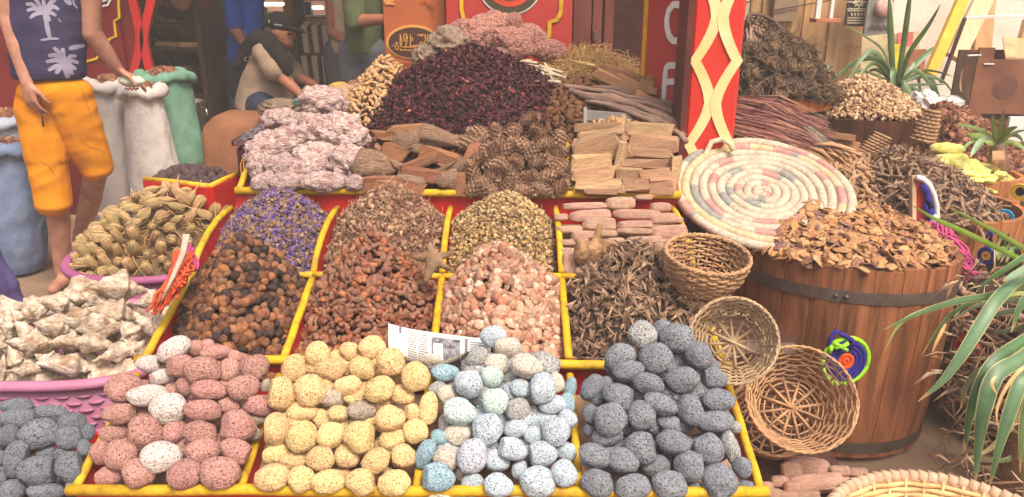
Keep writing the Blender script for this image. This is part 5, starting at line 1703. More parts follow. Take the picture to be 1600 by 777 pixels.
for i, f in enumerate(FF):
 px, py, w, h = 660 + f[0] / 2.286, 260 + f[1] / 2.286, f[2] / 2.286, f[3] / 2.286
 a = f[4] if len(f) > 4 else random.uniform(-2, 2)
 p = onplane(px, py, FP0, FPN)
 u = mpp(p)
 solo('foot_file', random.choice(SLABS), f"flat pink foot file, {place_words(rcf[i], 'pink stack')}", 'foot file', 'pink foot files stacked behind the dried flowers', orient(p, a, (w * u / 2 * 1.05, 0.036, h * u / 2 * 0.98), 0.06))
M_STAR = mat('starfish', c(146, 116, 86), c(104, 80, 60), scale=20, rough=0.9, bump=0.8, bscale=90, bdist=0.004, var=0, lo=0.35, hi=0.6)
def star(name, pts, cx, cy, y, m, label, thick, cat):
 """limbs to the given picture points, one surface"""
 mbd = MB()
 C0 = at(cx, cy, y)
 u = mpp(C0)
 ellipsoid(mbd, C0, (9 * u, thick, 9 * u), None, 2)
 for (px, py, r0, r1, dy) in pts:
  P = at(px, py, y + dy)
  capsule(mbd, C0, r0 * u, P, r1 * u, 10, (Vector((0, 1, 0.3)), 0.7))
 o = fuse(mbd, name, m, 0.0035, 3)
 return tag(o, label, cat)
star('starfish', [(647, 401, 11, 4, 0.03), (672, 379, 11, 4, 0.05), (709, 393, 11, 3.5, 0.03), (701, 420, 11, 4, 0.0), (666, 440, 12, 4.5, -0.03)], 676, 406, 2.06, M_STAR, 'brown five armed starfish lying where the four bins meet', 0.012, 'starfish')
M_SPIKE = mat('spiked_shell', c(168, 130, 92), c(110, 82, 58), scale=30, rough=0.95, bump=1.0, bscale=80, bdist=0.006, var=0, lo=0.38, hi=0.58)
star('horned_shell', [(938, 350, 10, 5, 0.02), (899, 373, 11, 4, 0.0), (915, 398, 22, 20, 0), (932, 400, 22, 19, 0), (908, 388, 16, 12, 0), (935, 415, 12, 9, -0.02), (945, 382, 12, 10, 0)], 926, 396, 2.2, M_SPIKE, 'rough brown shell with two upright horns before the pink foot files', 0.03, 'shell')
# ================================================================ woven and coiled things
def wicker(name, label, cat, loc, rot, rt, rb, h, nrow, nst, rad, m, group=None, spokes=6, amp=1.0, bulge=0.0, mspoke=None, rimr=1.6, jz=0.25, gap_rows=()):
 """an open round basket: stakes, rows woven in and out of them, spokes across the base and a wrapped rim"""
 t = thing(name, label, cat, loc, group, rot, local=True)
 ms = mspoke or m
 def rr(f):
  return rb + (rt - rb) * f + bulge * math.sin(PI * f)
 mb = MB()
 for k in range(nrow):
  f = (k + 0.5) / nrow
  if k in gap_rows:
   continue
  pts = []
  ns = nst * 3
  ph = random.uniform(0, 6)
  sag = random.uniform(-1, 1)
  for i in range(ns):
   a = 2 * PI * i / ns
   w = math.cos(nst * a / 2 + PI * (k % 2))
   z = h * f + h / nrow * jz * (math.sin(a * 2 + ph) + 0.6 * math.sin(a * 5 + ph * 2) + 0.5 * sag)
   r_ = rr(f) + w * rad * 1.15 * amp
   pts.append((r_ * math.cos(a), r_ * math.sin(a), z))
  mb.tube(pts, rad * random.uniform(0.8, 1.15), 5, closed=True, tint=None)
 mb.build('weave', m, t, kind='stuff')
 mb = MB()
 for i in range(nst):
  a = 2 * PI * i / nst
  mb.tube([(rr(f) * math.cos(a), rr(f) * math.sin(a), h * f) for f in (0, 0.33, 0.66, 1.0)], rad * 1.0, 5)
 mb.build('stakes', ms, t, kind='stuff')
 for i in range(spokes):
  a = PI * i / spokes + 0.2
  d = Vector((math.cos(a), math.sin(a), 0))
  sm = MB()
  sm.tube([d * -rb, d * -rb * 0.5 + Vector((0, 0, 0.002 * i)), d * rb * 0.5 + Vector((0, 0, 0.002 * i)), d * rb], rad * 1.35, 6)
  sm.build('spoke', ms, t)
 mb = MB()
 for q in (0.12, 0.3, 0.55, 0.8, 0.95):
  mb.tube([(rb * q * math.cos(a) * (1 + 0.03 * math.sin(a * 6)), rb * q * math.sin(a), rad * math.cos(a * spokes)) for a in [2 * PI * i / 36 for i in range(36)]], rad * 0.9, 5, closed=True)
 mb.build('base_weave', m, t, kind='stuff')
 for k in range(2):
  mb = MB()
  ns = 64
  mb.tube([((rt + rad * rimr * 0.7 * math.cos(i * 2.1 + k * PI)) * math.cos(2 * PI * i / ns), (rt + rad * rimr * 0.7 * math.cos(i * 2.1 + k * PI)) * math.sin(2 * PI * i / ns), h + rad * rimr * 0.7 * math.sin(i * 2.1 + k * PI)) for i in range(ns)], rad * rimr * 0.85, 6, closed=True)
  mb.build('rim', m, t)
 return t
def facing(direction, roll=0.0):
 return (Vector(direction).normalized().to_track_quat('Z', 'Y').to_matrix() @ Matrix.Rotation(roll, 3, 'Z'))
# round golden basket on the dried flowers
p = at(1096, 446, 2.03)
u = mpp(p)
wicker('round_basket', 'small golden round basket, closely woven, lying above the brown dried flowers', 'basket', p, facing((0.05, -0.16, 1)), 64 * u, 44 * u, 56 * u, 12, 26, 0.0036, M_WICK, 'wicker baskets by the barrel', spokes=6, bulge=0.008, rimr=1.5)
# three open baskets leaning at the barrel
def leaning(px, py, y, axis, rt, rb, h, label, nrow=9, nst=18):
 p = at(px, py, y)
 u = mpp(p)
 d = Vector(axis).normalized()
 base = p - d * (h * u)
 return wicker('open_basket', label, 'basket', base, facing(d), rt * u, rb * u, h * u, nrow, nst, 0.0032, M_WICK2 if 'upper' in label else M_WICK, 'wicker baskets by the barrel', spokes=6, rimr=1.1, jz=0.5)
leaning(1146, 532, 1.70, (-0.25, -0.80, 0.45), 67, 44, 58, 'upper open wicker basket with a coarse weave, tipped towards the dark pumice')
leaning(1252, 622, 1.76, (-0.10, -0.72, 0.68), 84, 54, 72, 'largest open wicker basket, leaning on the barrel with its spoked base showing', 11, 20)
leaning(1207, 650, 1.86, (-0.12, -0.55, 0.84), 66, 46, 56, 'lower wicker basket half hidden beneath the largest open basket', 9, 18)
# coiled tray
tc_ = at(1191, 298, 2.66)
u = mpp(tc_)
RT = 137 * u
tilt_ = R(23)
axis = Vector((-0.03, -math.sin(tilt_), math.cos(tilt_))).normalized()
t = thing('coiled_tray', 'large round coiled straw tray in cream with faded pink and grey patches', 'tray', tc_, None, facing(axis), local=True)
NC = 10
M_COIL = mat('coil_straw', c(255, 255, 255), c(216, 206, 196), scale=60, rough=0.8, bump=0.3, bscale=160, bdist=0.003, var=0, tint=True)
CREAM, PINK, GREYP, GOLDC = (lin(198), lin(183), lin(162)), (lin(190), lin(144), lin(134)), (lin(146), lin(148), lin(142)), (lin(202), lin(182), lin(146))
for k in range(NC):
 rc_ = RT * (k + 0.62) / NC
 cr = RT / NC * 0.56
 n = max(24, int(2 * PI * rc_ / 0.0105))
 patches = []
 a = random.uniform(0, 6)
 while len(patches) < 1 + k * 0.5:
  patches.append((random.uniform(0, 2 * PI), random.uniform(0.1, 0.3) * (5 / (k + 3)) + 0.06, PINK if random.random() < 0.66 else GREYP))
 mb = MB()
 base_t = GOLDC if k == NC - 2 else CREAM
 sub = 3
 ring = []
 for i in range(n * sub):
  a = 2 * PI * i / (n * sub)
  ph = (i % sub) / sub
  rr = cr * (0.90 + 0.12 * math.sin(PI * ph)) * (1 + 0.04 * math.sin(i // sub * 12.9))
  ring.append((Vector((rc_ * math.cos(a), rc_ * math.sin(a), 0.004 * math.sin(a * 3 + k) - 0.012 * (1 - (rc_ / RT) ** 2))), rr, a, i // sub))
 vs, fs, tn = [], [], []
 seg = 8
 for (q, rr, a, st_) in ring:
  o_ = Vector((math.cos(a), math.sin(a), 0))
  lean = 0.0
  col = base_t
  for pa_, pw, pc in patches:
   if abs((a - pa_ + PI) % (2 * PI) - PI) < pw:
    col = pc
  jit_ = 0.92 + 0.13 * abs(math.sin(st_ * 78.233 + k))
  col = tuple(x * jit_ for x in col)
  for s_ in range(seg):
   th = 2 * PI * s_ / seg
   vs.append(q + o_ * (rr * math.cos(th)) + Vector((0, 0, rr * math.sin(th))))
   tn.append(col)
 nr = len(ring)
 for i in range(nr):
  j = (i + 1) % nr
  for s_ in range(seg):
   s2 = (s_ + 1) % seg
   fs.append((i * seg + s_, j * seg + s_, j * seg + s2, i * seg + s2))
 mb.v, mb.f, mb.t = [tuple(v) for v in vs], fs, tn
 mb.build('coil', M_COIL, t)
mb = MB()
ellipsoid(mb, (0, 0, -0.012), (RT / NC * 0.7, RT / NC * 0.7, 0.01))
mb.build('coil_center', mat('coil_plain', c(220, 200, 166), scale=40, rough=0.8, var=0), t)
# hanging loop on the upper edge
mb = MB()
inv = (Matrix.Translation(tc_) @ facing(axis).to_4x4()).inverted()
lp = [at(1094, 258, 2.83), at(1104, 238, 2.86), at(1112, 222, 2.87), at(1128, 218, 2.86), at(1140, 224, 2.85), at(1146, 236, 2.84)]
mb.tube([inv @ q for q in lp], 0.011, 8)
mb.build('hanging_loop', MATS['coil_plain'], t)
# ================================================================ barrels
def barrel(name, label, ctr, rt, rb, h, n, m, hoops=(0.08, 0.84), bulge=0.0, group=None, z0=0.0, tilt=(0, 0), hoop_h=0.038):
 t = thing(name, label, 'barrel', (ctr[0], ctr[1], z0), group, Matrix.Rotation(tilt[0], 3, 'X') @ Matrix.Rotation(tilt[1], 3, 'Y'), local=True)
 def rr(f):
  return rb + (rt - rb) * f + bulge * math.sin(PI * f)
 th = 0.022
 for i in range(n):
  a0 = 2 * PI * i / n + random.uniform(-0.012, 0.012) * 2 * PI / n
  a1 = a0 + 2 * PI / n * 0.982
  mb = MB()
  vs, fs = [], []
  nh, na = 7, 3
  top = random.uniform(-0.006, 0.003)
  off = random.uniform(-0.0015, 0.0015)
  for s in (0, 1):
   for j in range(nh):
    f = j / (nh - 1)
    for k in range(na + 1):
     a = a0 + (a1 - a0) * k / na
     r_ = rr(f) + off - s * th - (0.003 if (k in (0, na) and s == 0) else 0)
     vs.append((r_ * math.cos(a), r_ * math.sin(a), h * f + (top if j == nh - 1 else 0)))
  w = na + 1
  o = nh * w
  for j in range(nh - 1):
   for k in range(na):
    q = j * w + k
    fs.append((q, q + 1, q + w + 1, q + w))
    fs.append((o + q, o + q + w, o + q + w + 1, o + q + 1))
  for j in range(nh - 1):
   q = j * w
   fs.append((q, q + w, o + q + w, o + q))
   q += na
   fs.append((q, o + q, o + q + w, q + w))
  for k in range(na):
   q = (nh - 1) * w + k
   fs.append((q, q + 1, o + q + 1, o + q))
  mb.add(vs, fs)
  mb.build('stave', m, t, False)
 for f in hoops:
  mb = MB()
  d = hoop_h / h / 2
  mb.lathe([(rr(f - d) + 0.001, h * f - hoop_h / 2), (rr(f - d) + 0.0035, h * f - hoop_h / 2), (rr(f + d) + 0.0035, h * f + hoop_h / 2), (rr(f + d) + 0.001, h * f + hoop_h / 2)], 72)
  hp = mb.build('hoop', M_IRON, t, False)
  if n > 20:
   for a in (-1.98, -1.90):
    rv = MB()
    ellipsoid(rv, ((rr(f) + 0.006) * math.cos(a), (rr(f) + 0.006) * math.sin(a), h * f), (0.008, 0.008, 0.008), None, 1)
    rv.build('rivet', M_IRON, hp)
 mb = MB()
 mb.lathe([(0.001, h * 0.6), (rr(0.6) - th, h * 0.6)], 32)
 mb.build('inner_floor', M_DARKWOOD, t)
 return t
BX, BY, BR, BH = 1.135, 2.50, 0.372, 0.655
barrel('big_barrel', 'big brown barrel with black iron hoops, heaped with dried peel, beside the pumice', (BX, BY), BR, 0.335, BH, 26, M_BARREL, (0.06, 0.86), 0.008, tilt=(R(-4), R(1.5)))
# dried peel chips
def chip(seed, m):
 rs = random.Random(seed)
 mbd = MB()
 k = 10
 V0, V1 = [], []
 cu, cv = rs.uniform(-0.35, 0.35), rs.uniform(0.05, 0.4)
 rad = [rs.uniform(0.8, 1.1) for _ in range(k)]
 for ring, q in ((1, 0.55), (2, 1.0)):
  for i in range(k):
   a = 2 * PI * i / k
   x, y = math.cos(a) * rad[i] * q, math.sin(a) * rad[i] * q * 0.75
   z = cu * x * x + cv * y * y + 0.12 * math.sin(x * 4 + seed) * y + (0.05 if ring == 1 else 0)
   V0.append((x, y, z))
 vs = [(0, 0, 0.0)] + V0 + [(0, 0, -0.1)] + [(x * 0.97, y * 0.97, z - 0.1) for x, y, z in V0]
 o = 1 + 2 * k
 fs = []
 for i in range(k):
  j = (i + 1) % k
  fs += [(0, 1 + i, 1 + j), (1 + i, 1 + k + i, 1 + k + j, 1 + j), (o, o + 1 + j, o + 1 + i), (o + 1 + i, o + 1 + j, o + 1 + k + j, o + 1 + k + i), (1 + k + i, o + 1 + k + i, o + 1 + k + j, 1 + k + j)]
 mbd.add(vs, fs)
 return mbd.mesh('peel_chip', m)
CHM = [mat('peel_tan', c(194, 146, 102), c(150, 104, 70), scale=2.2, rough=0.7, bump=0.4, bscale=7, bdist=0.06, var=0.15, hue=0.008), mat('peel_gold', c(206, 164, 116), c(168, 124, 82), scale=2.2, rough=0.7, bump=0.4, bscale=7, bdist=0.06, var=0.12),
       mat('peel_purple', c(152, 112, 104), c(116, 80, 76), scale=2.2, rough=0.6, bump=0.4, bscale=7, bdist=0.06, var=0.15)]
CHIPS = [chip(i, CHM[(0, 1, 0, 0, 1, 0, 0, 2, 0, 1)[i]]) for i in range(10)]
mdB = Round(BX - 0.01, BY + 0.04, 0.352, BH + 0.012, 0.105, xp=BX - 0.03, yp=2.64, p=2, e=0.45, rough=0.006)
Kr, Rr = pile_things('peel_chip', 'curled tan chip of dried peel in the heap on the big barrel', 'peel chip', 'dried peel chips on the big barrel', mdB, CHIPS, 0.024, 0.0255, tilt=0.38, cap=300, aniso=0.2, svar=0.35, lift=0.004)
pile_stuff('peel_pieces', None, mdB, 900, [tri([v.co[:] for v in q.vertices], [tuple(f.vertices) for f in q.polygons]) for q in CHIPS[:4]], 0.022, [(190, 136, 86), (206, 156, 100), (150, 108, 84)], M_TINT, tilt=0.45, drop=0.02, lift=-0.002, core_tint=(0.2, 0.1, 0.05))
# coloured coasters hanging on the barrels
def coaster(px, py, y, rx, cols, label, normal, loop=None, loopc=None, squash=1.0):
 p = at(px, py, y)
 u = mpp(p)
 t = thing('woven_coaster', label, 'coaster', p, 'woven coasters hanging on the barrels', facing(normal), local=True)
 n = len(cols)
 for k, colr in enumerate(cols):
  mb = MB()
  r_ = rx * u * (k + 0.55) / n
  cr = rx * u / n * 0.55
  ns = 60
  mb.tube([(r_ * math.cos(2 * PI * i / ns), r_ * math.sin(2 * PI * i / ns), 0.0) for i in range(ns)], [cr * (0.93 + 0.1 * (i % 2)) for i in range(ns)], 7, closed=True)
  mb.build('coil', mat('yarn_%d_%d_%d' % colr, c(*colr), scale=60, rough=0.9, bump=0.4, var=0), t)
 if loop:
  mb = MB()
  inv = (Matrix.Translation(p) @ facing(normal).to_4x4()).inverted()
  mb.tube([inv @ at(*q, y) for q in loop], rx * u / n * 0.6, 8)
  mb.build('loop', mat('yarn_%d_%d_%d' % loopc, c(*loopc), scale=60, rough=0.9, bump=0.4, var=0), t)
 return t
BLUE_, GREEN_, ORAN_, PINK_ = (52, 40, 138), (168, 240, 40), (240, 92, 36), (206, 60, 130)
yb = 2.06
coaster(1321, 564, yb, 41, [ORAN_, ORAN_, BLUE_, BLUE_, BLUE_, GREEN_], 'blue coiled coaster with an orange heart and lime green edge on the big barrel', (0.12, -1, 0.08),
  [(1292, 552), (1297, 532), (1305, 518), (1318, 524), (1331, 531), (1330, 545)], BLUE_)
mb = MB()
for pts in ([(1303, 536), (1314, 542), (1324, 548)], [(1304, 544), (1318, 541), (1326, 536)], [(1300, 540), (1296, 552)]):
 mb.tube([at(*q, yb - 0.02) for q in pts], 0.006, 6)
solo('yarn_bow', mb.mesh('yarn_bow', MATS['yarn_168_240_40']), 'lime green yarn bow tied on the blue coiled coaster', 'bow')
# ================================================================ pink stones and the wicker tray in front of the barrel
FB = [(485, 665, 155, 62, 5), (600, 685, 80, 42, 0), (668, 688, 66, 32, 0), (515, 728, 200, 66, -5), (430, 685, 74, 64, 0), (350, 765, 95, 38, 0), (330, 738, 72, 34, 0), (432, 745, 64, 54, 0), (390, 722, 64, 44, 0), (470, 768, 120, 34, 0), (600, 725, 90, 40, 0), (420, 770, 70, 30, 0)]
rcb = rows(FB, 30)
for i, (cx, cy, w, h, a) in enumerate(FB):
 px, py, w, h = 1050 + cx / 2.306, 440 + cy / 2.306, w / 2.306, h / 2.306
 p = at(px, py, 1.80 - 0.0035 * (py - 725))
 u = mpp(p)
 solo('foot_file', random.choice(SLABS), f"rough pink stone slab, {place_words(rcb[i], 'basket side pile')}", 'foot file', 'pink stone slabs under the open baskets', orient(p, a, (w * u / 2, 0.04, h * u / 2), 0.12))
t = thing('low_crate', 'low dark crate under the pink stone slabs', 'crate', (0.75, 1.78, 0))
mb = MB()
mb.box((0.75, 1.82, 0.115), (0.36, 0.3, 0.23))
mb.build('box', M_DARKWOOD, t, False)
p = Vector((0.0, 0, 0))
tp = at(1415, 742, 1.46)
u = mpp(tp)
t = thing('wicker_tray', 'shallow pale wicker tray with a wrapped rim, lowest in front of the barrel', 'tray', (tp.x, tp.y - 0.26, 0.0))
cx_, cy_, zr = tp.x, tp.y - 0.255, tp.z - 0.008
RR_ = 0.262
mb = MB()
ns = 80
for i in range(ns):
 a0 = 2 * PI * i / ns
 q = Vector((cx_ + RR_ * math.cos(a0), cy_ + RR_ * math.sin(a0), zr))
 d = Vector((-math.sin(a0) * 0.9, math.cos(a0) * 0.9, 0.25)).normalized()
 mb.tube([q - d * 0.012, q + d * 0.012], 0.0142, 8, flat=0.8)
mb.build('rim', mat('tray_wrap', c(206, 172, 140), c(170, 132, 104), scale=20, rough=0.75, bump=0.3, var=0), t, kind='stuff')
mb = MB()
for k in range(12):
 rr_ = RR_ - 0.012 - 0.0042 * k
 zz = zr - 0.012 - 0.011 * k
 mb.tube([((rr_ + 0.003 * math.cos(20 * 2 * PI * i / 120 + PI * (k % 2))) * math.cos(2 * PI * i / 120) + cx_, (rr_ + 0.003 * math.cos(20 * 2 * PI * i / 120 + PI * (k % 2))) * math.sin(2 * PI * i / 120) + cy_, zz) for i in range(120)], 0.0062, 5, closed=True)
for i in range(40):
 a = 2 * PI * i / 40
 mb.tube([(cx_ + (RR_ - 0.01) * math.cos(a), cy_ + (RR_ - 0.01) * math.sin(a), zr), (cx_ + (RR_ - 0.06) * math.cos(a), cy_ + (RR_ - 0.06) * math.sin(a), zr - 0.145)], 0.004, 5)
mb.build('weave', mat('tray_cane', c(222, 184, 128), c(186, 142, 92), scale=20, rough=0.65, bump=0.3, var=0), t, kind='stuff')
mb = MB()
mb.lathe([(0.001, zr - 0.145), (RR_ - 0.06, zr - 0.145)], 40, (cx_, cy_, 0))
mb.build('base', MATS['tray_cane'], t)
mb = MB()
mb.box((cx_, cy_, (zr - 0.15) / 2), (0.36, 0.36, zr - 0.152))
solo('stool', mb.mesh('stool', M_DARKWOOD, False), 'dark wooden stool block under the pale wicker tray', 'stool')
# shelf that carries baskets and tray edge behind the stand (dark crates)
for (x, y, w, d, h, lab) in ((0.76, 2.28, 0.26, 0.34, 0.46, 'dark crate behind the open baskets, under the golden basket'), (0.80, 2.95, 0.4, 0.2, 0.62, 'dark crate under the far edge of the coiled tray'),):
 mb = MB()
 mb.box((x, y, h / 2), (w, d, h))
 solo('crate', mb.mesh('crate', M_DARKWOOD, False), lab, 'crate')
# ================================================================ people
def P3(px, py, y):
 return at(px, py, y)
def man_in_shorts():
 Y = 3.72
 t = thing('person', 'standing man in navy palm print top and orange shorts, handing over a small packet', 'person', (-2.2, Y, 0))
 u = mpp(at(90, 120, Y))
 sk = MB()
 hip = at(86, 140, Y)
 neck = at(84, -150, Y)
 capsule(sk, hip, 0.12, at(84, -60, Y), 0.13, 14, (Vector((0, 1, 0)), 0.7))
 capsule(sk, at(84, -100, Y), 0.07, neck, 0.055)
 head = at(86, -205, Y - 0.02)
 ellipsoid(sk, head, (0.078, 0.098, 0.118))
 ellipsoid(sk, head + Vector((0.0, -0.095, -0.01)), (0.014, 0.022, 0.024))
 for s in (-1, 1):
  ellipsoid(sk, head + Vector((0.08 * s, 0.0, 0.0)), (0.012, 0.022, 0.032))
 # arm on the viewer's left, hanging
 sh = at(26, -95, Y - 0.02)
 el = at(16, 30, Y - 0.05)
 wr = at(42, 128, Y - 0.12)
 capsule(sk, at(60, -100, Y), 0.07, sh, 0.062)
 capsule(sk, sh, 0.058, el, 0.047)
 capsule(sk, el, 0.047, el.lerp(wr, 0.4), 0.044)
 capsule(sk, el.lerp(wr, 0.4), 0.044, wr, 0.029)
 th = hand(sk, wr, at(58, 200, Y - 0.15) - wr, Vector((0.8, -0.35, 0.1)), Vector((0.4, 0.6, -0.2)), 0.185, 0.5)
 # arm on the viewer's right, reaching to the sacks
 sh2 = at(140, -95, Y)
 el2 = at(142, 50, Y + 0.02)
 wr2 = at(186, 112, Y + 0.12)
 capsule(sk, at(100, -100, Y), 0.07, sh2, 0.062)
 capsule(sk, sh2, 0.057, el2, 0.05)
 capsule(sk, el2, 0.049, el2.lerp(wr2, 0.45), 0.042)
 capsule(sk, el2.lerp(wr2, 0.45), 0.042, wr2, 0.028)
 th2 = hand(sk, wr2, at(224, 128, Y + 0.14) - wr2, Vector((0.3, -0.9, 0.3)), Vector((0, -0.25, -1)), 0.175, 0.35)
 # legs
 k1, k2 = at(84, 300, Y - 0.05), at(150, 262, Y + 0.05)
 h1, h2 = at(66, 160, Y), at(112, 160, Y)
 capsule(sk, h1, 0.085, k1, 0.062)
 capsule(sk, h2, 0.085, k2, 0.062)
 a1 = Vector((at(96, 430, Y + 0.02).x, Y + 0.03, 0.09))
 capsule(sk, k1, 0.058, k1.lerp(a1, 0.35) + Vector((0, 0.02, 0)), 0.058)
 capsule(sk, k1.lerp(a1, 0.35) + Vector((0, 0.02, 0)), 0.056, a1, 0.036)
 a2 = Vector((at(118, 410, Y + 0.3).x, Y + 0.34, 0.1))
 capsule(sk, k2, 0.058, k2.lerp(a2, 0.35) + Vector((0, 0.02, 0)), 0.056)
 capsule(sk, k2.lerp(a2, 0.35) + Vector((0, 0.02, 0)), 0.055, a2, 0.036)
 for a in (a1, a2):
  capsule(sk, a - Vector((0, -0.04, 0.05)), 0.036, a + Vector((0.02, -0.13, -0.055)), 0.03)
 fuse(sk, 'body', M_SKIN, 0.0075, 3, t)
 # shorts
 sb = MB()
 ellipsoid(sb, at(87, 146, Y), (62 * u * 0.92, 0.125, 0.10))
 capsule(sb, at(62, 170, Y), 0.108, at(83, 312, Y - 0.05), 0.088)
 capsule(sb, at(62, 165, Y), 0.106, at(72, 240, Y - 0.03), 0.102)
 capsule(sb, at(112, 165, Y), 0.108, at(148, 256, Y + 0.06), 0.088)
 capsule(sb, at(105, 150, Y), 0.11, at(130, 215, Y + 0.03), 0.102)
 mo = mat('orange_cotton', c(218, 140, 26), c(196, 118, 18), scale=5, rough=0.95, bump=0.4, bscale=160, bdist=0.003, var=0, spec=0.05)
 sh_ = fuse(sb, 'shorts', mo, 0.009, 3, t, wrinkle=0.008, wfreq=7)
 # flatten the hems: cut the rounded ends
 me = sh_.data
 for (A, B) in ((at(75, 240, Y - 0.03), at(84, 342, Y - 0.05)), (at(130, 215, Y + 0.03), at(152, 288, Y + 0.06))):
  d = (B - A).normalized()
  for v in me.vertices:
   k = (v.co - B).dot(d)
   rad = (v.co - B - d * k).length
   if k > 0 and rad < 0.112:
    v.co -= d * k
 lines = [[(66, 126), (63, 160), (66, 200)], [(122, 128), (132, 150), (142, 180)], [(88, 250), (98, 256), (112, 250)], [(62, 250), (78, 262), (90, 280)], [(122, 215), (136, 228), (160, 236)]]
 decal(lines, sh_, 'seam', mat('orange_seam', c(190, 112, 16), scale=5, rough=0.9, var=0), t, 1.6)
 # top
 st_ = MB()
 for k in range(26):
  f = k / 25
  y = 112 - 220 * f
  wl = 20 - 6 * math.sin(f * 2) if f < 0.8 else 20
  wr_ = 132
  q = at((wl + wr_) / 2, y, Y)
  ellipsoid(st_, q, ((wr_ - wl) / 2 * u, 0.128 - 0.015 * f, 0.075))
 capsule(st_, at(40, -100, Y), 0.09, at(26, -60, Y), 0.085)
 capsule(st_, at(120, -100, Y), 0.09, at(136, -55, Y), 0.085)
 mn = mat('navy_cotton', c(66, 60, 88), c(52, 48, 76), scale=6, rough=0.95, bump=0.4, bscale=160, bdist=0.003, var=0, spec=0.05)
 so = fuse(st_, 'top', mn, 0.009, 10, t, wrinkle=0.006, wfreq=7)
 zh = at(86, 122, Y).z
 for v in so.data.vertices:
  if v.co.z < zh:
   v.co.z = zh
 # palms printed on the top
 mp_ = mat('print_grey', c(160, 154, 170), c(136, 130, 150), scale=8, rough=0.9, bump=0, var=0)
 def zt(pts, x0=0, y0=0, s=2.9875):
  return [(x0 + x / s, y0 + y / s) for x, y in pts]
 palm1 = [([(205, 60), (215, 100), (225, 150), (235, 185)], 7), ([(190, 188), (240, 180), (275, 182)], 4)]
 for q in ([(200, 60), (160, 40), (125, 50)], [(200, 60), (150, 20), (120, 20)], [(200, 55), (170, 0), (150, -10)], [(205, 55), (240, 10), (260, 0)], [(205, 58), (250, 30), (275, 45)], [(205, 60), (240, 60), (262, 75)], [(200, 62), (165, 65), (140, 85)], [(205, 60), (205, 20), (200, -8)], [(205, 60), (225, 80), (232, 100)]):
  palm1.append((q, 6))
 palm2 = [([(300, 300), (310, 330), (318, 366)], 9)]
 for q in ([(300, 300), (260, 280), (215, 290)], [(300, 295), (255, 255), (225, 262)], [(300, 290), (270, 240), (250, 222)], [(300, 290), (295, 250), (292, 225)], [(302, 292), (330, 262), (358, 262)], [(302, 296), (340, 285), (368, 295)], [(302, 300), (335, 310), (355, 325)], [(298, 304), (260, 310), (225, 330)], [(298, 306), (270, 330), (262, 345)], [(300, 300), (330, 330), (340, 350)]):
  palm2.append((q, 6.5))
 misc = [([(322, 228), (345, 222), (396, 213)], 7), ([(300, 0), (318, 14), (330, 22)], 5), ([(320, -5), (326, 12), (330, 24)], 5), ([(272, 88), (280, 98), (285, 104)], 2), ([(340, -5), (345, 20), (362, 40)], 3)]
 decal([(zt(a), w) for a, w in palm1 + palm2 + misc], so, 'palm_print', mp_, t, 4)
 return th2, th
th2, th1 = man_in_shorts()
# the packet he hands over and the stick in his other hand
p = at(206, 127, 3.84)
u = mpp(p)
pk = thing('packet', 'small pale clear packet of brown pieces held over the sacks', 'packet', p)
mb = MB()
V, Fc = ICO[3]
mb.add([p + Vector((q[0] * 22 * u, q[1] * 0.035 - q[0] * 0.01, (q[2] * 9 * u) * (1 + 0.25 * noise.noise(Vector(q) * 3)))) for q in V], [tuple(f) for f in Fc])
mb.build('wrap', mat('packet_film', c(206, 206, 176), c(176, 186, 166), scale=30, rough=0.3, bump=0.4, var=0, third=c(226, 216, 140)), pk)
mb = MB()
for i in range(7):
 ellipsoid(mb, at(197 + i * 3, 138 + (i % 2) * 2, 3.80), (0.007, 0.006, 0.006), None, 1)
mb.build('contents', mat('packet_goods', c(140, 80, 56), scale=10, var=0), pk, kind='stuff')
mb = MB()
mb.tube([at(63.5, 170, 3.585), at(66, 184, 3.58), at(68, 198, 3.58)], 0.0035, 6)
solo('thin_stick', mb.mesh('thin_stick', M_DARKWOOD), 'thin dark stick held in the hanging hand of the man in orange shorts', 'stick')
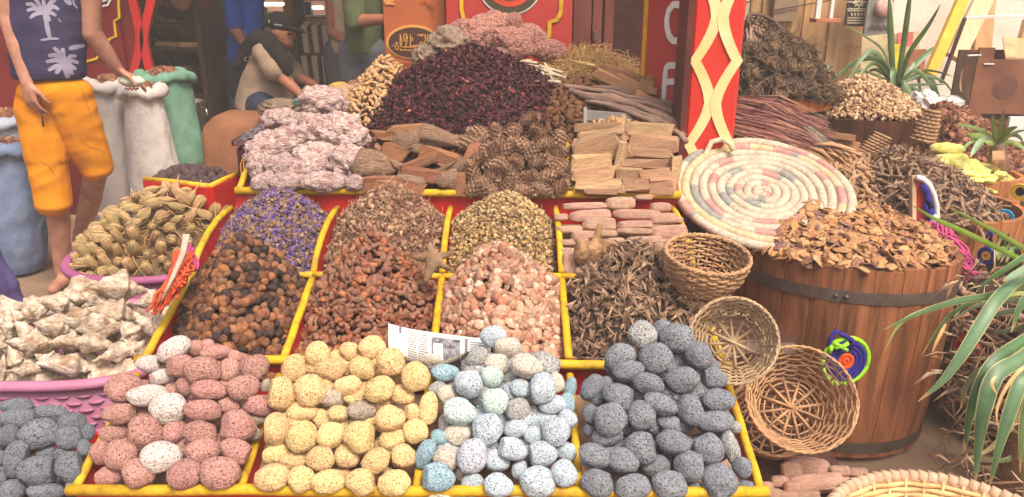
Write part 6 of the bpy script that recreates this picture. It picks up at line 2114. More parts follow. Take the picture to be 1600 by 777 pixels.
def seated_man():
 Y = 5.2
 t = thing('person', 'man in black cap and beige shirt bending forward, black jumper over his shoulders', 'person', (-1.8, Y, 0))
 u = mpp(at(420, 100, Y))
 def z(x, y, dy=0.0):
  return at(340 + x / 3.883, y / 3.883, Y + dy)
 sk = MB()
 hd = z(382, 200, 0.0)
 ellipsoid(sk, hd, (0.088, 0.076, 0.105), Matrix.Rotation(R(12), 3, 'Y'))
 ellipsoid(sk, z(410, 240), (0.055, 0.06, 0.06))
 ellipsoid(sk, z(455, 222), (0.026, 0.016, 0.018))          # nose
 ellipsoid(sk, z(440, 252), (0.022, 0.024, 0.012))          # lips
 ellipsoid(sk, z(438, 272), (0.026, 0.028, 0.02))           # chin
 ellipsoid(sk, z(432, 195), (0.018, 0.05, 0.012))           # brow
 ellipsoid(sk, z(362, 200, -0.07), (0.02, 0.012, 0.032))    # ear
 capsule(sk, z(370, 250, 0.02), 0.055, z(330, 300, 0.03), 0.065)
 capsule(sk, z(320, 330, 0.05), 0.13, z(270, 600, 0.05), 0.15)
 sh, el, wr = z(290, 320, -0.14), z(350, 430, -0.2), z(500, 575, -0.24)
 capsule(sk, sh, 0.06, el, 0.05)
 capsule(sk, el, 0.048, wr, 0.032)
 hand(sk, wr, z(545, 620, -0.26) - wr, Vector((0.2, 0.9, 0.1)), Vector((-0.4, 0, -1)), 0.17, 0.4)
 sh2, el2, wr2 = z(370, 330, 0.2), z(470, 460, 0.2), z(590, 520, 0.16)
 capsule(sk, sh2, 0.06, el2, 0.048)
 capsule(sk, el2, 0.046, wr2, 0.032)
 hand(sk, wr2, z(650, 545, 0.15) - wr2, Vector((0.2, -0.9, 0.1)), Vector((-0.3, 0, -1)), 0.17, 0.4)
 # legs reach the floor
 for dy in (-0.1, 0.15):
  kn = Vector((z(430, 640).x + 0.1, Y + dy, 0.5))
  capsule(sk, z(280, 640, dy), 0.09, kn, 0.065)
  capsule(sk, kn, 0.06, Vector((kn.x - 0.02, Y + dy, 0.06)), 0.045)
  capsule(sk, Vector((kn.x - 0.03, Y + dy, 0.045)), 0.04, Vector((kn.x + 0.14, Y + dy, 0.04)), 0.035)
 fuse(sk, 'body', M_SKIN2, 0.009, 2, t)
 eb = MB()
 ellipsoid(eb, z(432, 208, -0.058), (0.011, 0.006, 0.007), None, 1)
 eb.build('eye', M_BLACK, t)
 sb = MB()
 ellipsoid(sb, z(300, 330, 0.03), (0.14, 0.19, 0.12))
 capsule(sb, z(300, 360, 0.03), 0.165, z(270, 600, 0.03), 0.19, 18, (Vector((0, 1, 0)), 1.05))
 capsule(sb, z(330, 520, 0.0), 0.15, z(330, 640, 0.0), 0.16)
 capsule(sb, sh, 0.085, z(345, 425, -0.2), 0.078)
 capsule(sb, sh2, 0.08, z(460, 440, 0.2), 0.072)
 fuse(sb, 'shirt', mat('beige_cotton', c(166, 142, 118), c(146, 122, 100), scale=6, rough=0.9, bump=0.2, bscale=50, bdist=0.004, var=0), 0.012, 3, t, wrinkle=0.006, wfreq=9)
 tb = MB()
 capsule(tb, z(225, 640, 0.05), 0.16, z(430, 650, 0.05), 0.11)
 for dy in (-0.1, 0.15):
  capsule(tb, z(280, 650, dy), 0.12, Vector((z(430, 640).x + 0.1, Y + dy, 0.5)), 0.09)
  capsule(tb, Vector((z(430, 640).x + 0.1, Y + dy, 0.5)), 0.085, Vector((z(430, 640).x + 0.08, Y + dy, 0.1)), 0.07)
 fuse(tb, 'trousers', mat('navy_denim', c(52, 56, 76), c(40, 44, 62), scale=8, rough=0.9, var=0), 0.014, 3, t)
 jb = MB()
 path = [z(126, 640, 0.0), z(122, 520, -0.04), z(142, 400, -0.08), z(185, 295, -0.12), z(240, 240, -0.14), z(300, 245, -0.14), z(352, 295, -0.2), z(400, 365, -0.22), z(425, 430, -0.22)]
 rad = [0.04, 0.045, 0.05, 0.055, 0.062, 0.06, 0.055, 0.05, 0.035]
 for i in range(len(path) - 1):
  capsule(jb, path[i], rad[i], path[i + 1], rad[i + 1], 14)
 jo = fuse(jb, 'jumper', M_BLACK, 0.012, 3, t, wrinkle=0.008, wfreq=10)
 zz = lambda pts: [(340 + x / 3.883, y / 3.883) for x, y in pts]
 decal([zz([(180, 345), (168, 350), (164, 362), (172, 372), (184, 368)]), zz([(188, 345), (194, 340)]), zz([(190, 352), (194, 360), (190, 366)])], jo, 'emblem', M_WHITE, t, 1.4)
 cb = MB()
 ellipsoid(cb, z(378, 140), (0.102, 0.092, 0.072), Matrix.Rotation(R(10), 3, 'Y'))
 capsule(cb, z(350, 150), 0.055, z(420, 150), 0.06, 14, (Vector((0, 0, 1)), 0.7))
 ellipsoid(cb, z(462, 172), (0.085, 0.075, 0.013), Matrix.Rotation(R(22), 3, 'Y'))
 co = fuse(cb, 'cap', M_BLACK, 0.008, 2, t)
 decal([zz([(342, 148), (352, 148)]), zz([(354, 150), (366, 151)]), zz([(368, 152), (378, 153)]), zz([(380, 153), (392, 154)]), zz([(310, 120), (316, 130), (308, 138)])], co, 'cap_lettering', M_WHITE, t, 1.3)
 hb = MB()
 ellipsoid(hb, z(335, 195, 0.0), (0.05, 0.075, 0.06))
 hb.build('hair', mat('grey_hair', c(86, 70, 60), scale=40, rough=0.9, bump=0.6, var=0), t)
seated_man()
def bystander(label, Y, torso, mshirt, mlegs, arms, shirt_rad, hem, legs_to=0.0, dy=0.12, neckpx=None, headr=0.1):
 """a person seen cropped by the picture's edge: body, shirt and trousers"""
 x0, y0, x1, y1 = torso          # shoulders at y0, hem at y1
 t = thing('person', label, 'person', (at((x0 + x1) / 2, y1, Y).x, Y, 0))
 sk, sb, tb = MB(), MB(), MB()
 mid = (x0 + x1) / 2
 top, bot = at(mid, y0, Y), at(mid, y1, Y)
 u = mpp(top)
 hw = (x1 - x0) / 2 * u
 capsule(sk, top, hw * 0.5, bot, hw * 0.6)
 capsule(sk, top, 0.06, top + Vector((0, 0, 0.12)), 0.055)
 hc = top + Vector((0, -0.02, 0.24))
 ellipsoid(sk, hc, (0.078, 0.097, 0.118))
 ellipsoid(sk, hc + Vector((0, -0.095, -0.01)), (0.014, 0.022, 0.024))
 for s in (-1, 1):
  ellipsoid(sk, hc + Vector((0.08 * s, 0, 0)), (0.012, 0.022, 0.032))
 for k in range(20):
  f = k / 19
  q = top.lerp(bot, f)
  ellipsoid(sb, q, (hw * shirt_rad[0] * (1 - f) + hw * shirt_rad[1] * f, dy, 0.09))
 zh = bot.z - 0.02
 for side, A in arms.items():
  sh = at(A[0][0], A[0][1], Y + A[0][2])
  el = at(A[1][0], A[1][1], Y + A[1][2])
  wr = at(A[2][0], A[2][1], Y + A[2][2])
  capsule(sk, top.lerp(sh, 0.4), 0.07, sh, 0.06)
  capsule(sk, sh, 0.056, el, 0.046)
  capsule(sk, el, 0.045, wr, 0.03)
  d = (wr - el).normalized()
  hand(sk, wr, d, Vector((0.2, -0.9, 0.2)), Vector((0.1, 0.2, -1)), 0.17, 0.45)
  fr = A[3]
  q = sh.lerp(el, min(fr, 1.0))
  capsule(sb, top.lerp(sh, 0.5), 0.09, sh, 0.085)
  capsule(sb, sh, 0.08, q, 0.068)
  if fr > 1:
   capsule(sb, el, 0.066, el.lerp(wr, fr - 1), 0.056)
 for s in (-1, 1):
  hp = Vector((bot.x + s * hw * 0.45, Y, bot.z - 0.02))
  kn = Vector((bot.x + s * hw * 0.5, Y - 0.02, 0.48))
  an = Vector((bot.x + s * hw * 0.5, Y + 0.03, 0.08))
  capsule(sk, hp, 0.08, kn, 0.058)
  capsule(sk, kn, 0.055, an, 0.04)
  capsule(sk, an - Vector((0, -0.03, 0.035)), 0.038, an + Vector((0, -0.14, -0.045)), 0.032)
  capsule(tb, hp, max(hw * 0.6, 0.105), kn, 0.09)
  capsule(tb, kn, 0.09, an, 0.072)
 ellipsoid(tb, bot - Vector((0, 0, 0.02)), (hw * 0.96, dy * 0.95, 0.12))
 fuse(sk, 'body', M_SKIN2, 0.010, 2, t)
 fuse(tb, 'trousers', mlegs, 0.013, 3, t, wrinkle=0.005, wfreq=9)
 so = fuse(sb, 'shirt', mshirt, 0.012, 3, t, wrinkle=0.006, wfreq=9)
 for v in so.data.vertices:
  if v.co.z < zh:
   v.co.z = zh
 hb = MB()
 ellipsoid(hb, hc + Vector((0, 0.02, 0.035)), (0.088, 0.1, 0.1))
 hb.build('hair', mat('dark_hair', c(50, 36, 30), scale=40, rough=0.9, bump=0.6, var=0), t)
 return t
M_BLUESH = mat('blue_jersey', c(40, 92, 190), c(32, 78, 166), scale=6, rough=0.85, bump=0.15, var=0)
M_GREENSH = mat('green_cotton', c(92, 100, 66), c(78, 86, 56), scale=6, rough=0.9, bump=0.15, var=0)
M_JEANS = mat('grey_jeans', c(92, 92, 96), c(72, 74, 80), scale=8, rough=0.9, bump=0.2, var=0)
M_TANTOP = mat('tan_top', c(190, 166, 134), c(166, 142, 112), scale=6, rough=0.9, bump=0.15, var=0)
bystander('person in bright blue t-shirt seen from the side behind the man in the cap', 6.0, (352, -75, 414, 96), M_BLUESH, mat('navy_trousers', c(46, 50, 74), scale=8, rough=0.9, var=0),
          {'l': ((362, -62, -0.12), (366, 44, -0.14), (392, 84, -0.2), 0.92)}, (1.0, 0.9), 96)
bystander('man in dark green shirt and grey jeans standing with folded arm by the orange sign', 4.9, (536, -95, 598, 78), M_GREENSH, M_JEANS,
          {'l': ((545, -85, -0.12), (556, 34, -0.2), (602, 30, -0.3), 1.05)}, (1.02, 0.92), 78)
bystander('person in tan sleeveless top half hidden behind the man in the green shirt', 5.6, (516, -40, 556, 78), M_TANTOP, M_JEANS,
          {'l': ((520, -30, -0.05), (520, 50, -0.08), (546, 70, -0.16), 0.25)}, (1.05, 0.95), 78)
# ================================================================ left side: sacks, baskets, shells
def sack(name, label, top, bot, y0, wt, wb, m, rim=True, fold=0.03, content=None, group=None, zb=0.02, depth=0.8):
 """a woven sack standing on the ground, open at the top with a rolled edge"""
 pt = at(top[0], top[1], y0)
 t = thing(name, label, 'sack', (pt.x, y0, 0), group)
 ub = mpp(at(bot[0], bot[1], y0))
 pb = at(bot[0], bot[1], y0)
 pb.z = max(pb.z, zb) if zb is None else zb
 mb = MB()
 n, seg = 34, 56
 vs, fs = [], []
 sd = random.uniform(0, 50)
 wt_, wb_ = wt * mpp(pt) / 2, wb * ub / 2
 for i in range(n + 1):
  f = i / n
  q = pb.lerp(pt, f)
  r_ = wb_ + (wt_ - wb_) * f + 0.1 * wb_ * math.sin(PI * min(1, f * 1.1))
  if f < 0.08:
   r_ *= 0.85 + f * 1.9
  for k in range(seg):
   a = 2 * PI * k / seg
   w = 1 + 0.07 * noise.noise(Vector((math.cos(a) * 1.6 + sd, math.sin(a) * 1.6, f * 5))) + 0.045 * (0.4 - abs(noise.noise(Vector((math.cos(a) * 2.6 + sd + f * 3, math.sin(a) * 2.6 - f * 2, f * 7))))) * 2
   vs.append(q + Vector((math.cos(a) * r_ * w, math.sin(a) * r_ * w * depth, 0)))
 for i in range(n):
  for k in range(seg):
   k2 = (k + 1) % seg
   fs.append((i * seg + k, i * seg + k2, (i + 1) * seg + k2, (i + 1) * seg + k))
 mb.add(vs, fs)
 mb.build('cloth', m, t)
 mb = MB()
 ring = [pt + Vector((math.cos(a) * wt_ * 1.02, math.sin(a) * wt_ * depth * 1.02, 0.012 * math.sin(a * 3 + sd))) for a in [2 * PI * k / 28 for k in range(28)]]
 mb.tube(ring, [fold * (1 + 0.25 * math.sin(k * 1.9 + sd)) for k in range(28)], 8, closed=True, flat=1.25)
 mb.build('rolled_edge', m, t)
 if content:
  md = Round(pt.x, pt.y, min(wt_, wt_ * depth) * 0.97, pt.z - 0.005, 0.055, e=0.4)
  pile_stuff(content[0], None, md, content[2], CRUMB, content[3], content[1], M_TINT, tilt=1.0, drop=0.01, core_tint=(0.1, 0.05, 0.03))
 return t
def sackmat(name, a, b):
 return mat(name, c(*a), c(*b), scale=9, rough=0.9, bump=0.7, bscale=90, bdist=0.006, var=0.03, lo=0.35, hi=0.62, spec=0.1)
M_SW = sackmat('sack_white', (202, 192, 184), (176, 164, 158))
M_SG = sackmat('sack_green', (122, 160, 138), (98, 136, 114))
M_SB = sackmat('sack_blue', (116, 130, 156), (94, 108, 136))
M_SPB = sackmat('sack_pale_blue', (170, 176, 186), (146, 150, 164))
M_SBG = sackmat('sack_beige', (160, 124, 94), (136, 102, 76))
NUTC = [(150, 100, 74), (120, 78, 58), (172, 124, 92)]
sack('sack', 'white woven sack nearest to the man in orange shorts', (170, 132), (190, 330), 4.42, 66, 86, M_SW, content=('sack_goods', NUTC, 260, 0.013), group='sacks in front of the shop')
sack('sack', 'white woven sack in the middle, with a faint purple stroke', (222, 142), (248, 335), 4.28, 58, 78, M_SW, content=('sack_goods', NUTC, 200, 0.013), group='sacks in front of the shop')
sack('sack', 'green woven sack with a pale rolled edge', (258, 120), (290, 330), 4.55, 74, 84, M_SG, content=('sack_goods', NUTC, 300, 0.013), group='sacks in front of the shop')
mb = MB()
mb.ribbon([at(207, 170, 4.1), at(214, 168, 4.1), at(219, 178, 4.1), at(221, 186, 4.1)], 0.006, normal=NY)
sack('sack', 'blue woven sack with a pale stripe at the edge of the street', (14, 232), (24, 418), 3.95, 78, 88, M_SB, content=('sack_goods', NUTC, 200, 0.014), group='sacks in front of the shop', fold=0.035)
t = sack('sack', 'pale blue sack with black Arabic writing behind the blue sack', (8, 186), (14, 420), 4.4, 86, 92, M_SPB, content=('sack_goods', NUTC, 320, 0.016), group='sacks in front of the shop')
cloth = [o for o in t.children if o.name.startswith('cloth')][0]
zl = lambda pts: [(x / 5.55, 120 + y / 5.55) for x, y in pts]
decal([zl(q) for q in ([(105, 430), (112, 400), (135, 410), (128, 440), (110, 452)], [(140, 455), (170, 440), (165, 410), (190, 420), (205, 440), (185, 460), (150, 462)], [(190, 385), (225, 415), (240, 460), (230, 515)], [(20, 420), (36, 440), (24, 445)], [(165, 395), (172, 400)])], cloth, 'lettering', M_BLACK, t, 1.6)
decal([zl([(0, 470), (60, 490), (120, 515)]), zl([(120, 515), (122, 495)])], cloth, 'white_line', M_WHITE, t, 1.6)
# brown padded seat, pot, inlaid box
t = thing('covered_box', 'brown cloth covered box behind the coral rocks', 'box', at(350, 230, 4.3))
mb = MB()
A, B = at(312, 205, 4.3), at(425, 185, 4.3)
V, Fc = ICO[4]
ctr = Vector(((A.x + B.x) / 2 + 0.02, 4.5, 0.39))
hs = Vector(((B.x - A.x) / 2 + 0.03, 0.24, 0.40))
mb.add([ctr + Vector((math.copysign(abs(q[0]) ** 0.3, q[0]) * hs.x, math.copysign(abs(q[1]) ** 0.3, q[1]) * hs.y, math.copysign(abs(q[2]) ** 0.3, q[2]) * hs.z + 0.02 * noise.noise(Vector(q) * 2))) for q in V], [tuple(f) for f in Fc])
mb.build('cover', mat('brown_canvas', c(150, 100, 68), c(122, 80, 54), scale=6, rough=0.9, bump=0.3, bscale=90, bdist=0.004, var=0), t)
mb = MB()
ellipsoid(mb, (ctr.x, 4.5, 0.03), (hs.x * 0.95, hs.y * 0.95, 0.03))
mb.build('base', M_DARKWOOD, t)
p = at(306, 178, 5.0)
t = thing('metal_pot', 'shiny steel pot standing beside the green sack', 'pot', p)
u = mpp(p)
rp = 17 * u
mb = MB()
mb.lathe([(rp * 0.95, p.z - 0.6), (rp, p.z - 0.5), (rp, p.z + 0.07), (rp * 1.06, p.z + 0.085), (rp * 1.02, p.z + 0.09), (rp * 0.94, p.z + 0.08), (rp * 0.94, p.z - 0.3)], 40, (p.x, p.y, 0))
M_STEEL = mat('steel', c(176, 168, 158), c(150, 142, 132), scale=6, rough=0.25, bump=0.05, var=0, metal=0.9)
mb.build('body', M_STEEL, t)
mb = MB()
mb.tube([(p.x + rp * 1.02, p.y - 0.02, p.z + 0.04), (p.x + rp * 1.3, p.y - 0.05, p.z + 0.03), (p.x + rp * 1.3, p.y - 0.05, p.z - 0.03), (p.x + rp * 1.02, p.y - 0.02, p.z - 0.04)], 0.008, 8)
mb.build('handle', M_STEEL, t)
t = thing('inlaid_box', 'dark purple inlaid box with grey pebbles beside the coral rocks', 'box', at(392, 250, 3.0))
Y = 3.02
xa, xb = at(367, 230, Y).x, at(420, 230, Y).x
zt = at(380, 219, Y).z
mb = MB()
mb.box(((xa + xb) / 2, Y + 0.1, zt / 2 - 0.02), (xb - xa, 0.2, zt - 0.02))
mb.build('body', mat('plum_wood', c(74, 38, 42), c(56, 28, 32), scale=5, rough=0.4, bump=0.1, var=0), t, False)
mb = MB()
for k in range(14):
 x = xa + (xb - xa) * (k + 0.5) / 14
 mb.box((x, Y - 0.004, zt - 0.012), ((xb - xa) / 14 * 0.7, 0.012, 0.016))
mb.build('inlay', mat('inlay_rose', c(150, 96, 98), scale=20, rough=0.5, var=0), t, False, kind='stuff')
mb = MB()
mb.box(((xa + xb) / 2, Y + 0.1, zt - 0.012), (xb - xa + 0.02, 0.215, 0.022))
mb.build('rim', MATS['plum_wood'], t, False)
mb = MB()
cx = (xa + xb) / 2 - 0.02
for w in (0.0, 0.012):
 pts = [(xa + 0.015 + w, Y - 0.005, zt - 0.22), (xa + 0.015 + w, Y - 0.005, zt - 0.1), (xa + 0.035, Y - 0.005, zt - 0.06 - w), (cx, Y - 0.005, zt - 0.045 - w)]
 mb.ribbon(pts, 0.004, normal=NY, thick=0.002)
mb.build('gold_line', M_SGOLD, t, False)
md = Mound(xa + 0.01, xb, Y, Y + 0.2, zt - 0.005, 0, 0.03, p=2, e=0.4)
pile_stuff('grey_pebbles', 'small grey pebbles filling the inlaid box', md, 160, CRUMB, 0.012, [(96, 88, 92), (120, 108, 108)], M_TINT, drop=0.008, core_tint=(0.05, 0.04, 0.045))
# clear bag of goods by the kneeling man
p = at(437, 164, 4.25)
u = mpp(p)
W = []
V, Fc = ICO[4]
for q in V:
 qq = Vector(q)
 k = 1 + 0.3 * (1 - 2 * abs(noise.noise(qq * 2.4))) - 0.15 + 0.1 * noise.noise(qq * 7)
 W.append(tuple(p + Vector((q[0] * 33 * u * k, q[1] * 0.1 * k, q[2] * 14 * u * k - 0.02))))
b = thing('plastic_bag', 'crumpled clear plastic bag beside the man in the cap', 'plastic bag', p)
part('film', np_mesh('film', np.array(W), Fc, MATS['clear_plastic']), b)
part('contents', np_mesh('contents', np.array([tuple(p + (Vector(w) - p) * 0.7) for w in W]), Fc, MATS['bag_contents']), b)
for (px, py, w, h, y, lab, col) in ((578, 128, 26, 14, 4.1, 'yellow sponge block behind the ginger roots', (206, 160, 70)), (530, 138, 34, 18, 4.2, 'yellow sponge lump at the man\'s hands', (214, 172, 84)), (553, 133, 22, 14, 4.25, 'pinkish loofah lump behind the ginger roots', (176, 120, 96)), (470, 160, 26, 14, 3.95, 'teal cloth bundle behind the top coral rock', (120, 160, 150)), (492, 142, 22, 10, 4.3, 'green paper under the man\'s hands', (140, 160, 120))):
 p = at(px, py, y)
 u = mpp(p)
 me = lump('bundle', int(px), mat('bundle_%d' % px, c(*col), scale=5, rough=0.9, bump=0.6, var=0), sub=3, amp=0.3, amp2=0.1)
 solo('bundle', me, lab, 'bundle', None, orient(p, 0, (w * u / 2, w * u / 2.4, h * u / 2)))
mb = MB()
mb.box((at(545, 150, 4.4).x, 4.35, at(520, 165, 4.35).z / 2), (0.6, 0.6, at(520, 165, 4.35).z))
solo('back_table', mb.mesh('back_table', M_DARKWOOD, False), 'dark low table behind the coral rocks where the man reaches', 'table')
# red side box with dark goods
t = thing('red_box', 'red box with yellow edges full of dark dried pieces behind the seed bundles', 'box', (-1.2, 2.95, 0))
C_ = at(328, 293, 2.90)
L_ = at(232, 314, 3.02)
R_ = at(373, 271, 3.12)
zt = C_.z
for q in (L_, R_):
 q.z = zt
d1, d2 = (L_ - C_), (R_ - C_)
back = C_ + d1 + d2
mb = MB()
def wall(a, b, z0=0.35, thick=0.014):
 n = Vector((b - a).normalized()).cross(Vector((0, 0, 1)))
 mbd = MB()
 mbd.poly([Vector((a.x, a.y, z0)), Vector((b.x, b.y, z0)), Vector((b.x, b.y, zt)), Vector((a.x, a.y, zt))], -n, thick)
 return mbd
wall(L_, C_).build('side_board', M_RED, t, False)
wall(C_, R_).build('side_board', M_RED, t, False)
for a, b in ((L_, C_), (C_, R_)):
 mb = MB()
 mb.tube([a + Vector((0, 0, 0.004)), (a + b) / 2 + Vector((0, 0, 0.006)), b + Vector((0, 0, 0.004))], 0.011, 8)
 mb.build('edge', M_YEL, t)
mb = MB()
mb.poly([L_ - Vector((0, 0, 0.03)), C_ - Vector((0, 0, 0.03)), R_ - Vector((0, 0, 0.03)), back - Vector((0, 0, 0.03))], (0, 0, 1), 0.02)
mb.build('floor_board', M_RED, t, False)
mb = MB()
mb.box(((L_.x + R_.x) / 2 + 0.02, (L_.y + back.y) / 2 + 0.05, 0.17), (0.3, 0.3, 0.34))
mb.build('base', M_DARKWOOD, t, False)
class Quad(Mound):
 def inside(s, x, y):
  M_ = np.array([[d1.x, d2.x], [d1.y, d2.y]])
  uv = np.linalg.solve(M_, np.stack([x - C_.x, y - C_.y]))
  return (uv[0] > 0.03) & (uv[0] < 1) & (uv[1] > 0.03) & (uv[1] < 1)
md = Quad(min(L_.x, back.x), R_.x, C_.y, back.y, zt - 0.035, 0.1, 0.02, p=2, e=0.4)
DK = [lump('dark_lime', i + 300, mat('dark_lime_skin', c(96, 74, 72), c(58, 44, 46), scale=3, rough=0.7, bump=0.4, bscale=8, bdist=0.05, var=0.2), sub=2, amp=0.2) for i in range(4)]
pile_things('dried_piece', 'dark wrinkled dried piece in the red box behind the seed bundles', 'dried piece', 'dark dried pieces in the red box', md, DK, 0.03, 0.019, tilt=1, cap=120)
# pink basket of seed bundles
def rim_basket(name, label, cx, cy, rx, ry, zr, h, m, pw=2.0, taper=0.8, weave=False):
 """an oval plastic basket with a rounded lip"""
 t = thing(name, label, 'basket', (cx, cy, zr - h))
 seg = 64
 def pt(a, k, z):
  ca, sa = math.cos(a), math.sin(a)
  q = (abs(ca) ** pw + abs(sa) ** pw) ** (-1 / pw)
  return Vector((cx + rx * k * q * ca, cy + ry * k * q * sa, z))
 mb = MB()
 prof = [(taper * 0.98, zr - h), (taper, zr - h + 0.01), (taper + (1 - taper) * 0.5, zr - h * 0.5), (0.99, zr - 0.02), (0.96, zr - 0.02), (taper + (1 - taper) * 0.5 - 0.03, zr - h * 0.5), (taper - 0.03, zr - h + 0.02)]
 vs, fs = [], []
 for k, z in prof:
  vs += [pt(2 * PI * i / seg, k, z) for i in range(seg)]
 for j in range(len(prof) - 1):
  for i in range(seg):
   i2 = (i + 1) % seg
   fs.append((j * seg + i, j * seg + i2, (j + 1) * seg + i2, (j + 1) * seg + i))
 mb.add(vs, fs)
 mb.build('wall', m, t)
 mb = MB()
 mb.tube([pt(2 * PI * i / seg, 1.0, zr - 0.004) for i in range(seg)], 0.019, 8, closed=True, flat=0.8, up=(0, 0, 1))
 mb.build('lip', m, t)
 if weave:
  # raised woven bars all round
  mb = MB()
  nr, nb = 13, 44
  for j in range(nr):
   f = (j + 0.5) / nr
   z = zr - 0.03 - (h - 0.05) * f
   k = 0.99 + (taper - 0.99) * (zr - z) / h
   for b in range(nb):
    a0 = 2 * PI * (b + 0.5 * (j % 2)) / nb
    a1 = a0 + 2 * PI / nb * 0.8
    if not (PI * 0.95 < (a0 % (2 * PI)) < 2 * PI * 1.02):
     continue
    pts = [pt(a0 + (a1 - a0) * q / 4, k + 0.012 * math.sin(PI * q / 4), z) for q in range(5)]
    mb.tube(pts, [0.002, 0.0055, 0.006, 0.0055, 0.002], 6, flat=0.8)
  mb.build('woven_bars', m, t, kind='stuff')
 return t
M_PINK = mat('pink_plastic', c(184, 122, 148), c(166, 104, 132), scale=3, rough=0.45, bump=0.08, var=0.02)
M_PURP = mat('mauve_plastic', c(164, 92, 130), c(148, 78, 116), scale=3, rough=0.45, bump=0.08, var=0.02)
SBX, SBY = -1.34, 2.78
rim_basket('oval_basket', 'mauve plastic basket holding the dried seed bundles', SBX, SBY, 0.315, 0.31, 0.535, 0.42, M_PURP, 2.3, 0.8)
mb = MB()
mb.box((SBX, SBY, 0.055), (0.44, 0.44, 0.11))
solo('crate', mb.mesh('crate', M_DARKWOOD, False), 'low dark crate under the mauve basket of seed bundles', 'crate')
M_SEED = mat('seed_bundle_straw', c(222, 190, 138), c(164, 130, 86), scale=2.0, stretch=(6, 6, 0.6), rough=0.75, bump=0.4, bscale=5, bdist=0.05, var=0.14, hue=0.01)
def seedhead(seed):
 """a closed umbel: ribs springing from a stalk, bulging and closing again"""
 rs = random.Random(seed)
 mbd = MB()
 nrib = 22
 full = rs.uniform(0.55, 0.8)
 for k in range(nrib):
  a = 2 * PI * k / nrib + rs.uniform(-0.1, 0.1)
  m_ = full * rs.uniform(0.85, 1.1)
  cl = rs.uniform(0.15, 0.6)
  pts = []
  for q in range(7):
   f = q / 6
   r_ = 0.10 + (m_ - 0.1) * math.sin(PI * min(1, f * 1.15) * 0.75) if f < 0.7 else m_ * (1 - (f - 0.7) / 0.3 * cl)
   tw = a + 0.25 * f
   pts.append((r_ * math.cos(tw), r_ * math.sin(tw), -0.8 + 1.7 * f))
  mbd.tube(pts, [0.05, 0.06, 0.075, 0.08, 0.075, 0.07, 0.05], 4)
 ellips = MB()
 ellipsoid(mbd, (0, 0, 0.1), (full * 0.85, full * 0.85, 0.75), None, 2)
 mbd.tube([(0, 0, -0.7), (0.03, 0, -1.0), (0.05, 0.03, -1.5 - 0.5 * (seed % 2))], [0.16, 0.11, 0.08], 6)
 return mbd.mesh('seed_bundle', M_SEED)
SEEDS = [seedhead(i) for i in range(4)]
mdSd = Round(SBX - 0.015, SBY + 0.02, 0.295, 0.52, 0.235, xp=SBX + 0.01, yp=SBY + 0.1, p=1.7, e=0.5)
Ks = mdSd.poisson(0.042, 9000, 300)
its = []
for q in Ks:
 v = Vector(q) - CAM
 its.append((800 + v.x / v.dot(FWD) * FOC, 388.5 - v.dot(UPV) / v.dot(FWD) * FOC, q))
its = [i for i in its if i[2][1] < SBY + 0.2]
rcs = rows(its, 19)
for i, (px, py, q) in enumerate(its):
 nrm = Vector(mdSd.normal(np.array([q[0]]), np.array([q[1]]))[0])
 upper = q[2] > 0.66
 d = Vector((random.gauss(0, 1), random.gauss(-0.2, 0.6), random.gauss(0, 0.7))) if upper else (nrm * 0.9 + Vector((random.gauss(0, 0.25), 0, -0.5 if random.random() < 0.3 else 0.5)))
 s = random.uniform(0.030, 0.037)
 mw = Matrix.Translation(Vector(q) + nrm * 0.012) @ d.normalized().to_track_quat('Z', 'X').to_matrix().to_4x4() @ Matrix.Rotation(random.uniform(0, 6), 4, 'Z') @ Matrix.Diagonal((s * 0.72, s * 0.72, s * 1.2, 1))
 solo('seed_bundle', random.choice(SEEDS), f"dried straw coloured seed umbel, {place_words(rcs[i], 'seed heap')}", 'seed bundle', 'seed bundles in the mauve basket', mw)
V_, F_ = tri([v.co[:] for v in SEEDS[0].vertices], [tuple(f.vertices) for f in SEEDS[0].polygons])
mdSd2 = Round(SBX + 0.01, SBY + 0.02, 0.3, 0.52, 0.2, xp=SBX + 0.03, yp=SBY + 0.1, p=1.7, e=0.5)
pile_stuff('seed_stalks', None, mdSd2, 160, [blade(4, 0.4, 0.05, i + 90) for i in range(4)], 0.05, [(190, 150, 92), (160, 120, 70)], M_TINT, tilt=0.3, drop=0.02, lift=0.0, core_tint=(0.16, 0.1, 0.05))
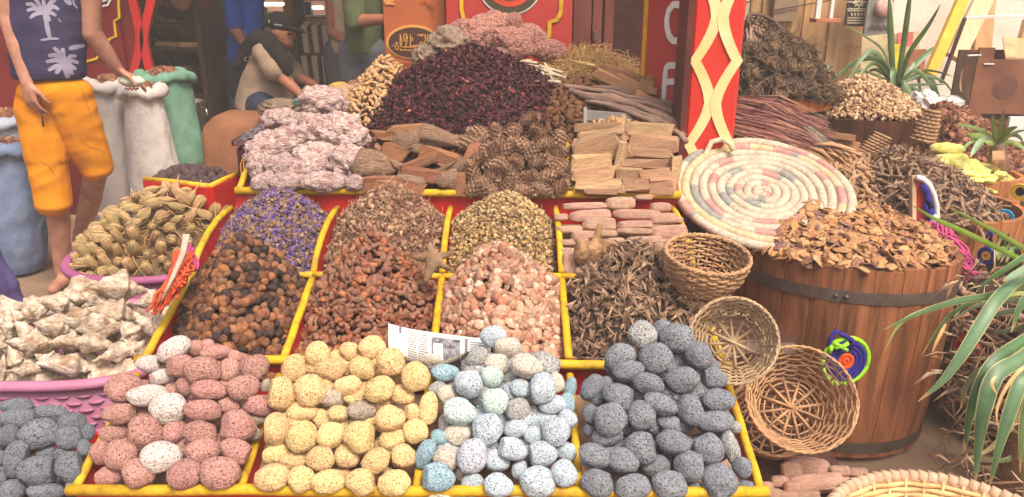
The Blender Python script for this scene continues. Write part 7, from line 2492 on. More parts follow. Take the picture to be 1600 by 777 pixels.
# pink basket of conch shells
CBX, CBY, CZ = -1.36, 2.14, 0.47
rim_basket('woven_basket', 'pink woven plastic basket holding the white conch shells', CBX, CBY, 0.365, 0.29, CZ, 0.36, M_PINK, 3.2, 0.86, True)
mb = MB()
mb.box((CBX, CBY + 0.02, 0.05), (0.5, 0.4, 0.098))
solo('crate', mb.mesh('crate', M_DARKWOOD, False), 'low dark crate under the pink basket of shells', 'crate')
M_CONCH = mat('conch', c(204, 186, 164), c(150, 118, 92), scale=1.6, rough=0.7, bump=0.45, bscale=6, bdist=0.05, var=0.14, third=c(230, 220, 206), lo=0.36, hi=0.56)
def conch(seed):
 """a weathered conch: coiled whorls with a row of knobs, flaring into a lip"""
 rs = random.Random(seed)
 off = Vector((seed * 3.1, 0, seed))
 mbd = MB()
 nu, nv = 44, 22
 vs, fs = [], []
 for i in range(nu + 1):
  f = i / nu                      # apex to siphon
  x = -1.0 + 2.0 * f
  if f < 0.42:
   r_ = 0.05 + 0.62 * (f / 0.42) ** 0.9 * (0.86 + 0.14 * math.cos(f / 0.42 * 3 * 2 * PI))
  else:
   r_ = 0.67 * (1 - ((f - 0.42) / 0.58) ** 1.5) + 0.05
  for k in range(nv):
   a = 2 * PI * k / nv
   rr = r_ * (1 + 0.12 * noise.noise(Vector((math.cos(a), math.sin(a), x)) * 2 + off))
   # knobs on the shoulder
   if 0.30 < f < 0.54:
    kn = max(0, math.cos(a * 4 + seed)) ** 3
    rr += 0.3 * kn * math.sin(PI * (f - 0.30) / 0.24) * rs.uniform(0.8, 1.1)
   # flaring lip on one side
   lip = max(0, math.cos(a - 1.2)) ** 1.5
   if f > 0.3:
    rr += 0.42 * lip * math.sin(PI * min(1, (f - 0.3) / 0.62)) * (1 + 0.25 * math.sin(f * 21 + seed))
   # the aperture, sunk beside the lip
   ap = max(0, math.cos(a - 2.1)) ** 6
   if f > 0.36:
    rr -= 0.34 * ap * math.sin(PI * min(1, (f - 0.36) / 0.6))
   vs.append((x, rr * math.cos(a), rr * math.sin(a) * 0.8))
 for i in range(nu):
  for k in range(nv):
   k2 = (k + 1) % nv
   fs.append((i * nv + k, i * nv + k2, (i + 1) * nv + k2, (i + 1) * nv + k))
 fs.append(tuple(range(nv)))
 fs.append(tuple(reversed([nu * nv + k for k in range(nv)])))
 mbd.add(vs, fs)
 return mbd.mesh('conch_shell', M_CONCH)
CONCH = [conch(i) for i in range(7)]
CS = [(125, 458, 76, 40, -15, 'spiky white conch at the top'), (188, 452, 78, 46, 5, 'big white conch with an orange stain'), (240, 472, 50, 34, -5, 'flat white shell with two points'), (55, 485, 60, 50, -30, 'rough tan conch'), (95, 478, 60, 36, 20, 'pale shell'), (15, 512, 30, 60, 80, 'upright grey conch'), (38, 520, 40, 44, 60, 'tan shell'),
      (130, 502, 66, 36, 5, 'broad tan conch'), (180, 490, 78, 50, 10, 'large pale grey conch'), (88, 512, 60, 36, 15, 'white two pronged shell'), (160, 512, 70, 44, -5, 'smooth tan conch'), (55, 538, 76, 40, 10, 'wide pale conch'), (140, 538, 74, 40, 5, 'knobbed tan conch'), (202, 522, 46, 34, 60, 'small cream conch'), (185, 552, 70, 40, -20, 'pointed cream conch'),
      (110, 572, 86, 44, 5, 'big cream conch at the rim'), (22, 565, 40, 50, 70, 'forked white shell'), (75, 565, 40, 40, 30, 'tan broken shell'), (5, 575, 30, 40, 80, 'grey shell at the edge'), (215, 548, 50, 40, 40, 'greyish shell'), (226, 508, 46, 50, 50, 'dull brown shell'), (40, 580, 50, 26, 0, 'dusty shell'), (110, 535, 60, 40, 0, 'brown shadowed shell'), (150, 470, 50, 36, 30, 'grey shell'), (-20, 540, 50, 50, 0, 'pale shell')]
rcc = rows(CS, 24)
CP0 = Vector((0, 1.90, 0.47))
CPS = R(27)
CPN = Vector((0, -math.sin(CPS), math.cos(CPS)))
for i, (px, py, w, h, a, wd) in enumerate(CS):
 p = onplane(px, py, CP0, CPN)
 u = mpp(p)
 p = p - (p - CAM).normalized() * (0.0 if 'grey' in wd or 'brown' in wd else 0.02)
 s = max(w, h) * u / 2 * 1.08
 mw = orient(p, a if w >= h else a, (s, s * 0.8, min(w, h) * u / 2 * 1.15 if w >= h else s * 0.6), 0.3) @ Matrix.Rotation(random.uniform(-0.9, 0.9), 4, 'X')
 if random.random() < 0.5:
  mw = mw @ Matrix.Rotation(PI, 4, 'Z')
 solo('conch_shell', random.choice(CONCH), f"{wd}, {place_words(rcc[i], 'shells')}", 'shell', 'conch shells in the pink basket', mw)
mdCs = Mound(CBX - 0.29, CBX + 0.28, CBY - 0.20, CBY + 0.16, CZ - 0.035, 0.24, 0.03, p=3, e=0.3)
for i, q in enumerate(list(mdCs.poisson(0.085, 4000, 60)) + [np.array((CBX - 0.28 + 0.08 * j, CBY - 0.195 + 0.012 * (j % 2), CZ - 0.01)) for j in range(8)]):
 s = random.uniform(0.055, 0.07)
 mw = Matrix.Translation(Vector(q) - Vector((0, 0, 0.015))) @ Matrix.Rotation(random.uniform(0, 6), 4, 'Z') @ Matrix.Rotation(random.uniform(-0.6, 0.6), 4, 'X') @ Matrix.Diagonal((s, s, s, 1))
 solo('conch_shell', random.choice(CONCH), 'pale conch shell lying beneath the outer shells in the pink basket', 'shell', 'inner conch shells in the pink basket', mw)
# violet cloth at the picture's edge
vc = MB()
for i in range(9):
 capsule(vc, Vector((-1.93 + 0.0 * i, 2.25 + 0.05 * i, 0.62 - 0.01 * abs(i - 4))), 0.05, Vector((-1.86 + 0.02 * (i % 3), 2.2 + 0.06 * i, 0.05)), 0.07)
vo = fuse(vc, 'violet_cloth', mat('violet_cotton', c(92, 78, 128), c(74, 62, 108), scale=5, rough=0.9, bump=0.3, var=0), 0.012, 3, None, wrinkle=0.008, wfreq=8)
tag(vo, 'violet cloth hanging at the edge beside the conch shells', 'cloth')
# fans with tassels
def tassel(mb_list, start, end, n, spread, rad, y0, y1, wav=0.006):
 out = MB()
 for i in range(n):
  f = i / max(1, n - 1)
  a = (start[0] + (start[2] - start[0]) * f, start[1] + (start[3] - start[1]) * f)
  b = (end[0] + (end[2] - end[0]) * f + random.uniform(-spread, spread), end[1] + (end[3] - end[1]) * f + random.uniform(-spread, spread))
  pts = []
  for k in range(9):
   g = k / 8
   p = at(a[0] + (b[0] - a[0]) * g, a[1] + (b[1] - a[1]) * g, y0 + (y1 - y0) * g)
   pts.append(p + Vector((math.sin(g * 9 + i * 2) * wav, math.cos(i * 3 + g * 5) * wav, math.sin(g * 7 + i) * wav)))
  out.tube(pts, rad, 5)
 return out
M_ORT = mat('orange_yarn', c(216, 96, 56), c(186, 72, 40), scale=40, rough=0.9, bump=0.3, var=0)
M_PKT = mat('magenta_yarn', c(188, 78, 120), c(160, 58, 100), scale=40, rough=0.9, bump=0.3, var=0)
t = thing('tasselled_fan', 'straw fan with orange and magenta tassels hanging at the corner of the nut bin', 'fan', at(285, 400, 2.02))
mb = MB()
mb.ribbon([at(291, 366, 2.02), at(286, 395, 1.98), at(270, 432, 1.93), at(252, 470, 1.88)], [0.018, 0.014, 0.010, 0.004], normal=(0.2, -1, 0.3), thick=0.008)
mb.build('edge_strip', mat('bleached_straw', c(190, 170, 154), c(160, 140, 126), scale=20, rough=0.85, var=0), t)
tassel(None, (284, 402, 298, 398), (238, 490, 292, 436), 40, 5, 0.0042, 2.08, 1.93, 0.01).build('orange_tassel', M_ORT, t, kind='stuff')
tassel(None, (290, 384, 298, 386), (298, 418, 310, 420), 12, 3, 0.0042, 2.1, 2.04).build('magenta_tassel', M_PKT, t, kind='stuff')
mb = MB()
ellipsoid(mb, at(281, 420, 2.1), (0.022, 0.02, 0.06))
mb.build('fan_body', M_ORT, t)
# ================================================================ right side, behind the big barrel
def plain_wall(name, label, ctr, size, m):
 mb = MB()
 mb.box(ctr, size)
 return solo(name, mb.mesh(name, m, False), label, 'wall')
M_STUCCO = mat('sunlit_stucco', c(232, 222, 206), c(206, 192, 172), scale=3, rough=0.95, bump=0.4, bscale=30, var=0, lo=0.25, hi=0.6)
plain_wall('rear_wall', 'pale sunlit plaster wall behind the plants', (3.6, 6.3, 1.5), (4.6, 0.15, 3.0), M_STUCCO)
# wall of pale boards
t = thing('board_wall', 'wall of pale wooden boards behind the fan palm with a crossing batten', 'wall', (1.9, 5.6, 0))
BW = [(1168, 1186, 5.62), (1187, 1208, 5.6), (1211, 1250, 5.58), (1252, 1292, 5.6), (1294, 1352, 5.57)]
for (a, b, y) in BW:
 xa, xb = at(a, 50, y).x, at(b, 50, y).x
 mb = MB()
 mb.box(((xa + xb) / 2, y, 1.2), (xb - xa, 0.03, 2.4))
 mb.build('board', M_PALEWOOD, t, False)
mb = MB()
xa, xb = at(1208, 20, 5.52).x, at(1246, 20, 5.52).x
za, zb = at(1208, 34, 5.52).z, at(1208, -30, 5.52).z
mb.box(((xa + xb) / 2, 5.53, (za + zb) / 2), (xb - xa, 0.03, zb - za))
mb.build('shutter', mat('grey_board_old', c(150, 126, 100), c(120, 98, 76), scale=5, rough=0.85, var=0), t, False)
for (a, b, w) in (((1152, 12), (1184, -4), 0.008), ((1205, 34), (1243, 60), 0.012), ((1203, 36), (1222, 58), 0.01), ((1240, 70), (1290, 69), 0.012), ((1210, 16), (1325, -4), 0.008)):
 mb = MB()
 mb.bar(at(*a, 5.5), at(*b, 5.5), w, w)
 mb.build('batten', M_PALEWOOD if w > 0.011 else M_DARKWOOD, t, False)
mb = MB()
for pts in ([(1322, 75), (1330, 71), (1337, 76), (1345, 72), (1352, 75)], [(1326, 80), (1327, 80)], [(1340, 66), (1341, 66)]):
 mb.ribbon([at(x, y, 5.54) for x, y in pts], 0.01, normal=NY)
mb.build('lettering', mat('faint_ink', c(140, 106, 74), rough=0.9, var=0), t, False)
t = thing('wall_lamp', 'white framed lantern hanging on the board wall', 'lantern', at(1286, 20, 5.45))
for (cx, cy, w, h) in ((1279, 8, 8, 44), (1300, 8, 5, 40)):
 p = at(cx, cy, 5.44)
 u = mpp(p)
 mb = MB()
 mb.box(p, (w * u, 0.03, h * u))
 mb.build('frame', M_WHITE, t, False)
p = at(1290, 32, 5.44)
mb = MB()
mb.box(p, (40 * mpp(p), 0.12, 0.025))
mb.build('shelf', mat('terracotta', c(190, 120, 84), scale=5, rough=0.8, var=0), t, False)
# hanging rugs
t = thing('patterned_rug', 'dark rug with cream ornament hanging on the board wall', 'rug', at(1338, 30, 5.4))
p = at(1342, 10, 5.42)
u = mpp(p)
mb = MB()
mb.box((p.x, 5.42, at(1342, 10, 5.42).z), (38 * u, 0.02, 60 * u))
mb.build('cloth', mat('rug_dark', c(74, 66, 62), c(56, 50, 48), scale=30, rough=0.95, bump=0.4, var=0), t, False)
mb = MB()
for yy in (-4, 3, 14, 17, 28, 32, 36):
 mb.ribbon([at(1324, yy, 5.40), at(1360, yy, 5.40)], 0.008, normal=NY)
for k in range(8):
 a = 2 * PI * k / 8
 mb.ribbon([at(1342, 5, 5.40), at(1342 + 9 * math.cos(a), 5 + 7 * math.sin(a), 5.40)], 0.01, normal=NY)
for k in range(6):
 mb.ribbon([at(1330 + 5 * k, 20, 5.4), at(1332 + 5 * k, 25, 5.4)], 0.01, normal=NY)
mb.build('ornament', mat('rug_cream', c(206, 190, 160), rough=0.95, var=0), t, False)
t = thing('grey_rug', 'grey rug with chevron pattern and a red tassel hanging beside the dark rug', 'rug', at(1375, 30, 5.35))
p = at(1375, 8, 5.36)
mb = MB()
mb.box((p.x, 5.36, at(1375, 8, 5.36).z), (40 * u, 0.025, 92 * u))
mb.build('cloth', mat('rug_grey', c(150, 142, 134), c(112, 106, 102), scale=14, rough=0.95, bump=0.4, var=0), t, False)
mb = MB()
for k in range(4):
 for yy in (44, 48):
  mb.ribbon([at(1359 + 9 * k, yy, 5.34), at(1363 + 9 * k, yy - 5, 5.34), at(1367 + 9 * k, yy, 5.34)], 0.008, normal=NY)
mb.build('chevrons', MATS['rug_dark'], t, False)
mb = MB()
ellipsoid(mb, at(1382, 12, 5.32), (0.06, 0.03, 0.06))
mb.build('red_tassel', mat('rug_red', c(190, 70, 60), c(220, 206, 190), scale=5, rough=0.95, var=0), t)
# stack of slatted crates under the rugs and the yellow and brown timbers
def beam(label, a, b, w, y, m, nm='beam'):
 mb = MB()
 mb.bar(at(*a, y), at(*b, y + 0.25), w, 0.05, up=(0, -1, 0.2))
 return solo(nm, mb.mesh(nm, m, False), label, 'timber')
beam('yellow painted plank leaning on the sunlit wall', (1452, 118), (1512, -20), 0.075, 5.3, mat('yellow_plank', c(230, 190, 70), c(206, 160, 50), scale=4, rough=0.6, var=0))
beam('pale broad plank leaning beside the yellow plank', (1490, 92), (1546, -20), 0.13, 5.5, mat('pale_plank', c(224, 196, 160), c(206, 172, 132), scale=4, stretch=(4, 4, 0.5), rough=0.8, var=0))
beam('red ended brown plank leaning behind the dark crate', (1532, 92), (1542, -20), 0.13, 5.7, mat('brown_plank', c(190, 146, 102), c(166, 122, 82), scale=4, stretch=(4, 4, 0.5), rough=0.8, var=0))
beam('thin brown lath leaning at the edge of the dark crate', (1588, 88), (1604, 30), 0.03, 5.5, MATS['brown_plank'])
for (a, b) in (((1508, 28), (1600, 25)), ((1508, 28), (1470, 130))):
 mb = MB()
 mb.bar(at(*a, 5.1), at(*b, 5.1), 0.02, 0.02)
 solo('rod', mb.mesh('rod', M_WHITE if a[1] - b[1] > 0 else M_DARKWOOD, False), 'thin pale rod in front of the sunlit wall' if a[1] - b[1] > 0 else 'thin dark rod leaning by the yellow plank', 'rod')
t = thing('card_box', 'pale cardboard sheets with coloured print behind the big leafy plant', 'cardboard', at(1400, 80, 5.2))
for (px, py, w, h, y, cc, nm) in ((1390, 85, 90, 62, 5.25, (220, 196, 150), 'sheet'), (1414, 62, 24, 22, 5.2, (226, 120, 110), 'print'), (1432, 96, 26, 36, 5.15, (186, 116, 74), 'flap'), (1400, 90, 14, 40, 5.18, (236, 220, 60), 'print')):
 p = at(px, py, y)
 mb = MB()
 mb.box(p, (w * mpp(p), 0.01, h * mpp(p)), Matrix.Rotation(R(random.uniform(-6, 6)), 3, 'Y'))
 mb.build(nm, mat('card_%d' % px, c(*cc), rough=0.8, bump=0.05, var=0), t, False)
# dark card crate on the right, with a round hole
M_CRATE = mat('crate_brown', c(140, 92, 66), c(106, 66, 50), scale=4, rough=0.8, bump=0.2, var=0)
t = thing('fruit_crate', 'brown cardboard fruit crate with a round hole in its end', 'crate', at(1540, 180, 4.2))
Yc = 4.1
A, B = at(1490, 130, Yc + 0.25), at(1521, 130, Yc)
z0c, z1c = at(1521, 178, Yc).z, at(1521, 84, Yc).z
Cx = at(1640, 130, Yc).x
mb = MB()
mb.poly([Vector((B.x, Yc, z0c)), Vector((Cx, Yc, z0c)), Vector((Cx, Yc, z1c - 0.03)), Vector((B.x + 0.08, Yc, z1c - 0.03)), Vector((B.x + 0.08, Yc, z1c + 0.03)), Vector((B.x, Yc, z1c + 0.03))], NY, 0.015)
mb.build('front_panel', M_CRATE, t, False)
# end panel with a hole: ring of faces round an oval
mb = MB()
e1 = Vector((A.x - B.x, A.y - Yc, 0))
cz = (z0c + z1c) / 2 + 0.02
vs, fs = [], []
nh = 24
hx, hz = 0.2, 0.075
for s in (0, 1):
 off = Vector((0.012, 0.004, 0)) * s
 for k in range(nh):
  a = 2 * PI * k / nh
  vs.append(Vector((B.x, Yc + 0.002, cz)) + e1 * (0.5 + hx * math.cos(a)) + Vector((0, 0, hz * math.sin(a))) + off)
 for k in range(nh):
  a = 2 * PI * k / nh
  m_ = max(abs(math.cos(a)), abs(math.sin(a)))
  vs.append(Vector((B.x, Yc + 0.002, cz)) + e1 * (0.5 + 0.5 * math.cos(a) / m_) + Vector((0, 0, (z1c - z0c) * 0.5 * math.sin(a) / m_ - 0.02)) + off)
for s in (0, 1):
 o = s * 2 * nh
 for k in range(nh):
  k2 = (k + 1) % nh
  fs.append((o + k, o + k2, o + nh + k2, o + nh + k))
for k in range(nh):
 k2 = (k + 1) % nh
 fs.append((k, 2 * nh + k, 2 * nh + k2, k2))
mb.add(vs, fs)
mb.build('end_panel', mat('crate_grey', c(160, 136, 110), c(134, 110, 90), scale=5, rough=0.85, var=0), t, False)
mb = MB()
mb.poly([Vector((A.x, A.y, z0c)), Vector((Cx, A.y, z0c)), Vector((Cx, A.y, z1c)), Vector((A.x, A.y, z1c))], NY, 0.012)
mb.build('back_panel', mat('crate_plum', c(120, 66, 60), c(96, 52, 48), scale=5, rough=0.85, var=0), t, False)
mb = MB()
mb.poly([Vector((B.x + 0.16, Yc + 0.03, z1c - 0.02)), Vector((Cx, Yc + 0.03, z1c - 0.03)), Vector((Cx, Yc + 0.22, z1c + 0.06)), Vector((B.x + 0.24, Yc + 0.22, z1c + 0.07))], (0, 0, 1), 0.01)
mb.build('inner_flap', mat('crate_flap', c(206, 164, 120), rough=0.85, var=0), t, False)
mb = MB()
oval_pts = [Vector((at(1572, 130, Yc).x + 0.065 * math.cos(a), Yc - 0.002, at(1572, 136, Yc).z + 0.065 * math.sin(a))) for a in [2 * PI * k / 24 for k in range(24)]]
mb.poly(list(reversed(oval_pts)), NY, 0.001)
mb.build('round_print', mat('crate_print', c(110, 72, 58), scale=8, rough=0.9, var=0), t, False)
for (a, b) in (((1512, 87), (1532, 86)), ((1536, 100), (1552, 100))):
 mb = MB()
 mb.bar(at(*a, Yc + 0.003), at(*b, Yc + 0.003), 0.02, 0.006)
 mb.build('torn_edge', M_WHITE, t, False)
t = thing('fruit_crate', 'dark lower fruit crate carrying the crate with the round hole', 'crate', at(1560, 200, 4.15))
p = at(1580, 190, 4.1)
mb = MB()
mb.box((p.x + 0.1, 4.28, z0c / 2 - 0.01), (0.75, 0.35, z0c - 0.02))
mb.build('box', mat('crate_dark', c(104, 66, 52), c(80, 50, 40), scale=5, rough=0.85, var=0), t, False)
mb = MB()
p = at(1594, 202, 4.0)
mb.box(p, (0.14, 0.02, 0.13))
mb.build('white_card', M_WHITE, t, False)
# tree-like green bag, white cloths
def crumpled(name, label, cat, px, py, w, h, y, m, seed=0, dep=0.1):
 p = at(px, py, y)
 u = mpp(p)
 V, Fc = ICO[4]
 W = []
 for q in V:
  qq = Vector(q) + Vector((seed, 0, 0))
  k = 1 + 0.34 * (1 - 2 * abs(noise.noise(qq * 2.0))) - 0.17 + 0.1 * noise.noise(qq * 6)
  W.append(tuple(p + Vector((q[0] * w * u / 2 * k, q[1] * dep * k, q[2] * h * u / 2 * k))))
 return solo(name, np_mesh(name, np.array(W), Fc, m), label, cat)
crumpled('green_bag', 'green plastic bag lying before the board wall', 'bag', 1272, 113, 48, 26, 5.0, mat('green_film', c(84, 176, 146), c(56, 140, 116), scale=3, rough=0.35, bump=0.4, var=0), 2, 0.12)
M_WCLOTH = mat('white_film', c(220, 214, 206), c(196, 188, 180), scale=4, rough=0.55, bump=0.3, var=0)
crumpled('white_sheet', 'crumpled white plastic sheet behind the pale chip tub', 'sheet', 1442, 165, 40, 44, 4.25, M_WCLOTH, 5)
crumpled('white_sheet', 'crumpled white plastic sheet over the brown heap beside the small plant', 'sheet', 1482, 172, 54, 40, 4.2, M_WCLOTH, 9)
# supports that carry the back rows
for (px, py, w, d, y, lab) in ((1222, 178, 0.5, 0.45, 4.05, 'dark block under the orange tub of root bundles'), (1345, 228, 0.62, 0.6, 4.1, 'dark block under the pale chip tub'), (1500, 250, 0.7, 0.5, 4.25, 'dark block under the brown heap and the small plant')):
 p = at(px, py, y - d / 2)
 mb = MB()
 mb.box((p.x, y, p.z / 2), (w, d, p.z))
 solo('block', mb.mesh('block', M_DARKWOOD, False), lab, 'block')
# root bundles in the orange tub
p = at(1225, 176, 3.85)
u = mpp(p)
M_ORTUB = mat('orange_tub_wood', c(186, 108, 56), c(150, 82, 42), scale=5, stretch=(4, 4, 0.5), rough=0.5, bump=0.2, var=0.1)
barrel('orange_tub', 'orange wooden tub holding the dark root bundles', (at(1222, 160, 4.05).x, 4.05), 0.25, 0.24, 0.10, 14, M_ORTUB, (), group='tubs at the back', z0=at(1222, 176, 3.82).z + 0.0)
M_BUND = mat('root_bundle_brown', c(192, 156, 120), c(140, 108, 82), scale=4, rough=0.9, bump=0.9, bscale=9, bdist=0.12, var=0.22, hue=0.012)
def bundle(seed):
 """a bunch of thin stalks rolled into a knot"""
 rs = random.Random(seed)
 mbd = MB()
 ellipsoid(mbd, (0, 0, 0), (0.6, 0.6, 0.5), None, 2)
 for k in range(20):
  a0 = rs.uniform(0, 6.28)
  r_ = rs.uniform(0.35, 0.85)
  z0 = rs.uniform(-0.6, 0.6)
  tl = rs.uniform(-0.5, 0.5)
  pts = [(r_ * math.cos(a0 + q * 0.6), r_ * math.sin(a0 + q * 0.6), z0 + tl * math.sin(q) + rs.uniform(-0.06, 0.06)) for q in range(7)]
  mbd.tube(pts, 0.075, 4)
 for k in range(9):
  a0 = rs.uniform(0, 6.28)
  b = rs.uniform(-0.5, 0.5)
  d = Vector((math.cos(a0), math.sin(a0), b))
  mbd.tube([d * 0.5, d * 0.9 + Vector((0, 0, 0.1)), d * rs.uniform(1.1, 1.5) + Vector((0, 0, rs.uniform(-0.2, 0.3)))], [0.06, 0.05, 0.012], 4)
 return mbd.mesh('root_bundle', M_BUND)
BUNDS = [bundle(i) for i in range(4)]
mdRB = Round(at(1215, 160, 4.05).x, 4.05, 0.275, at(1222, 160, 3.82).z, 0.30, yp=4.15, p=2.2, e=0.3)
Kb = [q for q in mdRB.poisson(0.075, 5000, 120) if q[1] < 4.3]
its = []
for q in Kb:
 v = Vector(q) - CAM
 its.append((800 + v.x / v.dot(FWD) * FOC, 388.5 - v.dot(UPV) / v.dot(FWD) * FOC, q))
rcq = rows(its, 16)
for i, (px, py, q) in enumerate(its):
 s = random.uniform(0.042, 0.055)
 mw = Matrix.Translation(Vector(q)) @ Vector((random.gauss(0, 1), -1, random.gauss(0.3, 0.6))).normalized().to_track_quat('Z', 'X').to_matrix().to_4x4() @ Matrix.Diagonal((s, s, s, 1))
 solo('root_bundle', random.choice(BUNDS), f"dark brown knotted plant bundle, {place_words(rcq[i], 'bundle heap')}", 'plant bundle', 'plant bundles in the orange tub', mw)
pile_stuff('bundle_fibres', None, mdRB, 180, TWIGS, 0.03, [(150, 118, 84), (124, 94, 70), (176, 144, 104)], M_TINT, tilt=0.9, drop=0.03, lift=0.0, core_tint=(0.06, 0.04, 0.03))
# striped cloth strip running off the bundles, hanging basket edge above
mb = MB()
t = thing('striped_cloth', 'rolled striped cloth lying between the bundles and the pale chips', 'cloth', at(1265, 140, 3.9))
for k, cc in enumerate(((206, 178, 150), (190, 120, 100), (170, 150, 120), (206, 178, 150), (150, 130, 90))):
 mb = MB()
 dx = k * 5
 mb.tube([at(1248 + dx, 112 + k * 1.0, 3.98), at(1266 + dx, 134, 3.93), at(1280 + dx * 0.8, 160, 3.88)], [0.012, 0.016, 0.014], 8)
 mb.build('stripe', mat('cloth_%d' % k, c(*cc), scale=30, rough=0.9, var=0), t)
wicker('hanging_basket', 'dark open basket with loose fibres hanging above the root bundles', 'basket', at(1172, 78, 4.5), facing((0.3, -0.5, 0.8)), 0.11, 0.09, 0.16, 9, 14, 0.005, mat('dark_wicker', c(110, 84, 70), c(78, 58, 50), scale=16, rough=0.8, var=0.1), spokes=4)
mb = MB()
for i in range(40):
 px = random.uniform(1164, 1190)
 mb.tube([at(px, random.uniform(40, 60), 4.35), at(px + random.uniform(-2, 5), 64, 4.33), at(px + random.uniform(-10, 8), random.uniform(72, 92), 4.3)], [0.004, 0.003, 0.001], 4)
stuff('loose_fibres', mb.mesh('loose_fibres', mat('fibre_pink', c(170, 136, 116), c(140, 104, 88), scale=20, rough=0.9, var=0)), 'loose pale fibres hanging from the dark basket')
# reddish broom
M_BROOM = mat('broom_red', c(255, 255, 255), c(200, 190, 186), scale=40, rough=0.8, bump=0.2, var=0, tint=True)
t = thing('reed_broom', 'bunch of reddish reed twigs fanned out behind the coiled tray', 'broom', at(1150, 200, 3.15))
mb = MB()
BRC = [(172, 116, 108), (150, 98, 96), (190, 140, 124), (206, 156, 130), (134, 90, 88)]
for i in range(560):
 f = random.random()
 g = random.random()
 a = (1138 + 30 * g, 150 + 60 * f)
 b = (1205 + 85 * (1 - abs(f - 0.35)) + random.uniform(-22, 22), 205 + 42 * f + random.uniform(-12, 10) - 20 * (1 - f) * g)
 y0, y1 = 3.42 - 0.22 * f + 0.06 * g, 3.26 - 0.22 * f + random.uniform(-0.03, 0.03)
 A, B = at(*a, y0), at(*b, y1)
 mdp = A.lerp(B, 0.5) + Vector((0, 0, 0.035 * (1 - f)))
 col = BRC[i % 5] if f < 0.9 or i % 3 else (120, 130, 118)
 mb.tube([A, mdp, B], [0.0032, 0.0028, 0.0012], 4, tint=tuple(lin(v) for v in col))
mb.build('twigs', M_BROOM, t, kind='stuff')
mb = MB()
for i in range(90):
 a = (1262 + random.uniform(-8, 8), 204 + random.uniform(-6, 6))
 b = (1290 + random.uniform(-14, 16), 234 + random.uniform(-8, 8))
 mb.tube([at(*a, 3.18), at((a[0] + b[0]) / 2 + 2, (a[1] + b[1]) / 2 - 3, 3.14), at(*b, 3.1)], [0.003, 0.0025, 0.001], 4, tint=tuple(lin(v) for v in random.choice(((126, 134, 122), (190, 150, 126), (150, 150, 136)))))
mb.build('grey_twigs', M_BROOM, t, kind='stuff')
# pale chip tub
ZT = at(1342, 190, 3.80).z
barrel('chip_tub', 'wide shallow brown tub heaped with pale curled chips in front of the big leafy plant', (at(1342, 190, 4.1).x, 4.1), 0.31, 0.28, 0.15, 20, M_TUB, (), group='tubs at the back', z0=ZT - 0.15)
mdPC = Round(at(1342, 190, 4.1).x, 4.1, 0.295, ZT - 0.004, 0.185, p=1.7, e=0.55)
pile_stuff('pale_chips', 'pale curled dried chips heaped in the wide shallow tub', mdPC, 2200, [tri([v.co[:] for v in q.vertices], [tuple(f.vertices) for f in q.polygons]) for q in PODS[:5]], 0.015, [(206, 170, 128), (180, 142, 104), (222, 192, 152), (150, 114, 84)], M_TINT, tilt=0.9, drop=0.01, lift=0.006, core_tint=(0.2, 0.12, 0.07))
# heap of finger roots behind the tray, reed leaves above it
M_FROOT = mat('finger_root', c(196, 156, 118), c(146, 108, 80), scale=2.2, rough=0.8, bump=0.35, bscale=7, bdist=0.05, var=0.13)
FR = [root_piece(i + 60, M_FROOT, 'finger_root', 0.24, 0.1, 7, 0.5) for i in range(6)]
mdFR = Mound(at(1275, 300, 3.0).x - 0.05, at(1440, 300, 3.0).x, 2.72, 3.3, 0.50, 0.42, 0.14, xp=1.33, yp=3.2, p=2, e=0.4)
pile_things('finger_root', 'pale finger shaped root in the heap behind the coiled tray', 'root', 'finger roots behind the coiled tray', mdFR, FR, 0.036, 0.036, tilt=0.35, cap=300, aniso=0.15, lift=0.004)
pile_stuff('root_bits', None, mdFR, 500, [tri([v.co[:] for v in q.vertices], [tuple(f.vertices) for f in q.polygons]) for q in FR[:3]], 0.03, [(180, 140, 104), (150, 112, 82)], M_TINT, tilt=0.4, drop=0.02, lift=-0.012, core_tint=(0.2, 0.12, 0.07))
barrel('root_barrel', 'brown barrel under the finger roots, hidden behind the big barrel', (1.42, 3.05), 0.33, 0.3, 0.5, 16, M_BARREL, (0.8,), group='tubs at the back')
M_LEAFD = mat('dry_leaf', c(190, 148, 108), c(146, 106, 76), scale=6, rough=0.85, bump=0.3, var=0.12)
for i in range(16):
 a = (random.uniform(1258, 1300), random.uniform(222, 240))
 b = (a[0] + random.uniform(15, 55), a[1] + random.uniform(2, 34))
 A, B = at(*a, 3.05), at(*b, 3.0)
 mb = MB()
 mb.tube([A, A.lerp(B, 0.5) + Vector((0, 0, 0.012)), B], [0.004, 0.012, 0.004], 6, flat=0.35)
 solo('dry_leaf', mb.mesh('dry_leaf', M_LEAFD), 'dry brown leaf strip lying between the broom and the finger roots', 'leaf', 'dry leaf strips behind the coiled tray')
for (px, py, w, h, a, wd) in ((1305, 212, 60, 10, 8, 'upper'), (1318, 226, 46, 16, 12, 'middle'), (1330, 236, 50, 14, 20, 'lower')):
 chunk('flat_board', px, py, w, h, a, 3.35, M_OFFCUT, f"{wd} of three pale flat boards below the chip tub", 'board', 'flat boards below the chip tub', 0.4)
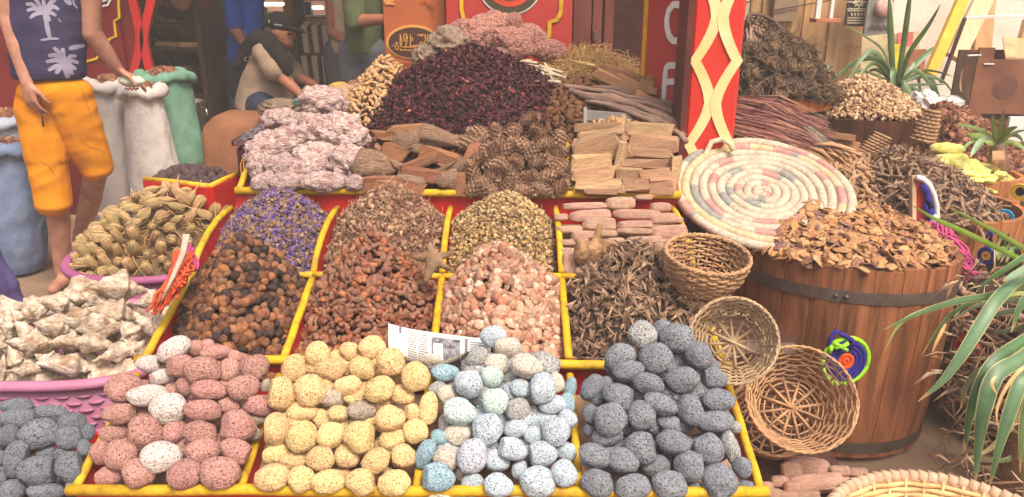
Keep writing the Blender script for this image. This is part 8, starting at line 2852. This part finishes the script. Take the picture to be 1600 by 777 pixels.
# wedge shaped woven pieces
def woven_wedge(px, py, w, h, y, ang, label):
 p = at(px, py, y)
 u = mpp(p)
 t = thing('woven_scoop', label, 'scoop', p, 'woven scoops')
 mb = MB()
 ca, sa = math.cos(R(-ang)), math.sin(R(-ang))
 def q(x, z, d=0.0):
  return p + Vector(((x * ca - z * sa) * w * u / 2, d, (x * sa + z * ca) * h * u / 2))
 n = 9
 for k in range(n):
  f = k / (n - 1)
  wd = 1 - 0.35 * f
  pts = [q(-wd + 2 * wd * i / 12, -1 + 2 * f, -0.05 * (1 - (-1 + 2 * i / 12) ** 2) + 0.006 * math.cos(i * PI + k * PI)) for i in range(13)]
  mb.tube(pts, h * u / n * 0.55, 6)
 mb.build('weave', M_WICK, t, kind='stuff')
 mb = MB()
 mb.tube([q(-1, -1.05, 0), q(0, -1.05, -0.055), q(1, -1.05, 0)], 0.008, 6)
 mb.build('rim', M_WICK, t)
woven_wedge(1448, 196, 40, 46, 3.75, 8, 'small woven scoop standing at the brown heap beside the white sheet')
woven_wedge(1366, 228, 44, 36, 3.35, 28, 'small woven scoop leaning between the chip tub and the dark roots')
# dark roots in a barrel
ZB3 = 0.655
barrel('root_tub', 'light brown barrel of dark dried roots behind the tasselled fan', (1.80, 3.02), 0.262, 0.235, ZB3, 18, mat('light_barrel', c(190, 124, 74), c(140, 84, 48), scale=6, stretch=(5, 5, 0.5), rough=0.55, bump=0.25, var=0.16), (0.62,), group='tubs at the back')
M_DROOT = mat('dark_root', c(172, 140, 112), c(126, 98, 78), scale=2.2, rough=0.85, bump=0.5, bscale=6, bdist=0.06, var=0.2)
DRT = [root_piece(i + 80, M_DROOT, 'dark_root', 0.13, 0.09, 7, 0.9) for i in range(6)]
mdDR = Round(1.70, 3.04, 0.29, ZB3 - 0.02, 0.205, xp=1.60, yp=3.16, p=1.6, e=0.5)
pile_things('dark_root', 'thin dark dried root in the heap behind the tasselled fan', 'root', 'dark roots in the light brown barrel', mdDR, DRT, 0.03, 0.052, tilt=0.35, cap=260, aniso=0.2, lift=0.006)
pile_stuff('root_fragments', None, mdDR, 900, TWIGS, 0.03, [(120, 88, 68), (92, 66, 52), (146, 110, 84)], M_TINT, tilt=0.5, drop=0.012, lift=0.0, core_tint=(0.07, 0.045, 0.03))
# sulphur sticks and lumps
ZB4 = at(1520, 284, 3.36).z
barrel('sulphur_barrel', 'light brown barrel holding the yellow sulphur', (at(1522, 280, 3.55).x, 3.55), 0.205, 0.19, ZB4, 16, MATS['light_barrel'], (0.55,), group='tubs at the back')
M_SULF = mat('sulphur', c(226, 220, 132), c(204, 194, 100), scale=3, rough=0.8, bump=0.2, var=0.05)
SU = [(1478, 233, 46, 20, -2, 'thick round sulphur stick on top'), (1470, 230, 30, 14, -8, 'short sulphur stick'), (1480, 250, 34, 18, 10, 'upper sulphur lump'), (1498, 246, 26, 14, 5, 'small pale sulphur lump'), (1470, 256, 26, 20, 20, 'sulphur lump against the roots'), (1494, 262, 36, 24, 15, 'large sulphur lump'), (1516, 258, 24, 20, 0, 'round ended sulphur stick'), (1482, 274, 34, 18, 12, 'low sulphur lump'),
      (1508, 274, 40, 18, 8, 'long sulphur lump'), (1530, 266, 30, 18, 12, 'leaning sulphur stick'), (1548, 262, 36, 14, 20, 'slanting sulphur stick'), (1538, 276, 36, 12, 12, 'thin sulphur stick'), (1560, 272, 22, 14, 10, 'last sulphur piece at the rim'), (1512, 284, 40, 12, 0, 'sulphur stick on the rim'), (1542, 284, 30, 10, 4, 'small sulphur stick on the rim')]
for (px, py, w, h, a, lab) in SU:
 p = at(px, py, 3.38 + 0.0035 * (284 - py))
 u = mpp(p)
 me = lump('sulphur_piece', px, M_SULF, sub=3, amp=0.12, amp2=0.05, planes=6)
 solo('sulphur_piece', me, f"{lab} in the yellow heap", 'sulphur', 'sulphur pieces in the barrel', orient(p, a, (w * u / 2 * 1.1, 0.04, h * u / 2 * 1.15), 0.15))
mdSu = Round(at(1515, 280, 3.55).x, 3.55, 0.19, ZB4 - 0.05, 0.06, xp=at(1495, 280, 3.6).x, e=0.5)
pile_stuff('sulphur_crumbs', 'yellow sulphur crumbs under the larger pieces', mdSu, 200, CRUMB, 0.025, [(206, 196, 110)], M_TINT, drop=0.02, core_tint=(0.7, 0.65, 0.15))
# brown bark heap behind the sulphur and its tubs
mdBH = Mound(at(1425, 210, 3.9).x, at(1590, 210, 3.9).x, 3.66, 4.15, at(1500, 262, 3.7).z, 0.12, 0.22, xp=at(1485, 200, 3.9).x, yp=4.0, p=1.8, e=0.5)
pile_stuff('brown_bark', 'reddish brown shredded bark heaped behind the yellow sulphur', mdBH, 1500, PETAL[:4] + TWIGS[:3], 0.024, [(150, 98, 72), (122, 78, 58), (170, 120, 90)], M_TINT, tilt=0.9, drop=0.01, lift=0.01, core_tint=(0.1, 0.055, 0.035))
ZB5 = at(1590, 250, 3.9).z
barrel('rear_barrel', 'light brown barrel at the end of the row behind the small plant', (at(1606, 250, 4.1).x, 4.1), 0.17, 0.16, ZB5, 14, MATS['light_barrel'], (0.6,), group='tubs at the back')
mdB5 = Round(at(1606, 250, 4.1).x, 4.1, 0.16, ZB5 - 0.01, 0.09, e=0.5)
pile_stuff('wood_shavings', 'pale wood shavings in the last barrel of the row', mdB5, 300, PETAL[:3], 0.02, [(196, 150, 106), (170, 124, 86)], M_TINT, drop=0.01, core_tint=(0.2, 0.12, 0.07))
# tasselled fan behind the chips
t = thing('tasselled_fan', 'half round red and violet fan with magenta tassels standing in the chips', 'fan', at(1430, 360, 2.62))
mb = MB()
mb.bar(at(1426, 378, 2.72), at(1426, 274, 2.78), 0.018, 0.02)
mb.build('stick', mat('fan_stick', c(190, 162, 128), c(160, 130, 100), scale=8, rough=0.8, var=0), t, False)
arc = [(1432, 277), (1442, 280), (1452, 290), (1459, 305), (1463, 322), (1464, 340), (1462, 356)]
mb = MB()
ps = [at(x, y, 2.76) for x, y in [(1431, 281)] + arc + [(1456, 374), (1431, 378)]]
mb.poly(list(reversed(ps)), NY, 0.01)
mb.build('cloth', mat('fan_red', c(190, 62, 56), c(166, 48, 48), scale=12, rough=0.9, bump=0.4, var=0), t, False)
mb = MB()
mb.tube([at(x, y, 2.755) for x, y in arc], 0.011, 7)
mb.build('white_edge', M_WHITE, t)
for pts, mm, w in (([(1441, 288), (1449, 300), (1451, 314), (1456, 326)], 'yarn_52_40_138', 0.02), ([(1448, 318), (1456, 338), (1455, 360), (1447, 372)], 'yarn_52_40_138', 0.026), ([(1436, 346), (1441, 362), (1440, 376)], 'fan_teal', 0.03), ([(1450, 345), (1448, 366), (1452, 374)], 'fan_pink', 0.02)):
 m_ = MATS.get(mm) or mat(mm, c(*((30, 96, 96) if mm == 'fan_teal' else (206, 76, 110))), rough=0.9, var=0)
 mb = MB()
 mb.ribbon([at(x, y, 2.745) for x, y in pts], w, normal=NY, thick=0.004)
 mb.build('stitched_patch', m_, t)
tassel(None, (1456, 352, 1474, 352), (1492, 400, 1520, 412), 26, 5, 0.0052, 2.70, 2.62, 0.012).build('tassel', M_PKT, t, kind='stuff')
tassel(None, (1478, 388, 1500, 392), (1508, 432, 1524, 428), 20, 4, 0.0052, 2.66, 2.56, 0.012).build('tassel', M_PKT, t, kind='stuff')
mb = MB()
ellipsoid(mb, at(1459, 347, 2.72), (0.012, 0.012, 0.03))
mb.build('white_knot', M_WHITE, t)
# coasters hanging at the barrels on the right
coaster(1541, 400, 2.55, 14, [(240, 120, 40), (240, 196, 40), BLUE_, BLUE_], 'blue and yellow coiled coaster hanging edge on beside the big barrel', (-0.85, -0.5, 0.0), [(1541, 372), (1546, 360), (1550, 366), (1548, 376)], BLUE_)
coaster(1570, 340, 2.95, 13, [(240, 190, 40), (240, 190, 40), (52, 160, 206), (52, 160, 206)], 'turquoise coiled coaster with a yellow heart hanging on the rear barrel', (-0.75, -0.65, 0.0))
coaster(1594, 300, 3.3, 13, [(30, 30, 30), (30, 30, 30), (236, 196, 50), (236, 196, 50)], 'yellow and black coiled coaster at the far end of the barrels', (-0.75, -0.65, 0.0))
coaster(1510, 545, 2.35, 22, [(40, 20, 24), (190, 40, 50), (220, 60, 60)], 'dark centred red coaster half hidden behind the leaves', (-0.85, -0.45, 0.0))
# tall woven hamper behind the leaves with dry leaves around
wicker('hamper', 'tall grey brown woven hamper behind the long striped leaves', 'basket', Vector((1.86, 2.38, 0.0)), facing((0, 0, 1)), 0.34, 0.29, 0.52, 18, 30, 0.0075, mat('hamper_cane', c(180, 150, 126), c(120, 92, 76), scale=14, rough=0.8, bump=0.3, var=0.1), spokes=6)
mb = MB()
mb.lathe([(0.22, 0.0), (0.27, 0.5)], 30, (1.86, 2.38, 0))
stuff('hamper_lining', mb.mesh('hamper_lining', mat('dark_lining', c(70, 54, 46), c(50, 38, 34), scale=8, rough=0.9, var=0)), 'dark lining seen through the woven hamper')
mb = MB()
for i in range(420):
 px, py = random.uniform(1470, 1640), random.uniform(430, 800)
 y = random.uniform(1.95, 2.2)
 A = at(px, py, y)
 if A.x < 1.20 + (2.3 - y) * 0.2 or A.z < 0.02:
  continue
 d = Vector((random.gauss(0, 1), random.gauss(0, 0.4), random.gauss(-0.2, 0.8))).normalized() * random.uniform(0.03, 0.11)
 mb.tube([A, A + d * 0.5 + Vector((0, 0, random.uniform(-0.01, 0.02))), A + d], [0.002, random.uniform(0.002, 0.007), 0.001], 4, flat=0.4, tint=tuple(lin(v) for v in random.choice(((190, 150, 112), (150, 112, 82), (206, 176, 140), (120, 90, 68)))))
stuff('dry_litter', mb.mesh('dry_litter', M_BROOM), 'dry brown leaf litter caught behind the long striped leaves')
# ================================================================ plants with strap leaves
M_LEAF = mat('strap_leaf', c(255, 255, 255), c(190, 200, 186), scale=6, stretch=(1, 1, 1), rough=0.42, bump=0.12, var=0.05, tint=True, spec=0.4)
LG, LG2, LY = (74, 106, 62), (92, 120, 84), (196, 184, 120)
def catmull(P, n=5):
 P = [P[0]] + list(P) + [P[-1]]
 out = []
 for i in range(1, len(P) - 2):
  for k in range(n):
   t_ = k / n
   a, b, c_, d = P[i - 1], P[i], P[i + 1], P[i + 2]
   out.append(0.5 * ((2 * b) + (c_ - a) * t_ + (2 * a - 5 * b + 4 * c_ - d) * t_ * t_ + (3 * b - a - 3 * c_ + d) * t_ ** 3))
 out.append(P[-2])
 return out
def leaf(pts, wmax, roll=0.0, green=LG, margin=LY, root=0.5, mg=0.10, fold=0.25, name='leaf', parent=None, side=None):
 """one strap leaf: a keeled blade with pale margins, narrowing to a point"""
 path = catmull([Vector(p) for p in pts], 5)
 n = len(path)
 mb = MB()
 vs, fs, tn = [], [], []
 cols_ = [margin, green, tuple(int(v * 1.12) for v in green), green, margin]
 pos = [-1, -1 + 2 * mg, 0, 1 - 2 * mg, 1]
 prev = None
 for i, p in enumerate(path):
  f = i / (n - 1)
  t_ = (path[min(i + 1, n - 1)] - path[max(i - 1, 0)]).normalized()
  view = (p - CAM).normalized()
  s = t_.cross(view) if side is None else Vector(side) - t_ * Vector(side).dot(t_)
  s.normalize()
  if prev is not None and s.dot(prev) < 0:
   s = -s
  prev = s
  nn = s.cross(t_).normalized()
  rl = roll * (0.6 + 0.8 * f)
  s2 = s * math.cos(rl) + nn * math.sin(rl)
  n2 = -s * math.sin(rl) + nn * math.cos(rl)
  w = wmax / 2 * min(1, root + (1 - root) * f / 0.3) * (1 - max(0, (f - 0.45) / 0.55) ** 1.7) + 0.0006
  for q, cc in zip(pos, cols_):
   if f > 0.93 or (abs(q) == 1 and noise.noise(p * 60) > 0.35):
    cc = (176, 140, 92)
   vs.append(p + s2 * (w * q) + n2 * (w * fold * abs(q)))
   tn.append(tuple(lin(v) for v in cc))
 for i in range(n - 1):
  for k in range(4):
   a = i * 5 + k
   fs.append((a, a + 1, a + 6, a + 5))
 mb.v, mb.f, mb.t = [tuple(v) for v in vs], fs, tn
 return mb.build(name, M_LEAF, parent)
YB = 1.98
crown = at(1650, 450, YB)
t = thing('striped_plant', 'plant with long drooping green leaves edged in cream, overhanging the big barrel', 'plant', (crown.x, YB, 0))
mb = MB()
mb.tube([(crown.x + 0.05, YB + 0.05, 0.0), (crown.x + 0.04, YB + 0.04, crown.z * 0.5), (crown.x + 0.01, YB, crown.z + 0.03)], [0.05, 0.045, 0.04], 12)
mb.build('trunk', mat('plant_trunk', c(150, 120, 90), c(110, 84, 62), scale=14, rough=0.9, bump=0.6, var=0), t)
LV = [([(1650, 430, 1.95), (1600, 408, 1.93), (1500, 360, 1.9), (1460, 342, 1.88), (1424, 320, 1.86)], 11, 0.2, (140, 168, 70)),
      ([(1650, 412, 2.0), (1600, 388, 2.0), (1540, 354, 2.0), (1478, 322, 2.0)], 10, 0.2, (150, 172, 78)),
      ([(1655, 440, 1.95), (1600, 436, 1.85), (1562, 464, 1.75), (1530, 512, 1.70), (1500, 560, 1.68), (1470, 598, 1.67), (1434, 628, 1.67)], 27, 0.1, LG2),
      ([(1650, 450, 1.95), (1600, 458, 1.86), (1510, 468, 1.78), (1440, 488, 1.74), (1405, 508, 1.73), (1380, 553, 1.73)], 11, 0.2, (160, 172, 96)),
      ([(1650, 442, 1.95), (1600, 446, 1.86), (1553, 462, 1.8), (1493, 472, 1.75), (1432, 492, 1.72), (1380, 516, 1.71)], 17, 0.4, LG2),
      ([(1655, 490, 1.9), (1600, 531, 1.8), (1553, 566, 1.74), (1527, 613, 1.71), (1514, 660, 1.70), (1508, 706, 1.70)], 26, 0.15, LG),
      ([(1660, 500, 1.88), (1600, 557, 1.74), (1556, 587, 1.69), (1538, 640, 1.66), (1530, 690, 1.66), (1523, 760, 1.66)], 34, 0.1, LG2),
      ([(1660, 520, 1.86), (1604, 583, 1.72), (1582, 635, 1.68), (1564, 691, 1.66), (1545, 765, 1.66)], 28, 0.25, LG2),
      ([(1660, 400, 1.98), (1620, 392, 1.9), (1576, 418, 1.86), (1548, 436, 1.84), (1522, 460, 1.82)], 12, 0.5, LG),
      ([(1652, 462, 1.98), (1590, 452, 1.9), (1530, 468, 1.84), (1479, 499, 1.80), (1440, 556, 1.78)], 13, 0.6, LG),
      ([(1660, 470, 2.0), (1590, 470, 1.97), (1530, 478, 1.94), (1478, 506, 1.92)], 16, 0.8, (112, 134, 104)),
      ([(1660, 480, 2.05), (1590, 486, 2.02), (1540, 496, 2.0), (1500, 504, 2.0)], 16, 0.9, (104, 124, 96)),
      ([(1660, 500, 2.05), (1600, 512, 2.02), (1560, 520, 2.0), (1520, 516, 2.0)], 18, 0.9, (96, 116, 88)),
      ([(1670, 430, 1.9), (1620, 420, 1.8), (1590, 428, 1.77), (1566, 440, 1.75)], 22, 0.4, (128, 152, 128)),
      ([(1680, 420, 1.8), (1640, 440, 1.72), (1600, 470, 1.7), (1580, 520, 1.68)], 20, 0.3, LG),
      ([(1660, 520, 1.95), (1580, 560, 1.88), (1520, 590, 1.86), (1500, 640, 1.86)], 18, 0.6, (92, 112, 72)),
      ([(1660, 560, 1.95), (1620, 600, 1.9), (1600, 660, 1.88), (1594, 740, 1.88)], 22, 0.5, (92, 112, 72)),
      ([(1660, 560, 2.05), (1600, 640, 2.0), (1550, 700, 2.0), (1500, 720, 2.0)], 14, 0.5, (150, 130, 90)),
      ([(1660, 600, 2.05), (1610, 690, 2.0), (1570, 720, 2.0), (1520, 712, 2.0)], 14, 0.5, (112, 126, 84)),
      ([(1670, 540, 1.85), (1630, 600, 1.75), (1612, 690, 1.72), (1600, 780, 1.72)], 30, 0.2, LG)]
for pts, w, roll, g_ in LV:
 P = [at(*q) for q in pts]
 leaf(P, 0.72 * w * mpp(P[len(P) // 2]), roll, g_, parent=t)
for pts, w in (([(1640, 560, 1.72), (1604, 572, 1.66), (1575, 602, 1.64), (1558, 640, 1.63), (1560, 672, 1.63)], 5), ([(1478, 506, 1.79), (1466, 530, 1.78), (1456, 552, 1.78)], 5), ([(1556, 588, 1.65), (1550, 600, 1.64), (1558, 616, 1.64)], 5)):
 P = [at(*q) for q in pts]
 leaf(P, w * mpp(P[0]), 0.4, (206, 166, 110), (214, 180, 126), parent=t, name='dry_leaf')
# the big leafy plant behind the chip tub
ya = 4.5
cr_ = at(1402, 132, ya)
t = thing('yucca', 'large yucca with stiff upright and drooping grey green leaves behind the chip tub', 'plant', (cr_.x, ya, 0))
mb = MB()
mb.tube([(cr_.x, ya, 0), (cr_.x + 0.02, ya, cr_.z * 0.6), (cr_.x, ya, cr_.z + 0.05)], [0.07, 0.06, 0.05], 12)
mb.build('trunk', MATS['plant_trunk'], t)
YL = [([(1396, 130), (1392, 70), (1390, 20), (1389, -10)], 15), ([(1402, 128), (1412, 70), (1420, 10), (1424, -20)], 13), ([(1406, 128), (1420, 84), (1450, 40), (1470, 6)], 12), ([(1408, 130), (1430, 100), (1452, 80), (1460, 72)], 16),
      ([(1396, 132), (1376, 96), (1340, 96), (1300, 128), (1288, 142)], 12), ([(1394, 130), (1370, 84), (1345, 92), (1322, 130)], 14), ([(1396, 128), (1380, 80), (1350, 56), (1318, 38)], 5), ([(1398, 134), (1398, 110), (1395, 120), (1398, 150)], 16),
      ([(1404, 132), (1430, 110), (1452, 130), (1470, 160), (1480, 180)], 9), ([(1404, 130), (1440, 118), (1475, 128), (1490, 150)], 7), ([(1402, 134), (1440, 132), (1480, 132)], 7), ([(1400, 136), (1410, 130), (1424, 150), (1430, 176)], 16),
      ([(1404, 130), (1430, 100), (1435, 120), (1441, 165)], 10), ([(1400, 132), (1450, 120), (1466, 150), (1476, 172)], 8), ([(1396, 132), (1370, 100), (1350, 110), (1335, 132)], 10), ([(1396, 132), (1376, 112), (1362, 110), (1350, 120)], 8), ([(1400, 134), (1384, 130), (1376, 140), (1378, 160)], 16), ([(1400, 134), (1420, 136), (1450, 150), (1470, 150)], 10), ([(1402, 130), (1440, 112), (1462, 112), (1490, 120)], 6), ([(1396, 130), (1340, 110), (1310, 140), (1290, 150)], 7)]
for i, (pts, w) in enumerate(YL):
 P = [at(x, y, ya - 0.05 - 0.12 * (k / (len(pts) - 1)) * (1 if i % 3 else -1)) for k, (x, y) in enumerate(pts)]
 leaf(P, 0.62 * w * mpp(P[0]), random.uniform(-0.3, 0.5), random.choice(((92, 116, 66), (108, 128, 88), (116, 132, 104), (84, 106, 60))), (150, 160, 126), root=0.7, mg=0.06, fold=0.35, parent=t)
# the small plant by the sulphur
yp_ = 3.45
cr_ = at(1557, 226, yp_)
t = thing('small_yucca', 'small yucca with a thick stump standing before the brown heap', 'plant', (cr_.x, yp_, at(1560, 262, yp_).z))
mb = MB()
mb.tube([at(1562, 268, yp_), at(1560, 245, yp_), at(1557, 224, yp_)], [0.045, 0.038, 0.026], 12)
mb.build('trunk', MATS['plant_trunk'], t)
for i, (pts, w) in enumerate((([(1556, 226), (1553, 200), (1551, 180)], 7), ([(1559, 224), (1564, 195), (1569, 170)], 6), ([(1553, 226), (1540, 208), (1515, 198), (1492, 194)], 6), ([(1553, 228), (1536, 214), (1520, 212), (1508, 206)], 9), ([(1553, 230), (1540, 218), (1526, 230), (1516, 246)], 11), ([(1554, 228), (1530, 218), (1512, 226), (1502, 238)], 5),
                              ([(1560, 226), (1572, 208), (1580, 202), (1590, 198)], 9), ([(1560, 226), (1578, 212), (1592, 214), (1600, 226)], 6), ([(1560, 228), (1580, 222), (1594, 228), (1606, 238)], 7), ([(1560, 228), (1572, 216), (1590, 206), (1604, 204)], 5), ([(1556, 230), (1548, 224), (1536, 220)], 7))):
 P = [at(x, y, yp_ - 0.1 * k / (len(pts) - 1)) for k, (x, y) in enumerate(pts)]
 leaf(P, w * mpp(P[0]), random.uniform(-0.3, 0.5), random.choice(((122, 146, 84), (132, 152, 116), (150, 164, 96))), (166, 172, 110), root=0.7, mg=0.08, parent=t)
mb = MB()
for i in range(14):
 mb.ribbon([at(1552 + i * 1.2, 236, yp_ - 0.05), at(1551 + i * 1.4, 250, yp_ - 0.06), at(1550 + i * 1.5 + random.uniform(-3, 3), 262 + random.uniform(-5, 8), yp_ - 0.05)], [0.008, 0.007, 0.002], normal=NY, thick=0.001)
mb.build('dead_leaves', M_LEAFD, t, kind='stuff')
# green leaves between the barrels on the right
t = thing('corner_plant', 'dark green leafy plant between the rear barrels and the long striped leaves', 'plant', (at(1595, 420, 2.7).x, 2.7, 0))
mb = MB()
q0 = Vector((at(1600, 430, 2.7).x, 2.7, 0))
mb.tube([q0, q0 + Vector((0, 0, 0.4))], [0.03, 0.02], 8)
mb.build('trunk', MATS['plant_trunk'], t)
for i in range(16):
 px = random.uniform(1545, 1610)
 pts = [(1585 + random.uniform(-15, 20), 470, 2.68), (px, 420, 2.64), (px + random.uniform(-14, 10), random.uniform(350, 400), 2.6)]
 if i % 3 == 0:
  pts.append((pts[-1][0] - 14, pts[-1][1] + 22, 2.58))
 P = [at(*q) for q in pts]
 leaf(P, 12 * mpp(P[0]), random.uniform(-0.5, 0.5), random.choice(((92, 116, 62), (110, 132, 78), (80, 100, 56))), (150, 160, 96), parent=t)
